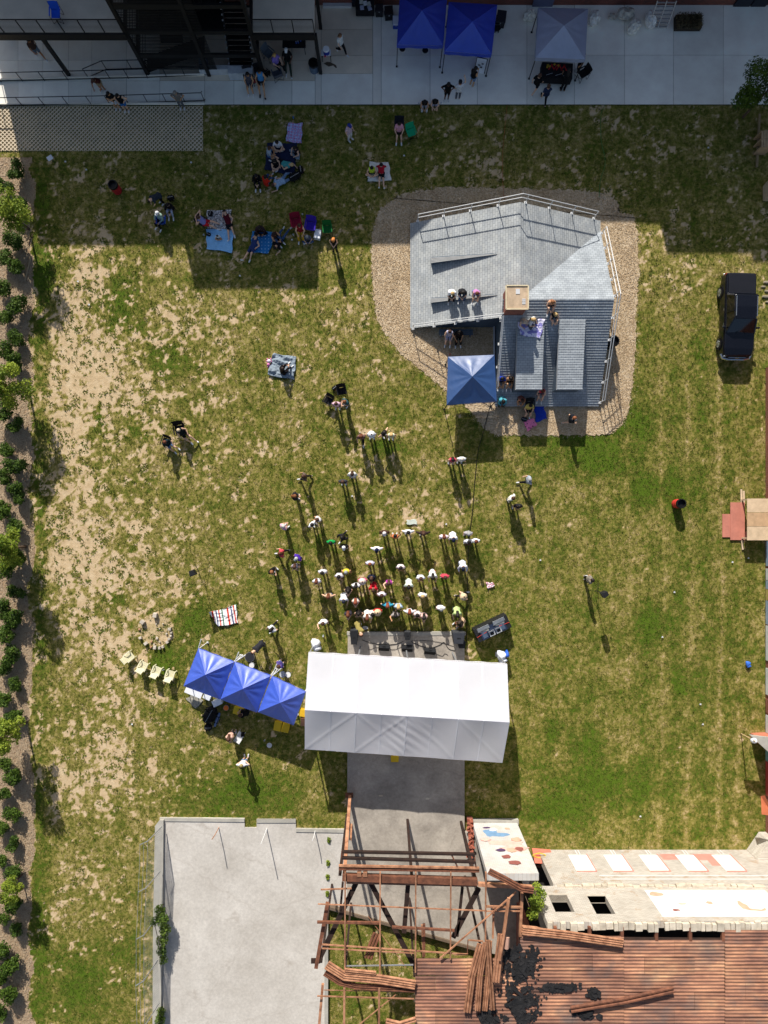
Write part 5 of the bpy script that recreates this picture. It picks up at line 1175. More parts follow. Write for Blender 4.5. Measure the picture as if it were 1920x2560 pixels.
# ------------------------------------------------------------------ black pickup
def pickup():
    T = thing('pickup_truck', 'black crew-cab pickup with chrome front bumper parked on the lawn', 'truck', (22.86, 12.66, 0), math.radians(-1.5))
    BLK = mat('black_paint', rgb(14,15,22), .22, .0, var=.1, spec=.6); GLS = mat('dark_glass', rgb(16,17,20), .08, .0, var=.05, spec=.8); CHR = mat('chrome', rgb(210,212,214), .18, .9, var=.05); TYR = mat('tyre', rgb(28,28,28), .9); RIM = mat('rim', rgb(190,192,194), .3, .8)
    L2 = 2.66                                            # front is -y
    def sec(y, hw, z0, z1, r=.14, top=None):
        t = top if top is not None else hw-.08
        return [Vector((-hw+.04,y,z0)),Vector((hw-.04,y,z0)),Vector((hw,y,z0+.16)),Vector((hw,y,z1-r)),Vector((t,y,z1)),Vector((0,y,z1+.035)),Vector((-t,y,z1)),Vector((-hw,y,z1-r)),Vector((-hw,y,z0+.16))]
    S_ = [sec(-L2,.80,.46,.88),sec(-L2+.12,.92,.38,1.0),sec(-L2+.5,.99,.34,1.08),sec(-1.35,1.0,.34,1.14),sec(-1.05,1.0,.34,1.16),sec(.9,1.0,.34,1.2),sec(L2-.5,1.0,.36,1.22),sec(L2-.1,.97,.40,1.22),sec(L2,.93,.5,1.18)]
    MB().loft(S_).build('body', BLK, T, smooth=False, bevel=.03)
    # cab: windscreen, side glass, roof
    def csec(y, hw, z): return [Vector((-hw,y,z)),Vector((hw,y,z))]
    lo = [(-1.18,.90,1.15),(1.28,.93,1.2)]; hi = [(-.42,.70,1.78),(1.02,.73,1.84)]
    P = [Vector((s*h,y,z)) for y,h,z in lo for s in (-1,1)]+[Vector((s*h,y,z)) for y,h,z in hi for s in (-1,1)]
    MB().add(P, [[0,1,5,4],[1,3,7,5],[3,2,6,7],[2,0,4,6]]).build('cab_glass', GLS, T)
    MB().loft([[Vector((-.71,-.46,1.78)),Vector((.71,-.46,1.78)),Vector((.6,-.46,1.83)),Vector((-.6,-.46,1.83))],[Vector((-.75,.3,1.83)),Vector((.75,.3,1.83)),Vector((.64,.3,1.9)),Vector((-.64,.3,1.9))],[Vector((-.75,1.06,1.82)),Vector((.75,1.06,1.82)),Vector((.64,1.06,1.87)),Vector((-.64,1.06,1.87))]]).build('roof', BLK, T, bevel=.03)
    for s in (-1, 1):
        MB().bar((s*.9,-1.18,1.16),(s*.71,-.44,1.8),.08,.05).build('pillar', BLK, T); MB().bar((s*.93,1.28,1.2),(s*.74,1.03,1.84),.14,.05).build('pillar', BLK, T); MB().bar((s*.92,.1,1.18),(s*.75,.1,1.83),.1,.04).build('pillar', BLK, T)
        MB().bar((s*.66,-.3,1.92),(s*.66,.95,1.93),.04,.04).build('roof_rail', CHR, T)
        MB().box((s*1.1,-.85,1.22),(.2,.12,.16)).build('mirror', BLK, T, bevel=.03)
        MB().box((s*.99,.35,1.0),(.04,.16,.03)).build('door_handle', CHR, T); MB().box((s*.99,-.6,1.0),(.04,.16,.03)).build('door_handle', CHR, T)
        MB().box((s*.72,-L2+.1,.82),(.3,.16,.16)).build('headlight', mat('lamp_glass', rgb(220,222,226), .15), T, bevel=.02); MB().box((s*.9,L2-.04,.95),(.12,.1,.3)).build('tail_light', mat('tail_red', rgb(140,24,24), .3), T, bevel=.02)
        for y in (-1.72, 1.62):
            w_ = MB().lathe((s*.9,y,.38), [(.22,-.13),(.36,-.12),(.385,-.06),(.385,.06),(.36,.12),(.22,.13)], 22, axis=(1,0,0)).build('wheel', TYR, T, smooth=False)
            rm = MB().lathe((s*1.02,y,.38), [(.05,.0),(.23,.0),(.24,.015),(.05,.02)], 20, axis=(s,0,0))
            for k in range(6): rm.bar((s*1.03,y,.38),(s*1.03,y+.22*math.cos(k*PI/3),.38+.22*math.sin(k*PI/3)),.05,.03)
            rm.build('rim', RIM, w_)
            MB().tube([(s*1.0,y+.44*math.cos(a),.4+.44*math.sin(a)) for a in [PI*k/10 for k in range(11)]], .045, 6).build('wheel_arch', BLK, T)
    MB().box((0,L2-.78,1.25),(1.72,1.4,.07)).build('bed_cover', mat('bed_vinyl', rgb(24,25,32), .5), T, bevel=.02); MB().box((0,1.31,1.27),(1.75,.04,.08)).build('bed_rail', BLK, T)
    cb = MB().tube([(-.97,-L2+.22,.62),(-.85,-L2-.02,.62),(-.5,-L2-.1,.62),(.5,-L2-.1,.62),(.85,-L2-.02,.62),(.97,-L2+.22,.62)], .1, 8).build('front_bumper', CHR, T)
    MB().box((0,-L2-.03,.84),(1.1,.05,.05)).build('grille_bar', CHR, T); MB().box((0,-L2-.005,.78),(1.2,.04,.22)).build('grille', mat('grille_dark', rgb(30,30,32), .4), T); MB().box((0,-L2-.07,.84),(.2,.03,.07)).build('badge', mat('gold_badge', rgb(196,164,84), .3, .7), T)
    MB().box((0,L2+.06,.58),(1.8,.16,.16)).build('rear_bumper', CHR, T, bevel=.03)
    for s in (-1, 1): MB().bar((s*.3,-1.2,1.19),(s*.05,-.98,1.27),.02).build('wiper', TYR, T)
pickup()

# ------------------------------------------------------------------ barrels and bins
def barrel(label, px, py, col, liner=True, z=.88, r=.29, name='steel_drum', cat='barrel'):
    p = G(px, py, z); T = thing(name, label, cat, (p.x, p.y, 0)); m = mat('drum_'+col, col, .5, .1, var=.15); bl = mat('bin_liner', rgb(18,18,20), .5)
    MB().lathe((0,0,0), [(r-.02,0),(r,.02),(r,.28),(r+.015,.3),(r,.32),(r,.57),(r+.015,.59),(r,.61),(r,z),(r-.025,z),(r-.03,.2)], 24).build('drum', m, T)
    if liner:
        MB().lathe((0,0,z-.16), [(r+.02,.0),(r+.03,.12),(r+.02,.18),(r-.04,.18),(r-.06,-.3),(.05,-.34)], 20).build('bin_liner', bl, T)
        MB().box((.05,.03,.52),(.16,.2,.06),.5).build('litter', mat('paper_cup', rgb(200,204,210), .7), T)
    return T
barrel('red steel drum bin with black liner in the shade by the left shrubs', 281, 461, 'b4242c'); barrel('red steel drum bin with black liner alone on the right lawn', 1704, 1259, 'c83a32')
barrel('black bin beside the east railing of the sunken house', 1535, 852, '141416', True, .95, .34, 'waste_bin', 'bin'); barrel('blue-grey bin with dark liner under the short deck', 783, 156, '5c6c80', True, .8, .3, 'waste_bin', 'bin')

# ------------------------------------------------------------------ blankets and cloths on the grass
def pattern_mat(key, kind, c):
    c = [hx(q) for q in c]
    m = bpy.data.materials.new(key); n = nodes_of(m); L = n.links.new
    out = n.nodes.new('ShaderNodeOutputMaterial'); p = n.nodes.new('ShaderNodeBsdfPrincipled'); p.inputs['Roughness'].default_value = .9; p.inputs['Specular IOR Level'].default_value = .1
    tc = n.nodes.new('ShaderNodeTexCoord'); mp = n.nodes.new('ShaderNodeMapping'); L(tc.outputs['Object'], mp.inputs[0])
    r = n.nodes.new('ShaderNodeValToRGB'); e = r.color_ramp.elements; r.color_ramp.interpolation = 'CONSTANT'
    if kind == 'stripe':
        w_ = n.nodes.new('ShaderNodeSeparateXYZ'); L(mp.outputs[0], w_.inputs[0]); f = n.nodes.new('ShaderNodeMath'); f.operation = 'FRACT'; g = n.nodes.new('ShaderNodeMath'); g.operation = 'MULTIPLY'; g.inputs[1].default_value = 1.0; L(w_.outputs[0], g.inputs[0]); L(g.outputs[0], f.inputs[0]); L(f.outputs[0], r.inputs[0])
        st = [(0,c[0]),(.16,c[1]),(.27,c[0]),(.42,c[2]),(.5,c[0]),(.6,c[1]),(.68,c[0]),(.8,c[3]),(.88,c[0])]
    elif kind == 'tile':
        v = n.nodes.new('ShaderNodeTexVoronoi'); v.inputs['Scale'].default_value = 4.5; v.inputs['Randomness'].default_value = 0; v.distance = 'MANHATTAN'; L(mp.outputs[0], v.inputs[0]); L(v.outputs['Distance'], r.inputs[0]); st = [(0,c[0]),(.16,c[1]),(.34,c[0]),(.5,c[2])]
    elif kind == 'spots':
        v = n.nodes.new('ShaderNodeTexVoronoi'); v.inputs['Scale'].default_value = 4.5; L(mp.outputs[0], v.inputs[0]); L(v.outputs['Distance'], r.inputs[0]); st = [(0,c[1]),(.2,c[0]),(.9,c[0])]
    elif kind == 'swirl':
        v = n.nodes.new('ShaderNodeTexVoronoi'); v.inputs['Scale'].default_value = 5.0; v.inputs['Randomness'].default_value = .3; L(mp.outputs[0], v.inputs[0]); L(v.outputs['Distance'], r.inputs[0]); st = [(0,c[2]),(.14,c[0]),(.26,c[1]),(.36,c[0]),(.46,c[2]),(.52,c[0])]
    else:
        v = n.nodes.new('ShaderNodeTexNoise'); v.inputs['Scale'].default_value = 3.0 if kind == 'dye' else 9.0; v.inputs['Detail'].default_value = 4; L(mp.outputs[0], v.inputs[0]); L(v.outputs['Fac'], r.inputs[0]); st = [(0,c[0]),(.46,c[1]),(.54,c[0]),(.6,c[2])]
        if kind == 'dye': r.color_ramp.interpolation = 'EASE'
    e[0].position, e[0].color = st[0]; e[1].position, e[1].color = st[-1]
    for a, b in st[1:-1]: x = e.new(a); x.color = b
    L(r.outputs[0], p.inputs['Base Color']); L(p.outputs[0], out.inputs[0]); MATS[key] = m; return m
def blanket(label, c4, m, z=.05, wr=.03, seed=0, slope=None, name='picnic_blanket', cat='blanket', n=34):
    """c4 pixel corners ccw from bottom-left; real folds"""
    P = [G(a, b, z) for a, b in c4]; ctr = sum(P, Vector())/4; r_ = random.Random(seed); ph = [r_.uniform(0,6.3) for _ in range(8)]
    ax = (P[1]-P[0]); rz = math.atan2(ax.y, ax.x); R = Matrix.Rotation(-rz, 3, 'Z')
    T = thing(name, label, cat, Vector((ctr.x,ctr.y,0)), rz)
    def fn(u, v):
        a = P[0]+(P[1]-P[0])*u; b = P[3]+(P[2]-P[3])*u; p = a+(b-a)*v
        e = .05*math.sin(7*u+ph[0])*(1 if v in (0,1) else .5)
        zz = wr*(abs(float(fbm(np.float64(u*3.3+seed*7+v*1.5), np.float64(v*3.3+seed*3-u), 4, .6))-.5)*7-.9)
        base = slope(p.x, p.y) if slope else z
        q = R @ Vector((p.x-ctr.x+.03*math.sin(11*v+ph[5]), p.y-ctr.y+e*.6, 0)); return Vector((q.x, q.y, base+max(0,zz+wr)+.012))
    MB().sheet(fn, n, n, .012).build('cloth', m, T, smooth=True)
    return T
FAB = lambda col, **k: mat('fabric_'+col, col, .9, var=.16, scale=4, bump=.3, bscale=20, **k)
blanket('lavender blanket with blue and pink swirls in the top shade', [(715,354),(754,359),(756,308),(720,308)], pattern_mat('swirl_blanket','swirl',('c8c8ec','d0508c','4a5cb0')), seed=1, wr=.015)
blanket('large navy blanket with a sitting group in the top shade', [(662,424),(736,440),(742,358),(668,358)], FAB('1c2646'), seed=2)
blanket('white picnic blanket under a yellow and a red top', [(918,455),(978,452),(972,407),(925,405)], FAB('e4e2dc'), seed=3)
blanket('white blanket with black print beside the light blue one', [(519,577),(580,575),(578,525),(517,526)], pattern_mat('print_blanket','print',('d8d6d4','3a3a44','8c8c94')), seed=4)
blanket('light blue blanket in the shade, adjoining the printed white one', [(517,622),(580,632),(584,575),(516,572)], FAB('8cc4f0'), seed=5, wr=.02, z=.07)
blanket('blue and white tile-patterned blanket with four people', [(627,632),(672,633),(690,580),(630,577)], pattern_mat('tile_blanket','tile',('a4d2f0','1d4f8c','2f78b8')), seed=6, wr=.015)
blanket('crumpled grey blanket alone on the sunny lawn', [(669,938),(735,950),(741,893),(684,884)], FAB('8c98a2'), seed=7, wr=.075)
blanket('white blanket with red, blue and green stripes on the lawn', [(545,1566),(594,1558),(592,1512),(523,1531)], pattern_mat('stripe_blanket','stripe',('e8e6e2','c8402e','2c3c70','4c7c64')), seed=8, wr=.045)
blanket('royal blue blanket on the gravel by the sunken house', [(1340,1056),(1368,1046),(1358,1013),(1335,1014)], FAB('1c3cae'), seed=9, wr=.02)
blanket('pink blanket with dark spots on the gravel', [(1319,1078),(1343,1063),(1333,1045),(1308,1055)], pattern_mat('spot_blanket','spots',('fa8cb4','3c2438','fa8cb4')), seed=10, wr=.02)
blanket('purple tie-dye blanket draped over the left dormer roof', [(1302,836),(1352,846),(1361,798),(1292,806)], pattern_mat('dye_blanket','dye',('e8e4f4','8c86c8','dcd8ee')), z=2.65, wr=.03, seed=11, slope=lambda x, y: max(zS(x,y)+.04, (2.02+(y-7.72)*.1592+.03) if (8.2 < x < 10.0 and y < 11.93) else 0))
blanket('pale paper sheet on the worn grass behind the crowd', [(1017,1311),(1043,1311),(1041,1299),(1017,1299)], FAB('c8d0c4'), wr=.006, seed=12, name='paper_sheet', cat='sheet')
blanket('grey mat leaning out from the blue canopies, bottom left', [(488,1772),(508,1751),(482,1735),(465,1747)], FAB('9c988c'), seed=13, wr=.01, name='floor_mat', cat='mat')
blanket('white and pink garment dropped on the grass right of the crowd', [(1219,1472),(1236,1464),(1232,1456),(1215,1456)], pattern_mat('garment','print',('f0e6ea','d86a8c','f4eef0')), seed=14, wr=.06, name='dropped_garment', cat='clothing', n=14)

# ------------------------------------------------------------------ camp chairs
def camp_chair_meshes():
    seat = MB().sheet(lambda u, v: Vector(((u-.5)*.52, (v-.5)*.46, .43-.05*math.sin(u*PI)*math.sin(v*PI)+.05*(1-v))), 6, 6, .01)
    back = MB().sheet(lambda u, v: Vector(((u-.5)*.56, -.24-.16*v-.03*math.sin(u*PI), .42+.5*v)), 6, 6, .012)
    arm = lambda s: MB().sheet(lambda u, v: Vector((s*(.28+.07*(u-.5)), -.3+.55*v, .64)), 1, 4, .012)
    fr_ = lambda a, b: MB().tube([a, b], .013, 5)
    legs = [((-.28,-.26,.02),(.28,-.26,.44)),((.28,-.26,.02),(-.28,-.26,.44)),((-.28,.26,.02),(.28,.26,.44)),((.28,.26,.02),(-.28,.26,.44)),((-.3,-.28,.02),(-.29,-.4,.92)),((.3,-.28,.02),(.29,-.4,.92)),((-.3,.26,.02),(-.3,.26,.64)),((.3,.26,.02),(.3,.26,.64))]
    return [('seat',seat.mesh('seat')),('backrest',back.mesh('backrest')),('armrest',arm(-1).mesh('armrest')),('armrest',arm(1).mesh('armrest'))], [('leg',fr_(*l).mesh('leg')) for l in legs]
CC_F, CC_L = camp_chair_meshes()
for nm, me_ in CC_F+CC_L: me_.materials.append(STEEL_D)
def camp_chair(label, px, py, col, rz=0, z0=0.0, zs=.6, group='camp chairs', sc=1.0):
    p = G(px, py, z0+zs); T = thing('camp_chair', label, 'chair', (p.x, p.y, z0), math.radians(rz), group); T.scale = (sc,sc,sc)
    m = FAB(col)
    for nm, me_ in CC_F:
        o = bpy.data.objects.new(nm, me_); C.objects.link(o); o.parent = T; o.material_slots[0].link = 'OBJECT'; o.material_slots[0].material = m
    for nm, me_ in CC_L:
        o = bpy.data.objects.new(nm, me_); C.objects.link(o); o.parent = T
    return T
camp_chair('empty green camp chair beside the woman in pink', 1028, 328, '12a070', 200); camp_chair('dark green camp chair beside the white cooler', 818, 571, '14682c', 185)
camp_chair('maroon camp chair beside the purple one in the shade', 740, 556, '8a1430', 190, sc=1.15); camp_chair('purple camp chair with an orange motif in the shade', 776, 564, '3a22a4', 170, sc=1.15)
camp_chair('black camp chair upper of the empty pair by the gravel', 854, 977, '15161a', 190); camp_chair('black camp chair lower of the empty pair by the gravel', 820, 1001, '15161a', 150)
camp_chair('grey umbrella-backed camp chair beside the stair tower', 671, 130, '5c6670', 230, .05); camp_chair('dark grey folding chair in front of the group under the short deck', 692, 180, '4a505c', 20, .05)
camp_chair('bright blue chair standing up on the left deck', 136, 30, '1c50c8', 180, ZD); camp_chair('black chair under the person left in the pair on the bare lawn', 414, 1104, '18181c', 160, 0); camp_chair('black round chair under the person right in the pair on the bare lawn', 449, 1074, '141418', 190, 0, sc=1.2)
camp_chair('dark chair under the woman in pink', 998, 312, '222630', 180); camp_chair('dark chair under the woman in a grey dress by the ramp', 620, 187, '22242a', 190, .05); camp_chair('dark chair under the man in a blue tank top', 648, 180, '22242a', 190, .05)
camp_chair('blue chair under the person in a sage green shirt', 402, 548, '1c4cb0', 0); camp_chair('dark chair under the person in a lavender tank', 506, 553, '24262e', 240)
camp_chair('dark chair under the person in a yellow shirt on the gravel', 1325, 1012, '26282c', 180); camp_chair('folded black chair right of the merchandise table', 1459, 180, '101014', 120, .05)

# yellow slatted garden chairs
def lawn_chair():
    T = thing('garden_chair', '', 'chair', (0,0,0)); m = mat('pale_yellow_plastic', rgb(226,220,186), .55, var=.12)
    for k in range(6): MB().box((-.23+k*.092,.02,.40-.0*k),(.075,.52,.025)).build('seat_slat', m, T)
    for k in range(6): MB().bar((-.23+k*.092,-.25,.42),(-.23+k*.092,-.52,.98),.075,.025).build('back_slat', m, T)
    for s in (-1, 1):
        MB().box((s*.32,-.05,.62),(.1,.68,.03)).build('armrest', m, T); MB().bar((s*.32,.26,.0),(s*.32,.26,.61),.06).build('leg', m, T); MB().bar((s*.32,-.42,.0),(s*.31,-.3,.62),.06).build('leg', m, T)
    MB().bar((-.3,-.53,1.0),(.3,-.53,1.0),.05).build('top_rail', m, T); MB().bar((-.3,-.24,.37),(.3,-.24,.37),.05).build('cross_bar', m, T)
    return T
lc0 = lawn_chair()
for i, (a, b, rz, lb) in enumerate(((323,1641,-50,'pale yellow slatted chair, leftmost of the four below the stone ring'),(357,1664,-28,'pale yellow slatted chair, second from the left below the stone ring'),(391,1676,-22,'pale yellow slatted chair, third from the left below the stone ring'),(425,1686,-18,'pale yellow slatted chair nearest the blue canopies'))):
    o = lc0 if i == 0 else copy_tree(lc0); o.location = (X(a,.45),Y(b,.45),0); o.rotation_euler = (0,0,math.radians(rz)); o.scale = (.8,)*3; tag(o, lb, 'chair', 'yellow garden chairs')
# stone fire ring
ring = thing('fire_ring', 'ring of pale stone blocks round a worn patch of grass', 'fire pit', G(392,1578))
RS = [(389.6,1537,13,.34),(358,1554,12,.34),(349,1573,6,.1),(352,1594,8,.22),(366,1607.6,10,.25),(425.5,1572,9,.28),(429.5,1581,6,.2),(428,1589,6,.2),(423,1597,7,.2),(419,1604.5,8,.22),(408,1616,8,.2),(400,1619,8,.22),(388,1618,10,.2),(378,1617,6,.12),(417,1584,5,.12),(393,1595,7,.1),(400,1604,5,.1),(391,1560,4,.1),(408,1559,4,.1),(386,1611,5,.12),(379,1604,5,.1),(399,1572,4,.06)]
SB = mat('pale_block', rgb(200,188,172), .9, rnd=.2, var=.15, scale=5, bump=.3); SB2 = mat('brick_block', rgb(186,140,112), .9, var=.2, scale=5)
for a, b, s, h in RS:
    w_ = s/38*.86; h *= .8; an = math.atan2(b-1578, a-392); MB().box((X(a),Y(b),h/2),(w_,w_*.85,h),-an+random.uniform(-.3,.3)).build('block', SB2 if s in (6,5) and a < 384 else SB, ring, world=True, bevel=.015)

# ------------------------------------------------------------------ stage equipment
GRL = mat('speaker_black', rgb(30,31,33), .6, var=.2, scale=8); GRL2 = mat('speaker_grey', rgb(64,66,70), .6, var=.15)
def speaker(label, px, py, z0, w_, d_, h, rz=0, name='loudspeaker', m=GRL):
    p = G(px, py, z0+h); T = thing(name, label, 'speaker', (p.x, p.y, z0), math.radians(rz))
    q = [(-w_/2,-d_/2),(w_/2,-d_/2),(w_*.36,d_/2),(-w_*.36,d_/2)]
    MB().prism(q, 0.01, h).build('cabinet', m, T, bevel=.02)
    MB().box((0,-d_/2-.012,h/2),(w_*.9,.02,h*.9)).build('grille', GRL2, T)
    for s in (-1, 1): MB().box((s*w_*.44,0,h*.55),(.03,.14,.04)).build('handle', STEEL_D, T)
    MB().box((0,0,h+.012),(w_*.3,.04,.02)).build('top_handle', STEEL_D, T)
    return T
speaker('tall black loudspeaker stack at the left end of the stage front', 885, 1594, .3, .52, .9, 1.3, 180); speaker('wide black loudspeaker at the right end of the stage front', 1147, 1596, .3, .8, .72, 1.1, 180, m=mat('speaker_slate', rgb(52,54,60), .55))
speaker('small dark box beside the right-hand loudspeaker', 1155, 1613, .3, .5, .42, .6, 180, 'amplifier_case'); speaker('black sub-woofer at the centre of the stage front', 1019, 1590, .3, .44, .5, .75, 180)
for i, (a, b, lb) in enumerate(((960,1620,'left floor wedge monitor on the stage'),(1018,1622,'middle floor wedge monitor on the stage'),(1075,1629,'right floor wedge monitor on the stage'))):
    T = thing('stage_monitor', lb, 'speaker', (X(a,.6),Y(b,.6),.3), math.radians(-3 if i < 2 else -6), 'stage wedge monitors')
    MB().add([(-.36,-.25,.01),(.36,-.25,.01),(.36,.2,.01),(-.36,.2,.01),(-.36,.2,.38),(.36,.2,.38),(.36,.02,.42),(-.36,.02,.42)], [[3,2,1,0],[0,1,6,7],[7,6,5,4],[4,5,2,3],[0,7,4,3],[1,2,5,6]]).build('cabinet', GRL, T)
    MB().add([(-.33,-.235,.04),(.33,-.235,.04),(.33,.0,.40),(-.33,.0,.40)], [[0,1,2,3]]).build('grille', mat('grille_black', rgb(18,18,19), .8), T); MB().box((0,.11,.41),(.2,.06,.03)).build('handle', STEEL_D, T)
def cable(label, pts, r=.014, m=None, z=.05, name='cable'):
    P = [np.array((*pts[0],)), *[np.array(p) for p in pts], np.array((*pts[-1],))]; out = []
    for i in range(1, len(P)-2):
        for t in np.linspace(0, 1, 9)[:-1]:
            p0, p1, p2, p3 = P[i-1], P[i], P[i+1], P[i+2]
            q = .5*((2*p1)+(-p0+p2)*t+(2*p0-5*p1+4*p2-p3)*t*t+(-p0+3*p1-3*p2+p3)*t**3); out.append(G(q[0], q[1], z))
    out.append(G(*pts[-1], z))
    return tag(MB().tube(out, r, 5).build(name, m or STEEL_D), label, 'cable')
cable('black cable across the lawn from the navy canopy to the stage', [(1226,1010),(1208,1082),(1195,1130),(1186,1210),(1181,1280),(1172,1352),(1169,1450),(1168,1520),(1166,1604)], .02)
cable('bright green hose from the apron across the shade to the house', [(1512,263),(1502,290),(1503,350),(1513,405),(1501,450),(1498,492)], .018, mat('hose_green', rgb(74,124,60), .6))
cable('thin orange cord across the shaded lawn to the house', [(1268,262),(1262,320),(1256,400),(1258,470),(1262,500)], .012, mat('cord_orange', rgb(170,84,50), .6))
for i, (pts, lb) in enumerate((([(905,1600),(930,1608),(960,1612),(990,1610),(1008,1604)],'black cable on the stage between left speaker and centre box'),([(1028,1604),(1050,1614),(1075,1620),(1100,1612),(1110,1606),(1122,1622),(1138,1627)],'black cable on the stage looping to the right speaker'),([(920,1625),(950,1618),(985,1624),(1012,1612)],'thin black cable in front of the left wedges'),([(1030,1602),(1070,1602),(1100,1606),(1135,1616)],'thin black cable along the stage back of the right wedge'),([(1085,1632),(1105,1640),(1112,1634),(1120,1638)],'thin curled cable right of the right wedge'))):
    cable(lb, pts, .02 if i < 2 else .012, z=.33)
desk = thing('mixing_desk', 'black mixing desk case with white lids and two laptops right of the stage', 'mixing desk', (X(1232,1.0),Y(1572,1.0),0), math.radians(25.5))
MB().box((0,0,.45),(2.35,.92,.86)).build('flight_case', GRL, desk, bevel=.02); MB().box((0,-.08,.91),(1.75,.72,.06)).build('desk_top', mat('desk_navy', rgb(34,44,66), .5), desk)
WHP = mat('white_panel', rgb(214,216,214), .6, var=.08); GRP = mat('grey_panel', rgb(150,152,148), .7)
for x0_, x1_ in ((-.95,-.15),(.15,.95)):
    MB().slab([(x0_,.16,.98),(x1_,.16,.98),(x1_,.44,1.18),(x0_,.44,1.18)], .03).build('case_lid', WHP, desk); MB().slab([(x0_+.15,.06,.95),(x1_-.12,.0,.95),(x1_-.05,.17,1.0),(x0_+.05,.17,1.0)], .02).build('lid_flap', GRP, desk)
for x_ in (-.16,.3):
    lp = MB().box((x_,-.26,.97),(.38,.3,.03)).build('laptop', mat('laptop_silver', rgb(196,198,200), .4, .3), desk); MB().box((x_,-.26,.988),(.22,.2,.01)).build('keyboard', GRL, lp); MB().slab([(x_-.19,-.1,1.0),(x_+.19,-.1,1.0),(x_+.19,-.02,1.18),(x_-.19,-.02,1.18)], .02).build('screen', WHP, lp)
for s in (-1, 1):
    MB().box((s*.62,-.05,.945),(.3,.6,.03)).build('mixer_panel', mat('mixer_slate', rgb(70,84,104), .5), desk); MB().bar((s*1.15,-.1,.9),(s*.45,-.02,.97),.03,.02).build('strap', mat('strap_red', rgb(190,60,44), .6), desk)
def stand_speaker(label, px, py, zt, rz, name='speaker_stand'):
    p = G(px, py, zt); T = thing(name, label, 'speaker', (p.x, p.y, 0), math.radians(rz))
    MB().tube([(0,0,.25),(0,0,zt-.35)], .02, 6).build('pole', STEEL_D, T)
    for k in range(3): MB().tube([(0,0,.75),(.55*math.cos(k*2.1),.55*math.sin(k*2.1),.02)], .015, 5).build('leg', STEEL_D, T)
    MB().prism([(-.19,-.17),(.19,-.17),(.13,.17),(-.13,.17)], zt-.35, zt+.2).build('cabinet', GRL, T, bevel=.02); MB().box((0,-.18,zt-.08),(.34,.02,.5)).build('grille', GRL2, T)
stand_speaker('black speaker on a tripod stand on the left lawn above the striped blanket', 481, 1432, 2.2, 20); stand_speaker('black speaker on a tripod stand on the right lawn', 1512, 1485, 2.2, -60)

# ------------------------------------------------------------------ small boxes, tables, drums
def cooler(label, px, py, w_, d_, h, rz, col, lid, z0=.0, name='cool_box', cat='cooler'):
    p = G(px, py, z0+h); T = thing(name, label, cat, (p.x, p.y, z0), math.radians(rz))
    MB().box((0,0,h*.42),(w_*.94,d_*.94,h*.82)).build('box_body', mat('plastic_'+col, col, .5), T, bevel=.02); MB().box((0,0,h*.92),(w_,d_,h*.16)).build('lid', mat('plastic_'+lid, lid, .5, var=.06), T, bevel=.025)
    for s in (-1, 1): MB().box((s*w_*.5,0,h*.6),(.04,d_*.5,.04)).build('handle', mat('plastic_'+col, col, .5), T)
    MB().box((0,-d_*.49,h*.82),(.08,.03,.08)).build('latch', STEEL_G, T)
    return T
cooler('white-lidded cooler between the purple and green camp chairs', 793.5, 584, .42, .6, .42, -10, 'd8d8d8', 'eceef0'); cooler('white cooler at the lower edge of the blue canopies', 542, 1757, .62, .42, .42, 25, 'cfd6da', 'e8ecec'); cooler('small white box under the lower edge of the blue canopies', 517, 1743, .5, .34, .36, -25, 'c8ccd0', 'dfe3e6')
cooler('blue cooler with white lid left of the royal blue canopies', 990, 50, .42, .62, .45, 0, '1c3c98', 'dfe6f0', .05); cooler('yellow crate under the middle blue canopy', 596, 1778, .68, .5, .4, -15, 'c8a81c', 'd4b828', name='storage_tote', cat='crate')
cooler('left yellow crate of the pair below the right blue canopy', 694, 1816, .48, .62, .42, -12, 'c8a41c', 'd8b424', name='storage_tote', cat='crate'); cooler('right yellow crate of the pair below the right blue canopy', 713.5, 1820, .48, .62, .38, -12, 'c8a41c', 'd0ac20', name='storage_tote', cat='crate')
cooler('yellow crate between the right blue canopy and the white tent', 757, 1783, .4, .5, .4, -12, 'c89c1c', 'd4a828', name='storage_tote', cat='crate'); cooler('yellow crate peeking from the lower edge of the white tent', 987, 1898, .5, .4, .4, 0, 'c8a41c', 'd8b424', .3, 'storage_tote', 'crate')
cooler('brown box between the right blue canopy and the white tent', 757, 1806, .3, .5, .5, 0, '8c6248', '9c7258', name='cardboard_box', cat='box'); cooler('white and blue box inside the stair tower foot', 506, 148, .5, .55, .5, 0, '24408c', 'b8c4cc', .05)
cooler('black crate at the mill wall, left of the two', 948, 18, .5, .5, .6, 0, '1c1c20', '26262c', .05, 'equipment_case', 'case'); cooler('black crate at the mill wall, right of the two', 972, 25, .55, .6, .6, 5, '18181c', '202024', .05, 'equipment_case', 'case'); cooler('black crate behind the royal blue canopies', 1254, 40, .6, .8, .6, -8, '202228', '2a2c34', .05, 'equipment_case', 'case')
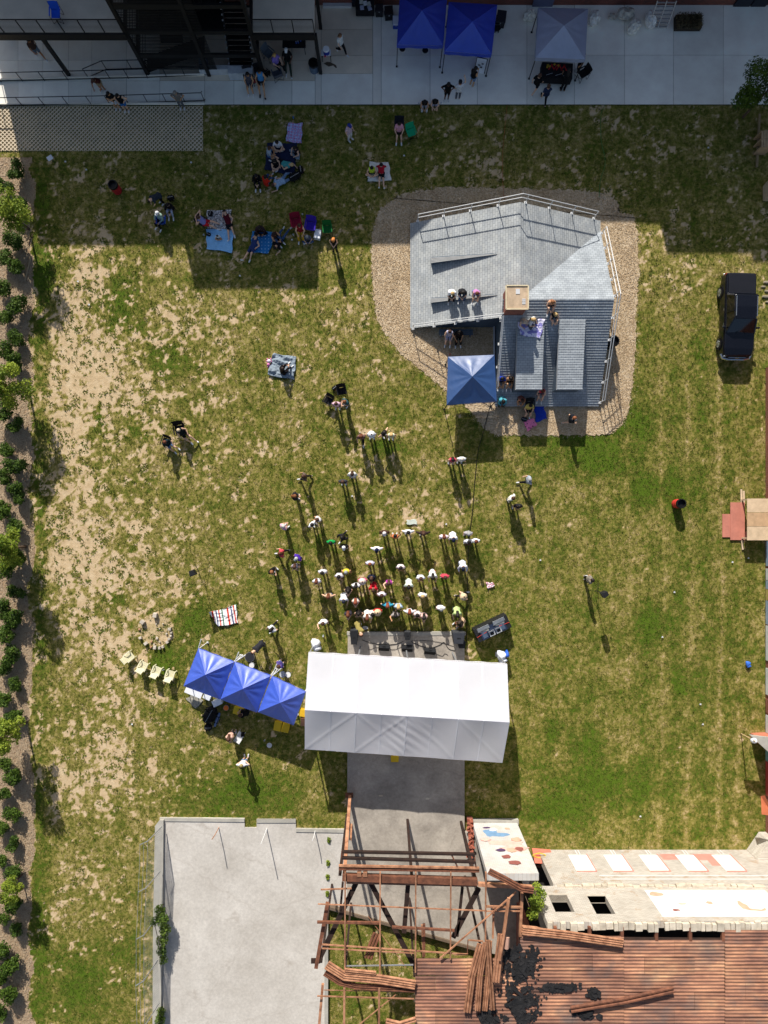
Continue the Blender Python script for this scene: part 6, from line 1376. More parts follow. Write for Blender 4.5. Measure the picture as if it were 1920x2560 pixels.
def table(label, px, py, w_, d_, h, rz, col, z0=0.0, cloth=None, extras=()):
    p = G(px, py, z0+h); T = thing('folding_table', label, 'table', (p.x, p.y, z0), math.radians(rz)); m = mat('table_'+col, col, .6, var=.08)
    MB().box((0,0,h-.02),(w_,d_,.04)).build('table_top', m, T, bevel=.01)
    for a in (-1,1):
        for b in (-1,1): MB().bar((a*w_*.44,b*d_*.4,.01),(a*w_*.44,b*d_*.4,h-.04),.035).build('leg', STEEL_D, T)
    if cloth:
        cm = FAB(cloth); MB().box((0,0,h+.006),(w_+.06,d_+.06,.01)).build('cloth', cm, T)
        for a, b, c_, d2 in ((0,-1,w_+.08,.02),(0,1,w_+.08,.02),(-1,0,.02,d_+.08),(1,0,.02,d_+.08)): MB().box((a*(w_/2+.04),b*(d_/2+.04),h-.3),(c_,d2,.6)).build('cloth_drop', cm, T)
    return T
table('long white table poking out of the leftmost bright blue canopy', 484, 1731, 1.15, .45, .74, -22, 'e6e8ea'); table('black table under the short deck with bottles on it', 735, 106, 1.5, .7, .75, 0, '1a1a1c', .05); table('small white table with a pink cloth and drinks cooler on the apron', 815, 131, .62, .4, .7, 0, 'dfe2e8', .05)
table('black-draped table with white prints at the mill wall', 912, 10, 1.1, .6, .75, 0, '18181a', .05, '16161a')
for i, (a, b) in enumerate(((903,4),(905,19),(913,8),(922,10),(924,20))):
    tag(MB().box((X(a,.83),Y(b,.83),.825),(.24,.3,.012),.1*i).build('art_print', mat('print_%d' % (i % 3), ('c8c4b8','b0b4c8','dedede')[i % 3], .6, var=.4, scale=9)), 'small print on the black-draped table at the mill wall, '+ORD[i]+' from the left', 'print', 'prints on the table')
for i, (a, b) in enumerate(((740,105),(745,104),(751,99))):
    p = G(a, b, .95); T = thing('drink_bottle', ('left','middle','right')[i]+' blue bottle with white cap on the table under the short deck', 'bottle', (p.x,p.y,.8), 0, 'bottles on the black table'); MB().lathe((0,0,.0),[(.035,.0),(.04,.02),(.04,.15),(.015,.19)],10).build('bottle_body', mat('bottle_blue', rgb(50,80,160), .3), T); MB().lathe((0,0,.19),[(.02,0),(.02,.03)],8).build('cap', TRIMW, T)
dc = thing('drinks_cooler', 'blue drinks cooler with white round lid on the small white table', 'cooler', (X(815.5,1.0),Y(126,1.0),.75)); MB().lathe((0,0,.0),[(.17,.0),(.2,.03),(.2,.34)],18).build('tank', mat('tank_blue', rgb(26,52,150), .4), dc); MB().lathe((0,0,.345),[(.215,0),(.215,.05),(.19,.08)],18).build('lid', mat('plastic_eceef0','eceef0'), dc); MB().box((0,-.23,.06),(.06,.08,.05)).build('tap', TRIMW, dc)
tag(MB().box((X(814.5,.72),Y(141,.72),.76),(.2,.15,.02)).build('pink_napkin', mat('napkin_pink', rgb(222,60,90), .7)), 'pink napkin pad on the small white table', 'napkin')
st_ = struct(MB().prism([(X(a),Y(b)) for a, b in ((809,160),(818,156),(827,157),(840,164),(843,171),(839,171),(833,165),(822,168))], .054, .058).build('wet_stain', mat('wet_concrete', rgb(96,84,70), .35)))
table('table with a red chequered top between the couple by the ramp', 638, 201, .3, .28, .45, 10, 'b84848', .05)
mt = table('black-draped merchandise table with red lettering before the silver canopy', 1393, 176, 1.9, .9, .75, -3, '1a1a1c', .05, '18181c')
RED = mat('letter_red', rgb(190,40,44), .6)
for i, (x_, sl) in enumerate(((-.45,.12),(-.3,-.1),(-.12,.12),(.05,.12),(.2,-.12),(.36,.12),(.5,-.1))): MB().bar((x_-sl,.0,.772),(x_+sl,.38,.772),.075,.006).build('red_lettering', RED, mt)
for i, (x_, y_) in enumerate(((-.62,.3),(-.5,.22),(-.2,.36),(.05,.3),(-.66,.16))): MB().box((x_,y_,.775+.004*i),(.14,.11,.01),.3*i).build('yellow_card', mat('card_yellow', rgb(200,160,50), .6), mt)
for x0_, x1_ in ((-.7,-.3),(-.1,.3),(.4,.75)): MB().bar((x0_,-.35,.772),(x1_,-.2,.772),.02,.006).build('white_stroke', TRIMW, mt)
sb = thing('sandwich_board', 'white A-frame board with black sketch on the apron', 'sign', (X(1203,.6),Y(158,.6),.05), math.radians(-12))
for s, nm in ((-1,'front_board'),(1,'rear_board')): MB().slab([(-.34,s*.28,.02),(.34,s*.28,.02),(.34,s*.03,1.05),(-.34,s*.03,1.05)] if s < 0 else [(.34,.28,.02),(-.34,.28,.02),(-.34,.03,1.05),(.34,.03,1.05)], .03).build(nm, mat('board_white', rgb(222,224,230), .5) if s < 0 else STEEL_D, sb)
for k, (x_, z_) in enumerate(((-.1,.6),(.1,.75),(.05,.45))): MB().box((x_,-.19-.1*(.75-z_),z_+.03),(.14,.02,.08)).build('black_mark', STEEL_D, sb)
for a in (-.34,.34): MB().bar((a,-.29,.04),(a,-.03,1.06),.04).build('frame_bar', STEEL_D, sb)
for (a, b, lb) in ((1006,122,'round black stool at the front of the left royal blue canopy'),(1063,126,'round black stool under the seam of the royal blue canopies'),):
    p = G(a,b,.5); T = thing('stool', lb, 'stool', (p.x,p.y,.05)); MB().lathe((0,0,.42),[(.05,0),(.18,.0),(.2,.04),(.18,.09)],16).build('seat', GRL, T)
    for k in range(4): MB().tube([(.12*math.cos(k*PI/2),.12*math.sin(k*PI/2),.42),(.19*math.cos(k*PI/2),.19*math.sin(k*PI/2),.0)],.014,5).build('leg', W_LEG, T)
# drum kit and bags by the blue canopies
def drum(label, px, py, r_, h, z0, col, head='e4e2da', tilt=0):
    p = G(px,py,z0+h); T = thing('drum', label, 'drum', (p.x,p.y,z0)); MB().lathe((0,0,0),[(r_,.0),(r_,h)],22).build('shell', mat('shell_'+col,col,.3), T); MB().lathe((0,0,h),[(r_*.97,0),(r_*.97,.01)],22).build('drum_head', mat('head_'+head,head,.6), T); MB().lathe((0,0,h-.03),[(r_+.012,0),(r_+.012,.03)],22).build('hoop', STEEL_G, T)
    for k in range(3): MB().tube([(r_*.7*math.cos(k*2.1),r_*.7*math.sin(k*2.1),.02),(r_*1.0*math.cos(k*2.1),r_*1.0*math.sin(k*2.1),-z0+.01)],.012,5).build('leg', STEEL_G, T)
drum('grey snare drum between the right blue canopy and the lawn', 706, 1686, .2, .16, .55, '98a0a0', 'c4c8c4'); drum('white-headed drum right of the grey snare', 720, 1687, .18, .2, .6, '24242a'); drum('black bass drum beside the bending person', 624, 1643, .3, .4, .05, '16161a', '2c2c30'); drum('small silver drum below the bass drum', 629, 1664, .17, .16, .5, 'b8bcc0'); drum('orange-lidded bucket drum under the blue canopies', 565, 1770, .17, .36, .02, '2c2c30', 'dc742c')
def bag(label, px, py, w_, d_, h, rz, col, name='duffel_bag', z0=0.0):
    p = G(px,py,z0+h); T = thing(name, label, 'bag', (p.x,p.y,z0), math.radians(rz)); secs = []
    for i in range(9):
        t = i/8; q = math.sin(PI*(.12+.76*t))**.6; secs.append([Vector(((t-.5)*w_, d_/2*q*math.cos(a), h/2+h/2*q*math.sin(a)*(.9 if math.sin(a) < 0 else 1))) for a in [2*PI*k/12 for k in range(12)]])
    MB().loft(secs).build('bag_body', FAB(col), T, smooth=True)
    MB().tube([(-w_*.25,-.06,h*.95),(-.05,-.08,h*1.22),(.05,-.08,h*1.22),(w_*.25,-.06,h*.95)], .015, 5).build('handle', FAB('0e0e10'), T); MB().box((0,0,h*.99),(w_*.8,.02,.012)).build('zip', STEEL_G, T)
    for s in (-1,1): MB().box((s*w_*.22,0,h*.5),(.04,d_*1.01,h*1.0)).build('strap', FAB('0e0e10'), T)
bag('large black covered gear pile below the leftmost blue canopy', 522, 1790, 1.1, .8, .55, 60, '141416', 'gear_bag'); bag('round black cymbal case below the gear pile', 519, 1820, .5, .45, .3, 0, '1c1c20', 'drum_case'); bag('long silver and blue guitar bag beside the gear pile', 542, 1800, .95, .22, .16, 70, '6c84b0', 'guitar_bag')
bag('black backpack beside the navy blanket', 751, 421, .5, .35, .35, 100, '16161c', 'backpack'); bag('black bag pile at the lower corner of the navy blanket', 736, 438, .8, .55, .35, 30, '141416', 'gear_bag'); bag('black bag above the empty pair of camp chairs', 836, 969, .36, .26, .25, 40, '1a1a1e', 'shoulder_bag')
bag('white tote bag beside the pair in the house corner', 1107, 832, .4, .3, .3, 20, 'cdd0d2', 'tote_bag'); bag('dark tablet bag next to the pink spotted blanket', 1311, 1048, .4, .3, .16, -20, '2c3440', 'shoulder_bag'); bag('black bag on the printed white blanket', 525, 532, .35, .3, .25, 80, '1c1c22', 'shoulder_bag'); bag('black pouch on the corner of the light blue blanket', 521, 585, .3, .24, .12, -20, '101014', 'pouch', .05)
bag('black bag above the three friends in the left shade', 425, 492, .45, .35, .3, 10, '1a1a1e', 'backpack'); bag('dark bag beside the black bin under the royal blue canopies', 1244, 62, .5, .5, .4, 0, '1c1e24', 'gear_bag', .05); bag('navy pack above the woman in grey by the ramp', 667, 178, .4, .35, .35, 30, '16181e', 'backpack', .05)
T = thing('white_chair', 'white plastic chair with clothes on it below the blue canopies', 'chair', (X(600,.5),Y(1840,.5),0), math.radians(-30))
MB().box((0,0,.42),(.44,.44,.03)).build('seat', TRIMW, T); MB().slab([(-.22,-.22,.43),(.22,-.22,.43),(.22,-.36,.84),(-.22,-.36,.84)][::-1], .03).build('backrest', TRIMW, T); 
for a in (-1,1):
    for b in (-1,1): MB().bar((a*.19,b*.19,0),(a*.19,b*.19,.42),.035).build('leg', TRIMW, T)
tag(MB().sheet(lambda u,v: G(607+9*(u-.5),1836-12*(v-.5),.5)+Vector((0,0,.06*math.sin(9*u+5*v))),8,8,.02).build('draped_clothes', FAB('1c1c20')), 'black clothes draped over the white plastic chair', 'clothing')
tag(MB().lathe(G(673.6,1863,.03), [(.02,0),(.13,.01),(.17,.03),(.16,.035),(.02,.015)], 18).build('paper_plate', TRIMW), 'white paper plate on the shaded grass below the blue canopies', 'plate'); tag(MB().lathe(G(912.6,1569.5,.03), [(.02,0),(.16,.01),(.2,.04),(.19,.045),(.02,.02)], 18, sx=1, sy=.6).build('white_tray', TRIMW), 'white oval tray on the grass at the stage edge', 'tray')
def can(label, px, py, z0=.02, col='e8eaee', r_=.05, h=.14):
    p = G(px,py,z0+h); T = MB().lathe((p.x,p.y,z0),[(r_*.7,0),(r_,h),(r_*.85,h),(r_*.6,.02)],12).build('paper_cup', mat('cup_'+col,col,.5)); return tag(T, label, 'cup')
can('white can on the grass above the left tent corner', 807.7, 1590, r_=.06, h=.2); can('small blue and white bottle beside the paper plate', 661, 1852, h=.2, r_=.04); can('white cup right of the light blue blanket', 586, 588); can('white cup left of the light blue blanket', 509, 586); can('white cup beside the three people on the roof bench', 1174, 730, 1.9); can('white cup on the gravel above the royal blue blanket', 1362, 1017); can('white cup in the purple camp chair group', 733, 586, h=.2); can('white cup beside the yellow slatted chairs', 408, 1675); can('white cup above the maroon camp chair', 756, 535)
can('left water bottle of the two white ones beside the seated curb pair', 1047, 257, .05); can('right water bottle of the two white ones beside the seated curb pair', 1103, 256, .05); can('small red cup at the gravel edge above the navy canopy', 1125, 885, col='d8503c'); can('blue bottle on the grass above the swirl blanket', 733, 292, col='5c8cc8', h=.2); can('teal bottle at the feet of the three on the grass', 701, 446, col='3c7c94', h=.2)
# white litter scraps
for i, (a, b) in enumerate(((1770,370),(1010,390),(164,405),(478,407),(216,425),(730,600),(600,690),(195,704),(223,762),(880,1240),(1115,1310),(1870,1395),(1350,1400),(1830,1405),(1685,1480),(1655,1592),(1750,1760),(330,1810),(1756,1810),(1600,2040))):
    tag(MB().slab([(X(a)-.06,Y(b)-.04,.05),(X(a)+.07,Y(b)-.05,.06),(X(a)+.05,Y(b)+.06,.04),(X(a)-.04,Y(b)+.05,.07)], .01).build('litter_scrap', TRIMW), 'small white scrap of litter on the ground, '+ORD[i]+' of twenty counted from the top', 'litter', 'litter scraps on the lawn')
# small sign by the paving grid, sticks in the bed
sg = thing('stake_sign', 'small white sign on a stake at the corner of the paving grid', 'sign', G(138,409)); MB().tube([(0,0,0),(0,0,.7)],.015,5).build('stake', STEEL_D, sg); MB().box((0,.0,.72),(.36,.3,.02),.6,).build('sign_plate', mat('sign_pale', rgb(206,212,222), .5), sg)
for i, (a,b,c_,d_,lb) in enumerate(((78,640,62,703,'long pale stick lying in the mulch bed'),(82,585,70,612,'thin dark stick near the top of the mulch bed'),(52,620,72,636,'grey pipe offcut in the mulch bed'))):
    tag(MB().tube([G(a,b,.06),G(c_,d_,.06)],.03 if i else .05,6).build('fallen_stick', BARK if i == 1 else mat('stick_pale', rgb(170,150,122), .9)), lb, 'stick')
# boulders, hedge box and slatted gate on the apron
for i, (a,b,s,lb) in enumerate(((1565,34,.85,'grey layered boulder against the mill wall'),(1585,66,.75,'pale speckled boulder nearest the lawn in the apron heap'),(1627,48,.8,'white and dark boulder right of the apron heap'),(1530,42,.4,'small brown rock left of the boulders on the apron'),(1325,38,.7,'dark rock left of the silver canopy'),(1485,45,.8,'pale branchy rock right of the silver canopy'))):
    p = G(a,b,s*.5); r_ = random.Random(i+50); n,k = 12,7; vs=[]; fs=[]
    for j in range(k+1):
        th = PI*j/k
        for q in range(n): 
            w_ = s*.62*r_.uniform(.78,1.15); vs.append((w_*math.sin(th)*math.cos(2*PI*q/n)*1.1, w_*math.sin(th)*math.sin(2*PI*q/n)*.8, max(-.02,s*.42+w_*.8*math.cos(th))))
    for j in range(k):
        for q in range(n): fs.append([j*n+q,(j+1)*n+q,(j+1)*n+(q+1)%n,j*n+(q+1)%n])
    o = MB().add(vs,fs).build('boulder', mat('rock_%d'%(i%3), ('b8b4aa','e4ddd2','e8e2da')[i%3] if i not in (3,4) else '4c443c', .9, var=.5, scale=5, bump=.6, bscale=8)); o.location=(p.x,p.y,.05); o.rotation_euler=(0,0,i*.9); tag(o, lb, 'boulder')
hb = thing('dry_hedge', 'dry brown clipped hedge block on the apron by the mill wall', 'hedge', (X(1724,.5),Y(50,.5),.05))
me_ = leaves('foliage', [(x_,y_,.45,.3) for x_ in (-.6,-.2,.2,.6) for y_ in (-.25,.2)], 2600, .045, leaf_mat('leaf_dry', rgb(70,62,44), rgb(120,108,82)), 91); o = bpy.data.objects.new('foliage', me_); C.objects.link(o); o.parent = hb
MB().box((0,0,.18),(1.7,.85,.34)).build('planter_box', mat('planter_dark', rgb(52,46,38), .9), hb)
gt = thing('slatted_gate', 'white slatted metal rack leaning on the mill wall', 'gate', (X(1655,.8),Y(14,.8)-.35,.05))
for k in range(7): MB().box((0,-.55+.1*k,.1+.22*k),(1.25,.06,.05)).build('slat', STEEL_G, gt)
for s in (-1,0,1): MB().bar((s*.6,-.6,.03),(s*.6,.08,1.55),.06).build('stile', STEEL_G, gt)
# pink plush toy on the grey blanket
pt_ = thing('plush_toy', 'pink and white plush toy at the corner of the crumpled grey blanket', 'toy', (X(673,.15),Y(903,.15),.06)); PK = FAB('e487b8')
for c_, r_, nm, m_ in (((0,0,.12),.13,'head',FAB('f0dcea')),((-.04,-.22,.1),.11,'body',PK),((-.12,.14,.12),.05,'ear',PK),((.1,.15,.12),.05,'ear',PK),((-.16,.0,.1),.05,'ear',PK),((.14,-.02,.1),.05,'ear',PK),((-.08,-.36,.07),.05,'foot',PK),((.03,-.34,.07),.05,'foot',PK)):
    MB().lathe(c_, [(r_*math.sin(PI*i/8)+.001, -r_*math.cos(PI*i/8)) for i in range(9)], 12).build(nm, m_, pt_, smooth=True)
# ------------------------------------------------------------------ people: one continuous body per pose, clothes follow the body
def mirror(d): return d
def base_pose():
    return dict(pel=(0,0,.93), chest=(0,.0,1.30), neck=(0,.0,1.46), head=(0,.03,1.60),
                shL=(-.165,0,1.40), shR=(.165,0,1.40), elL=(-.24,-.04,1.14), elR=(.24,-.04,1.14), wrL=(-.25,.09,.92), wrR=(.25,.09,.92),
                hipL=(-.085,0,.90), hipR=(.085,0,.90), knL=(-.095,.03,.49), knR=(.095,.03,.49), anL=(-.10,-.02,.08), anR=(.10,-.02,.08), toL=(-.12,.16,.045), toR=(.12,.16,.045))
def P_(**k): d = base_pose(); d.update(k); return d
def sit_base(z, lean=0.0, fwd=0.0):
    """torso of a seated body; z pelvis height, lean forward metres at the neck"""
    return dict(pel=(0,0,z), chest=(0,lean*.7,z+.37-abs(lean)*.1), neck=(0,lean,z+.53-abs(lean)*.25), head=(0,lean*1.15+.03,z+.67-abs(lean)*.35),
                shL=(-.165,lean*.92,z+.47-abs(lean)*.2), shR=(.165,lean*.92,z+.47-abs(lean)*.2), hipL=(-.09,.02,z-.02), hipR=(.09,.02,z-.02))
POSES = {
 'stand': P_(),
 'phone': P_(elL=(-.21,.03,1.16), elR=(.21,.03,1.16), wrL=(-.06,.27,1.24), wrR=(.06,.27,1.24), head=(0,.06,1.59)),
 'folded': P_(elL=(-.24,.06,1.16), elR=(.24,.06,1.16), wrL=(.07,.20,1.19), wrR=(-.07,.22,1.15)),
 'hips': P_(elL=(-.37,-.06,1.17), elR=(.37,-.06,1.17), wrL=(-.17,.05,1.0), wrR=(.17,.05,1.0)),
 'wave': P_(elR=(.30,.10,1.58), wrR=(.24,.22,1.80)),
 'walk': P_(knL=(-.09,.22,.52), anL=(-.09,.34,.12), toL=(-.10,.52,.10), knR=(.09,.02,.48), anR=(.1,-.32,.17), toR=(.1,-.20,.05), elL=(-.24,-.14,1.16), wrL=(-.24,-.12,.92), elR=(.24,.10,1.17), wrR=(.22,.26,1.0)),
 'bend': P_(pel=(0,-.08,.92), chest=(0,.30,1.13), neck=(0,.42,1.22), head=(0,.53,1.24), shL=(-.165,.37,1.18), shR=(.165,.37,1.18), hipL=(-.085,-.06,.9), hipR=(.085,-.06,.9), elL=(-.2,.46,.92), elR=(.2,.46,.92), wrL=(-.12,.56,.70), wrR=(.12,.56,.70)),
 'lean': P_(pel=(0,-.05,.92), chest=(0,.12,1.26), neck=(0,.2,1.40), head=(0,.27,1.52), shL=(-.165,.17,1.34), shR=(.165,.17,1.34), elL=(-.25,.30,1.12), elR=(.25,.30,1.12), wrL=(-.2,.5,1.02), wrR=(.2,.5,1.02)),
 'chair': dict(sit_base(.52,-.05), knL=(-.13,.43,.52), knR=(.13,.43,.52), anL=(-.14,.46,.09), anR=(.14,.46,.09), toL=(-.16,.63,.045), toR=(.16,.63,.045), elL=(-.25,.10,.76), elR=(.25,.10,.76), wrL=(-.15,.32,.68), wrR=(.15,.32,.68)),
 'chair_out': dict(sit_base(.50,-.12), knL=(-.15,.44,.46), knR=(.13,.46,.46), anL=(-.18,.84,.12), anR=(.12,.60,.09), toL=(-.22,.96,.20), toR=(.13,.78,.05), elL=(-.3,.02,.74), elR=(.28,.08,.74), wrL=(-.2,.26,.68), wrR=(.2,.3,.68)),
 'armsup': dict(sit_base(.50,-.18), knL=(-.15,.44,.46), knR=(.13,.46,.46), anL=(-.18,.80,.12), anR=(.12,.66,.09), toL=(-.22,.94,.18), toR=(.13,.84,.08), elL=(-.40,-.18,1.14), elR=(.40,-.18,1.14), wrL=(-.12,-.30,1.20), wrR=(.12,-.30,1.20)),
 'edge': dict(sit_base(.50,.22), knL=(-.13,.42,.50), knR=(.13,.42,.50), anL=(-.14,.46,.09), anR=(.14,.46,.09), toL=(-.16,.63,.045), toR=(.16,.63,.045), elL=(-.22,.32,.66), elR=(.22,.32,.66), wrL=(-.05,.46,.60), wrR=(.05,.48,.62)),
 'cross': dict(sit_base(.13,.08), knL=(-.34,.26,.20), knR=(.34,.26,.20), anL=(.10,.34,.09), anR=(-.10,.30,.11), toL=(.24,.34,.07), toR=(-.24,.30,.08), elL=(-.27,.16,.36), elR=(.27,.16,.36), wrL=(-.14,.34,.26), wrR=(.14,.34,.26)),
 'knees': dict(sit_base(.13,.06), knL=(-.13,.36,.46), knR=(.13,.36,.46), anL=(-.13,.56,.09), anR=(.13,.56,.09), toL=(-.14,.73,.05), toR=(.14,.73,.05), elL=(-.24,.22,.44), elR=(.24,.22,.44), wrL=(-.05,.46,.36), wrR=(.05,.48,.38)),
 'legs': dict(sit_base(.13,-.16), knL=(-.12,.46,.17), knR=(.10,.44,.24), anL=(-.16,.88,.10), anR=(.12,.84,.10), toL=(-.20,.96,.22), toR=(.14,.93,.22), elL=(-.27,-.26,.34), elR=(.27,-.26,.34), wrL=(-.28,-.36,.10), wrR=(.28,-.36,.10)),
 'recline': dict(pel=(0,0,.13), chest=(.05,-.36,.26), neck=(.06,-.50,.36), head=(.08,-.60,.46), shL=(-.12,-.44,.36), shR=(.20,-.44,.28), hipL=(-.09,.02,.14), hipR=(.09,.02,.12), knL=(-.16,.36,.34), knR=(.12,.44,.14), anL=(-.18,.62,.09), anR=(.16,.86,.09), toL=(-.2,.79,.05), toR=(.24,.94,.16), elL=(-.28,-.30,.22), elR=(.30,-.56,.08), wrL=(-.18,-.06,.20), wrR=(.24,-.78,.07)),
}
BONES = [('torso','a','b')]
def bones_of(J):
    V = {k: Vector(v) for k, v in J.items()}; B = []
    mid = lambda a, b, t: V[a]+(V[b]-V[a])*t
    B.append(('pelvis', V['hipL'], V['hipR'], .115, .115)); B.append(('torso', V['shL']*.9+V['shR']*.1, V['shR']*.9+V['shL']*.1, .075, .075))
    for s in 'LR':
        o = 'R' if s == 'L' else 'L'
        B.append(('torso', (V['sh'+s]*.72+V['sh'+o]*.28)-Vector((0,0,.03)), V['hip'+s]*.85+V['hip'+o]*.15+(V['pel']-V['hip'+s])*.1, .112, .105))
    B.append(('torso', V['chest'], V['pel'], .12, .115)); B.append(('neck', (V['shL']+V['shR'])/2+(V['neck']-V['chest'])*.1, V['head'], .055, .05))
    up = (V['head']-V['neck']).normalized(); B.append(('head', V['head']-up*.035, V['head']+up*.05, .082, .098))
    for s in 'LR':
        B.append(('uarm'+s, V['sh'+s], V['el'+s], .056, .043)); B.append(('farm'+s, V['el'+s], V['wr'+s], .043, .029))
        d = (V['wr'+s]-V['el'+s]).normalized(); B.append(('hand'+s, V['wr'+s]+d*.01, V['wr'+s]+d*.065, .028, .03))
        B.append(('thigh'+s, V['hip'+s], V['kn'+s], .09, .06)); B.append(('calf'+s, V['kn'+s], V['an'+s], .06, .038)); B.append(('foot'+s, V['an'+s]-Vector((0,0,.035)), V['to'+s], .042, .036))
    return B, V
def capsule(mb, a, b, r0, r1, n=10):
    d = b-a; L_ = d.length
    if L_ < 1e-5: d = Vector((0,0,1)); L_ = 1e-4
    prof = [(r0*math.sin(PI/2*i/4)+1e-4, -r0*math.cos(PI/2*i/4)) for i in range(4)]+[(r0, 0),(r1, L_)]+[(r1*math.cos(PI/2*i/4)+1e-4, L_+r1*math.sin(PI/2*i/4)) for i in range(1,5)]
    mb.lathe(a, prof, n, axis=d)
SKIN0 = mat('skin_default', 'c89878', .6)
EYE = mat('eye', '1c1816', .4); LIP = mat('lip', '8c4c44', .6)
PCACHE = {}
def pose_data(name):
    if name in PCACHE: return PCACHE[name]
    B, V = bones_of(POSES[name]); mb = MB()
    for nm, a, b, r0, r1 in B: capsule(mb, a, b, r0, r1)
    tmp = bpy.data.objects.new('tmp_body', mb.mesh('tmp_body')); C.objects.link(tmp)
    rm = tmp.modifiers.new('r','REMESH'); rm.mode = 'VOXEL'; rm.voxel_size = .022; sm = tmp.modifiers.new('s','SMOOTH'); sm.factor = .5; sm.iterations = 3
    dg = bpy.context.evaluated_depsgraph_get(); ev_ = tmp.evaluated_get(dg); me_ = bpy.data.meshes.new_from_object(ev_)
    co = np.empty(len(me_.vertices)*3, np.float32); me_.vertices.foreach_get('co', co); co = co.reshape(-1,3); nr = np.array([v.normal[:] for v in me_.vertices], np.float32)
    faces = [tuple(p.vertices) for p in me_.polygons]; old = tmp.data; bpy.data.objects.remove(tmp); bpy.data.meshes.remove(old); bpy.data.meshes.remove(me_)
    best = np.full(len(co), 1e9); lab = np.zeros(len(co), int); par = np.zeros(len(co))
    for i, (nm, a, b, r0, r1) in enumerate(B):
        a_, d = np.array(a), np.array(b-a); t = np.clip(((co-a_)@d)/max(1e-9,d@d), 0, 1); dist = np.linalg.norm(co-a_-t[:,None]*d, axis=1)-(r0+(r1-r0)*t)
        m = dist < best; best[m] = dist[m]; lab[m] = i; par[m] = t[m]
    names = np.array([b[0] for b in B])
    D = dict(co=co, nr=nr, faces=faces, lab=names[lab], par=par, V=V, garm={})
    # body mesh with fingers, nose, eyes, ears, mouth
    bm_ = MB(); bm_.v = [Vector(c) for c in co]; bm_.f = [list(f) for f in faces]; nbase = len(bm_.f)
    for s, sg in (('L',-1),('R',1)):
        d = (V['wr'+s]-V['el'+s]).normalized(); side = d.cross(Vector((0,0,1)))
        side = side.normalized() if side.length > .2 else Vector((1,0,0)); pn = side.cross(d).normalized(); k0 = V['wr'+s]+d*.07
        for f_, (off, ln) in enumerate(((-.026,.062),(-.009,.072),(.009,.068),(.026,.054))):
            r0_ = k0+side*off; bm_.tube([r0_, r0_+d*ln*.55-pn*.006, r0_+d*ln*.9-pn*.028], .0095, 5, .007)
        th = V['wr'+s]+d*.025-side*sg*.03; bm_.tube([th, th+d*.03-side*sg*.03, th+d*.062-side*sg*.035-pn*.01], .0105, 5, .008)
    up = (V['head']-V['neck']).normalized(); fw = Vector((0,1,0)); fw = (fw-up*fw.dot(up)); fw = fw.normalized() if fw.length > .2 else Vector((0,0,1)); rt = fw.cross(up); hc = V['head']
    bm_.tube([hc+fw*.085+up*.02, hc+fw*.112-up*.012], .008, 5, .016)
    for s in (-1,1): bm_.lathe(hc+rt*s*.094+up*.005, [(.004,-.02),(.014,-.012),(.016,.01),(.006,.022)], 7, axis=up)
    n_skin = len(bm_.f)
    for s in (-1,1): bm_.lathe(hc+fw*.082+rt*s*.033+up*.025, [(.003,-.004),(.011,.0),(.010,.008),(.003,.011)], 7, axis=fw)
    n_eye = len(bm_.f); bm_.bar(hc+fw*.088-up*.045-rt*.022, hc+fw*.088-up*.045+rt*.022, .012, .01)
    me2 = bm_.mesh('person'); 
    for q in (SKIN0, EYE, LIP): me2.materials.append(q)
    me2.polygons.foreach_set('material_index', [0 if i < n_skin else (1 if i < n_eye else 2) for i in range(len(bm_.f))]); me2.polygons.foreach_set('use_smooth', [True]*len(bm_.f))
    D['body'] = me2; D['frame'] = (hc, up, fw, rt); PCACHE[name] = D; return D
def garment(name, kind):
    D = pose_data(name)
    if kind in D['garm']: return D['garm'][kind]
    lab, par, co, nr = D['lab'], D['par'], D['co'], D['nr']; has = lambda *k: np.isin(lab, k); hc, up, fw, rt = D['frame']
    U = has('uarmL','uarmR'); F_ = has('farmL','farmR'); TH = has('thighL','thighR'); CA = has('calfL','calfR'); off = .014
    if kind == 'tee': m = has('torso','pelvis') | (U & (par < .72))
    elif kind == 'long': m = has('torso','pelvis') | U | (F_ & (par < .93)); off = .017
    elif kind == 'tank': m = has('torso','pelvis'); 
    elif kind == 'dress': m = has('torso','pelvis') | (TH & (par < .8)); off = .02
    elif kind == 'trousers': m = has('pelvis') | TH | (CA & (par < .92)); off = .012
    elif kind == 'shorts': m = has('pelvis') | (TH & (par < .72)); off = .016
    elif kind in ('shoeL','shoeR'): m = has('foot'+kind[-1]) | ((lab == 'calf'+kind[-1]) & (par > .97)); off = .01
    elif kind in ('hair','hair_long'):
        rel = co-np.array(hc); u_ = rel@np.array(up); f2 = rel@np.array(fw); m = has('head') & ((u_ > .045+.35*np.maximum(0,f2-.03)) | (f2 < -.01) & (u_ > -.06)); off = .02
    idx = {}; vs = []; fs = []
    for f in D['faces']:
        if all(m[i] for i in f):
            g = []
            for i in f:
                if i not in idx: idx[i] = len(vs); vs.append(Vector(co[i]+nr[i]*off))
                g.append(idx[i])
            fs.append(g)
    mb = MB(); mb.v = vs; mb.f = fs
    if kind == 'hair_long':
        b0 = hc-fw*.055; nk = D['V']['neck']; e = nk-fw*.10-up*.10
        capsule(mb, b0+up*.02, e, .07, .05, 8); capsule(mb, b0+rt*.05, e+rt*.05-up*.02, .045, .03, 7); capsule(mb, b0-rt*.05, e-rt*.05-up*.02, .045, .03, 7)
    me_ = mb.mesh(kind); me_.polygons.foreach_set('use_smooth', [True]*len(me_.polygons)); me_.materials.append(SKIN0); D['garm'][kind] = me_; return me_
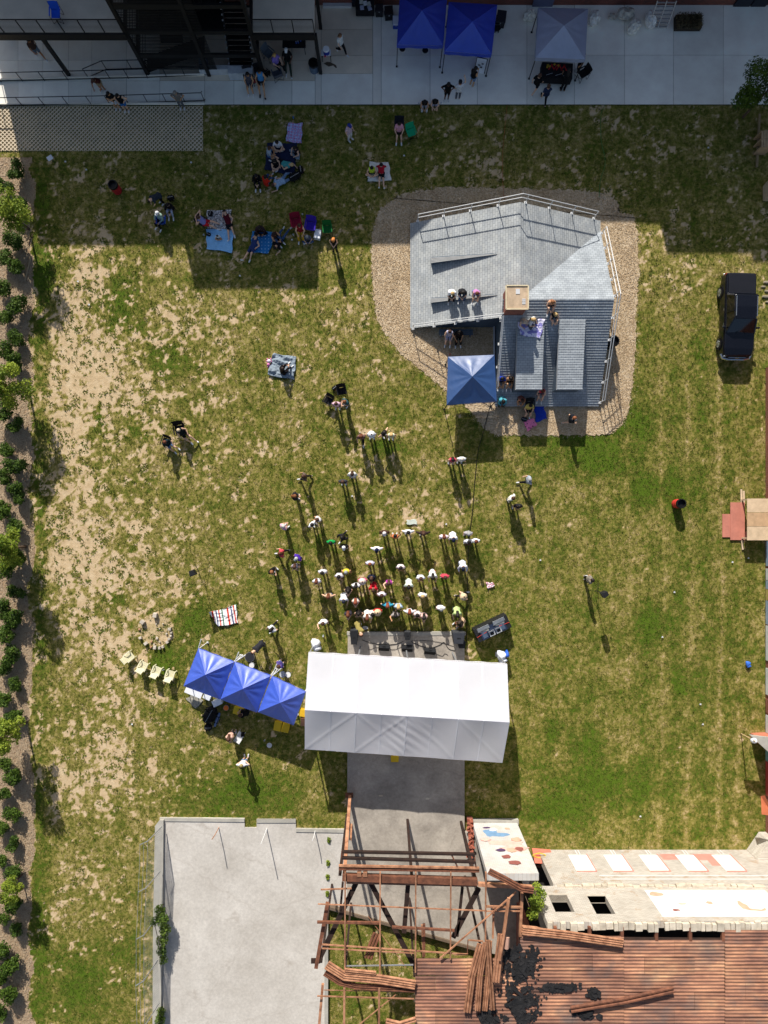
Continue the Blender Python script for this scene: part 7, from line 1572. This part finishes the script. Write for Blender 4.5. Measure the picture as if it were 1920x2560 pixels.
def hat_mesh(kind):
    key = 'hat_'+kind
    if key in PCACHE: return PCACHE[key]
    mb = MB()
    if kind == 'cap':
        mb.lathe((0,0,.0), [(.108,.0),(.11,.03),(.095,.075),(.05,.105),(.005,.112)], 14); mb.sheet(lambda u, v: Vector(((u-.5)*.17*(1-.35*v*v), .09+.09*v, .012-.02*v)), 4, 3, .008)
    else:
        mb.lathe((0,0,0), [(.21,-.015),(.215,.0),(.115,.012),(.11,.06),(.095,.09),(.03,.1)], 18)
    me_ = mb.mesh(key); me_.materials.append(SKIN0); me_.polygons.foreach_set('use_smooth', [True]*len(me_.polygons)); PCACHE[key] = me_; return me_
FACE = {'N':0,'S':180,'E':-90,'W':90,'SE':-135,'SW':135,'NE':-45,'NW':45}
SK = {'l':'e0b496','m':'c8966e','t':'a8744e','d':'6c4632'}
def cloth_m(col): return mat('cloth_'+col, col, .88, var=.3, scale=11, spec=.15, bump=.5, bscale=16)
NPEOPLE = 0
def person(px, py, pose, face, top, bot, hair, where, skin='l', hat=None, z0=0.0, sc=1.0, shoe='e0e0e0', name=None):
    """top/bot: 'kind hex word', hair: 'kind hex'"""
    global NPEOPLE; NPEOPLE += 1; D = pose_data(pose); rz = math.radians(FACE[face] if isinstance(face, str) else face); V = D['V']
    ref = V['head']*.5+V['chest']*.5; q = Matrix.Rotation(rz,3,'Z') @ ref*sc; p = G(px, py, z0+q.z)
    tk, tc_, tw_ = top.split(' ',2); bk, bc_, bw_ = bot.split(' ',2); hk, hc_ = hair.split(' ')
    o = bpy.data.objects.new('person', D['body']); C.objects.link(o); o.location = (p.x-q.x, p.y-q.y, z0); o.rotation_euler = (0,0,rz); o.scale = (1.12*sc,1.12*sc,1.03*sc)
    o.material_slots[0].link = 'OBJECT'; o.material_slots[0].material = mat('skin_'+skin, SK[skin], .55, var=.06)
    TW = {'tee':'tee','long':'long sleeves','tank':'tank top','dress':'dress'}; BW = {'trousers':'trousers','shorts':'shorts'}
    lb = 'person in %s %s' % (tw_, TW[tk])
    if tk != 'dress': lb += ' and %s %s' % (bw_, BW[bk])
    lb2 = lb+' '+where
    if len(lb2.split()) > 16: lb2 = 'person in %s %s ' % (tw_, TW[tk])+where
    tag(o, lb2, 'person')
    def ch(nm, me_, m):
        c = bpy.data.objects.new(nm, me_); C.objects.link(c); c.parent = o; c.material_slots[0].link = 'OBJECT'; c.material_slots[0].material = m; return c
    ch('shirt' if tk != 'dress' else 'dress', garment(pose, tk), cloth_m(tc_))
    if tk != 'dress': ch(BW[bk], garment(pose, bk), cloth_m(bc_))
    if hk != 'none': ch('hair', garment(pose, 'hair' if hk == 'short' else 'hair_long'), mat('hair_'+hc_, hc_, .6, var=.25, scale=12, spec=.3))
    ch('shoe', garment(pose, 'shoeL'), cloth_m(shoe)); ch('shoe', garment(pose, 'shoeR'), cloth_m(shoe))
    if hat:
        kind, hcol = hat.split(' '); c = ch('hat', hat_mesh(kind), cloth_m(hcol)); hc, up, fw, rt = D['frame']
        c.location = hc+up*.055; c.rotation_euler = Matrix((rt, fw, up)).transposed().to_euler()
    return o
K='161618'; W='e6e6ea'; BR='4a3022'; DK='1c1512'; AU='643620'; BL_='c0a06c'; GR='9a9a98'; JN='3c5478'
bk='trousers 1a1a1e black'; bs='shorts 1c1c22 black'; jn='trousers 3c5478 denim'; js='shorts 6c86a8 denim'; kh='shorts a89878 khaki'; gp_='trousers 5c6068 grey'; wt='trousers dcdcde white'; nv='shorts 24304c navy'
wtee='tee e6e6ea white'; btee='tee 161618 black'; btk='tank 161618 black'; wtk='tank e0dcd8 white'
R = math.radians
# behind the crowd
person(759.5,1191.6,'walk','W','tee 6a5a50 brown-grey',bk,'long '+BR,'topmost walker left of the pair behind the crowd','m')
person(736,1240.5,'phone','E','long 2c2a2c charcoal',gp_,'long 7a4a2a','with long brown hair looking at a phone')
person(880.6,1185,'folded','S','long e8e6e2 white',bk,'long 3c261a','with long dark hair, upper of the pair behind the crowd')
person(857,1204,'stand','S','tee 3a3c44 slate',bk,'short '+BR,'lower of the pair behind the crowd','m')
person(708,1317,'phone','NE','tee d8a8bc pink',wt,'short c8c4bc','alone at the left behind the crowd')
person(780,1311,'stand','SE',wtee,bs,'short '+DK,'left of the couple above the green shirt','t')
person(794.7,1298,'folded','SW',wtk,kh,'short '+BR,'right of the couple above the green shirt','m')
person(827,1356,'stand','S','tee 1c9448 green',bk,'short '+DK,'beside two people in black','d')
person(856,1343,'walk','SW','long 242226 black',bk,'long '+DK,'right behind the green shirt','m')
person(860,1367,'stand','S',btee,bk,'short '+DK,'with white cap beside the green shirt','m','cap e8e8ea')
person(701.6,1383,'walk','W','tee d8525c coral',bk,'long '+AU,'above the purple shirt at the crowd left edge')
person(743,1395,'stand','SW','tee 4a2c9c purple',bk,'short '+BR,'with grey cap at the crowd left edge','l','cap b4b8b4')
person(942,1373,'hips','S',wtee,bk,'short '+DK,'with navy cap between the rear row and front crowd','m','cap 1c2440')
person(737,1416,'folded','S','tank 8a8894 grey',bs,'long '+BR,'just below the purple shirt')
person(679,1428,'phone','SE',btee,bk,'short 8a5a38','furthest left of the crowd')
person(806,1430.6,'stand','S','tee d0d0d4 pale grey',bk,'short '+DK,'above the white tee at crowd left')
person(791,1453.5,'folded','S',wtee,bs,'long '+AU,'with auburn hair at crowd left')
person(821,1491,'hips','S','tank c8a888 beige',js,'long '+AU,'with raised elbow at crowd left edge')
person(807.7,1557,'wave','S',wtee,bk,'short '+BR,'holding a red cup nearest the left tent corner')
person(678,1574,'walk','SW','tee d8d8dc white',bk,'long '+DK,'walking alone above the blue canopies')
# middle of the crowd
person(925,1409,'stand','S','tee c8c4d8 lavender',bk,'short 7a4a2a','below the navy-capped white tee')
person(847.5,1440,'folded','S','tee d8d4d8 white',bk,'short '+DK,'beside the yellow top')
person(865,1429,'stand','S','tank d8c43c yellow',bs,'short '+GR,'with grey hair in mid crowd','m')
person(906,1452,'stand','S','tee d86088 pink',bk,'long '+AU,'under a wide pale sun hat','l','straw e6d2c4')
person(928.5,1444,'phone','S','long 1c2030 navy',bk,'short '+BR,'right of the wide pale sun hat','m')
person(890,1464.6,'stand','S',wtee,bs,'long '+DK,'left below the wide pale sun hat')
person(870.6,1475.5,'phone','S',btk,bk,'long '+DK,'left of the dark-haired white tee','l')
person(933,1470,'lean','S','tee c82430 red',bk,'short '+BR,'the only bright red top in mid crowd')
person(1002,1418,'folded','S','tee e4d4d4 blush',bk,'short '+DK,'with tote on one arm at the centre','t')
person(972,1457,'wave','S','tank b03c9c magenta',bs,'long '+BR,'arm stretched towards the stage')
person(859,1498,'lean','S','tee e0e4f0 white',jn,'short 1c2030','at the left front, bent toward the stage')
person(888.7,1504,'phone','S','tank dcd0c4 cream',js,'long 804028','with red hair at the left front')
person(954.5,1487,'stand','S','tee e4d8e0 pale pink',bs,'short '+BR,'in front of the magenta top')
person(1022,1462.5,'lean','S','tee dce8d4 pale green',bk,'short '+DK,'at the centre right','d')
person(969,1514,'hips','S','tee 3c9cb8 turquoise',bk,'long 804028','with red hair behind the front row')
person(996,1517,'folded','S','tee b8ccdc light blue',js,'long '+BL_,'with blond hair behind the front row')
# front row
person(944,1529,'stand','S','tee b8302c red',bk,'short '+BR,'under a round straw hat in the front row','m','straw d8c09c')
person(870,1535.5,'phone','S','tee 3c3840 dark',bk,'long '+AU,'far left of the front row')
person(896.7,1533,'folded','S',btk,bk,'long '+DK,'second from left in the front row')
person(918,1541,'lean','S','tee e4dcd4 white',bk,'long '+AU,'with auburn hair, third in the front row')
person(932,1534,'stand','S','long e0d8cc cream',bk,'short '+DK,'left of the round straw hat')
person(988.5,1537.7,'wave','S','tee 98908c grey',bk,'long '+DK,'holding a phone up in the front row','m')
person(1024,1530,'hips','S',wtee,bs,'long 804028','with red hair at the front row centre')
person(1043,1536,'folded','S','tank e0d0d0 pale',bk,'short '+DK,'right of the red-haired white tee')
person(1060,1541.5,'phone','S','tank e0b8b0 pink',js,'long '+DK,'right end of the tight front row')
person(1102.7,1521.5,'stand','S','tee e8e4e4 white',bk,'short '+GR,'with a red print, standing apart at front right')
person(1143.5,1533,'lean','S','tee b8cc88 light green',bk,'long '+DK,'near the right loudspeaker')
person(1153.4,1558.6,'edge','SW','tank c8a888 tan','trousers 8a5434 patterned','long '+DK,'sitting on a drum beside the right loudspeaker',z0=0)
person(900,1578,'bend',200,'long 9a8c50 olive','trousers b83028 red','long '+AU,'bending over the stage edge at left',z0=.1)
# rear row of the crowd
person(961,1331.6,'stand','S','long 4a342a brown',bk,'short '+DK,'with red and white cap, left end of rear row','m','cap e8e0e0')
person(988,1340.7,'wave','N','tank d87c4c orange',bs,'short '+DK,'arm raised in the rear row','t')
person(1020.5,1330,'hips','S','tee dcdee4 white patterned',bk,'short '+DK,'third in the rear row')
person(1058.5,1333.5,'hips','S','long 3c2e2a dark brown',bk,'long '+BR,'widest arms in the rear row')
person(1110,1342.5,'stand','S','tee e8d4dc pale pink',bk,'long '+AU,'left of the navy cap in the rear row')
person(1133.5,1344,'lean','S',wtee,bk,'short '+DK,'with navy cap in the rear row','m','cap 1c2440')
person(1171.5,1334,'stand','S','tee a8a4a8 grey',bk,'long '+GR,'at the cable behind two white shirts')
person(1171.5,1354,'folded','S','tee e8e8ec white',bk,'short '+DK,'at the cable, left of two','d')
person(1189.5,1352.5,'stand','S','tee e8e8ec white',gp_,'short '+AU,'right end of the rear row')
person(1158,1416,'lean','S','long d8dae4 white patterned',wt,'short '+DK,'with navy cap below the rear row','m','cap 20283c')
person(1052,1444.7,'folded','S',wtee,bk,'short '+BR,'left of the broad white tee','m')
person(1082,1439,'lean','S','tee f0f0f2 white','shorts a0522e rust','long '+DK,'broad figure leaning forward at right')
person(1112.7,1442,'stand','S','tee c84858 red-white-blue',bk,'short '+BR,'right of the broad white tee')
person(1056.6,1489,'stand','S','tee e8e6e2 white',gp_,'short '+BL_,'with blond hair at centre right','l')
person(1157,1491,'walk','E','tank d8b49c beige',bk,'short '+BR,'under a small straw hat near the cable','l','straw d8c09c')
# groups on the lawn between house and crowd
person(840.6,1009.7,'stand','S','tee e4bccc pink',bs,'short '+BR,'below the two empty black chairs')
person(863,1004,'phone','SW','tee 2c5458 teal',bk,'short 7a4a2a','beside the empty black chairs')
person(903,1091.5,'walk','S','tee 7a5a54 brown',bk,'long '+AU,'left end of the four below the black chairs')
person(929,1086,'stand','S','tee dcdce4 white',wt,'short '+BR,'under a wide white hat in the row of four','l','straw f0f0ee')
person(960,1082,'hips','SE',btk,bk,'short '+DK,'third in the row of four on the lawn')
person(978,1088,'stand','S','tank d4dcc0 floral',kh,'long '+BL_,'with blond hair, right end of the four')
person(1131.5,1149.5,'folded','S','tank c8405c red',bk,'long '+DK,'left of the pair below the navy canopy')
person(1154.6,1147.6,'stand','S','tee f0f0f2 white',bk,'short c8c0b4','right of the pair below the navy canopy')
person(1324,1200,'walk','W','tee a8b0bc grey patterned',bk,'short '+GR,'walking alone right of the cable')
person(1281,1245,'stand','SE','long e0dcd0 cream',bk,'short '+BR,'left of the pair right of the cable')
person(1296.7,1265,'folded','S','tee 242428 black',kh,'short '+DK,'right of the pair right of the cable','m')
person(1478,1450,'stand','E','tee 8c8478 khaki',bk,'short '+DK,'beside the speaker stand on the right lawn','m')
person(1433,1046,'walk','E','tee 1c2028 black',bs,'short 8a5434','walking on the gravel under the dormers')
person(639,1624,'bend','SW','tee 2c2c30 black',bk,'short '+BR,'bending over the black bass drum')
person(698,1664,'stand','SW','tee 4c4080 purple',js,'short '+BR,'hidden behind a white pole at the blue canopies')
person(606,1786,'edge','W',btee,bk,'short '+BR,'sitting beside the yellow crate',z0=-.1)
person(573,1844,'phone','S','tank dcb09c pink',bs,'long '+BR,'below the gear pile and blue canopies')
person(605,1912,'hips','N','tee dcdce0 white',js,'short 9a8a58','standing alone below the blue canopies')
# chairs on the bare lawn and grey blanket
person(414,1106,'chair','SE','tee 1c2a30 black',js,'short '+AU,'left of the seated pair on the bare lawn'); person(449,1077,'chair_out','SE','tank 1c2428 black',bs,'short c8b494','right of the seated pair on the bare lawn')
person(706,925,'knees','NE','long 141418 black',bk,'long 2a1c16','sitting on the crumpled grey blanket',z0=.06)
# shaded picnic groups
person(693,357,'cross','S','tee dcdce0 white',nv,'long '+DK,'at the top of the navy blanket',z0=.05); person(672,374,'cross','E','tee a8b4c0 striped','shorts 3c6ca0 blue','short '+BR,'at the left of the navy blanket','m',z0=.05)
person(685,404,'cross','SE',btk,bs,'long '+DK,'at the lower left of the navy blanket',z0=.05); person(722,411,'recline',60,'tank 48a0a0 teal and lilac',bs,'short '+BL_,'with blond hair on the navy blanket',z0=.05); person(739,372,'cross','SW','tank 30242c dark','trousers 7c8a98 grey','long '+DK,'at the right of the navy blanket',z0=.05)
person(641,441,'knees','S','long 141416 black',bk,'long '+DK,'dressed all in black below the navy blanket'); person(663,447,'knees','NE','tee d83020 red',jn,'short '+DK,'in the middle of three below the navy blanket','m'); person(691,459,'recline',-60,'tee 98b4d0 light blue','trousers 6c84a4 denim','long '+BR,'lying below the navy blanket')
person(929.5,421,'cross','S','tank b8d838 neon yellow',bs,'short '+DK,'on the white picnic blanket',z0=.05); person(953,417,'legs','S','tee b01c30 red',bs,'long '+DK,'on the white picnic blanket',z0=.05)
person(872.5,318,'stand','SE','tee c8b0c0 tie-dye',wt,'short '+BR,'standing alone in the top shade','l','cap 2c3c90'); person(998,314,'chair','S','tee dc9cac pink',bs,'short '+DK,'seated beside the empty green chair')
person(381,497,'bend','SW','tee 2c3440 navy',bk,'long '+DK,'bending with a stick in the left shade'); person(396,536,'chair',150,'long 90a898 sage green',bk,'short e0e0e0','with white cap in the left shade','m','cap e8e8e8'); person(421,513,'knees','S','long 18181c black','trousers a8b0c4 pale','long '+DK,'right of the sage green shirt')
person(500,547,'armsup',-100,'tank 8c8cc8 lavender','shorts c8242c red','short '+BR,'arms behind the head beside the printed blanket'); person(565,540,'recline',190,'tank 541420 maroon',bs,'long '+DK,'lying on the printed white blanket',z0=.05); person(544,590,'cross','S','tee e4e2dc white',bs,'short '+DK,'tiny figure sitting on the light blue blanket','m',z0=.06,sc=.55)
person(649,569,'cross','S','long 3c2c30 dark',bk,'long '+DK,'at the top of the tile-patterned blanket','m',z0=.04); person(637,600,'recline',150,'dress 2c3c6c navy',bs,'long '+DK,'at the left of the tile-patterned blanket',z0=.04); person(685,586,'knees','SE','tank 4a2c24 brown',jn,'long 2a1a14','at the right of the tile-patterned blanket','m',z0=.04); person(692,613,'recline',-30,'tee 1a1a1e black',jn,'short '+DK,'lying at the lower right of the tile-patterned blanket',z0=.04)
person(749,567,'chair','S','tank 8c1c28 crimson','trousers c8a02c mustard','long '+BR,'in the maroon camp chair'); person(768,592,'cross','S','tee 5c6070 plaid',jn,'short '+GR,'sitting before the purple camp chair','l',sc=.85); person(833.5,602,'phone','S',btk,bk,'long c87c3c','standing at the shade edge with orange hair',shoe='161618')
# apron
person(620,190,'chair','S','dress 4c4c58 grey',bs,'long '+DK,'seated left of the couple by the ramp','m',z0=.05); person(649,184,'chair_out','S','tank 4c8cc0 blue',bs,'short '+DK,'seated right of the couple by the ramp','m',z0=.05,shoe='161618')
person(687,143,'chair','SE','tee 8470c0 purple',bk,'long c8a060','with blond dreads under the short deck','l',z0=.05); person(716,131,'chair_out','S',btee,'trousers 24342c green','short '+DK,'with white cap under the short deck','d','cap e8e8e8',z0=.05); person(850,94,'walk','SE','tee d8d8d4 white',bk,'long 7a5638','walking past the drinks cooler',z0=.05)
person(75,106,'walk','SE','tee 48342c brown','shorts 5c6c7c grey','short '+DK,'walking under the left deck','t',z0=.05); person(237,200,'lean','S','tee 4c2420 maroon',kh,'short '+BR,'leaning at the ramp rail','t',z0=.05); person(273.6,238,'folded','S',btee,'shorts c8ccd8 white','short '+DK,'left of two leaning on the long handrail','m',z0=.05); person(296.4,243,'hips','S',btk,'shorts 2c6cb0 blue','short '+DK,'right of two leaning on the long handrail',z0=.05); person(440,236,'hips','S','tee 74706c grey',gp_,'short 8c847c','leaning near the end of the long handrail','m',z0=.05)
person(1062,255,'edge','S',btk,wt,'long '+DK,'left of the pair seated at the apron edge','m',z0=-.4); person(1088,252,'edge','S',btk,'shorts dcd8ec white','short '+DK,'right of the pair seated at the apron edge',z0=-.4); person(1121,215,'hips','S',btee,bs,'short '+DK,'left of the standing pair on the apron','d',z0=.05); person(1150,212,'wave','N','tee d8d8dc white',gp_,'short '+BR,'right of the standing pair on the apron','l','cap 20242c',z0=.05); person(1187,178,'phone','NE',btk,js,'long '+DK,'reading the white A-frame board','m',z0=.05)
person(1347,195,'walk','NE',btee,bs,'short '+BR,'left of the merchandise table',z0=.05); person(1370,222,'walk','N','tee 24304c navy',bk,'short '+BR,'walking below the merchandise table',z0=.05,shoe='161618'); person(1420,185,'lean','N',btee,bk,'long '+DK,'leaning over the merchandise table','m',z0=.05,shoe='161618'); person(1458,142,'stand','W',btee,bk,'short '+BR,'at the right edge of the silver canopy','m',z0=.05)
# on the sunken house
for i, (a, b, tp, bt_, hr, wh) in enumerate(((1131,731,wtee,bk,'short '+BL_,'left of three on the roof bench'),(1157,729,'tee 242428 black',jn,'short '+DK,'middle of three on the roof bench'),(1192,731,'tank b880b0 lilac',js,'short '+AU,'right of three on the roof bench'))):
    person(a, b, 'edge', 'S', tp, bt_, hr, wh, z0=zW(X(a,1.9),0)-.02)
person(1124,831,'chair',175,'dress a8a8c0 pale lilac',bs,'long '+BR,'on the bench in the house corner',z0=0); person(1147,832,'chair',185,'tee 1c181c black',bk,'long '+DK,'on the bench in the house corner','m')
person(1311,803,'edge',190,'tank a8a098 grey',jn,'long c8b49c','left of two on the tie-dye blanket',z0=2.05); person(1331,800,'cross',-120,'tee d0d0d0 grey',gp_,'long '+BL_,'right of two on the tie-dye blanket',z0=2.62)
person(1380,755,'knees',180,'tank d09c78 tan',bs,'long 8a5a38','sitting at the ridge of the dark slope',z0=2.75); person(1387,787,'knees',190,'tank 161618 black',bs,'long '+BL_,'below the ridge on the dark slope',z0=2.32)
person(1254.6,946,'knees',180,'tee 2c48b4 blue',bs,'short '+DK,'left of two beside the navy canopy','m',z0=.62); person(1276,946,'knees',180,'tank c89870 tan',bs,'long '+DK,'right of two beside the navy canopy','m',z0=.62); person(1257.5,1000,'edge',180,'long 58a8b8 aqua','trousers 3c4434 olive','short '+DK,'at the low eave beside the navy canopy','d',z0=-.1)
person(1355,977,'knees',175,'tank c83c50 red',js,'short '+AU,'below the left dormer',z0=.35); person(1305,998,'edge',180,'tank b06c5c pink-brown',bs,'short '+BR,'at the eave left of the yellow shirt','m',z0=-.15); person(1325,1015,'chair',180,'tee c8b464 yellow',bs,'short '+DK,'in a chair before the low eave')
print('people', NPEOPLE)
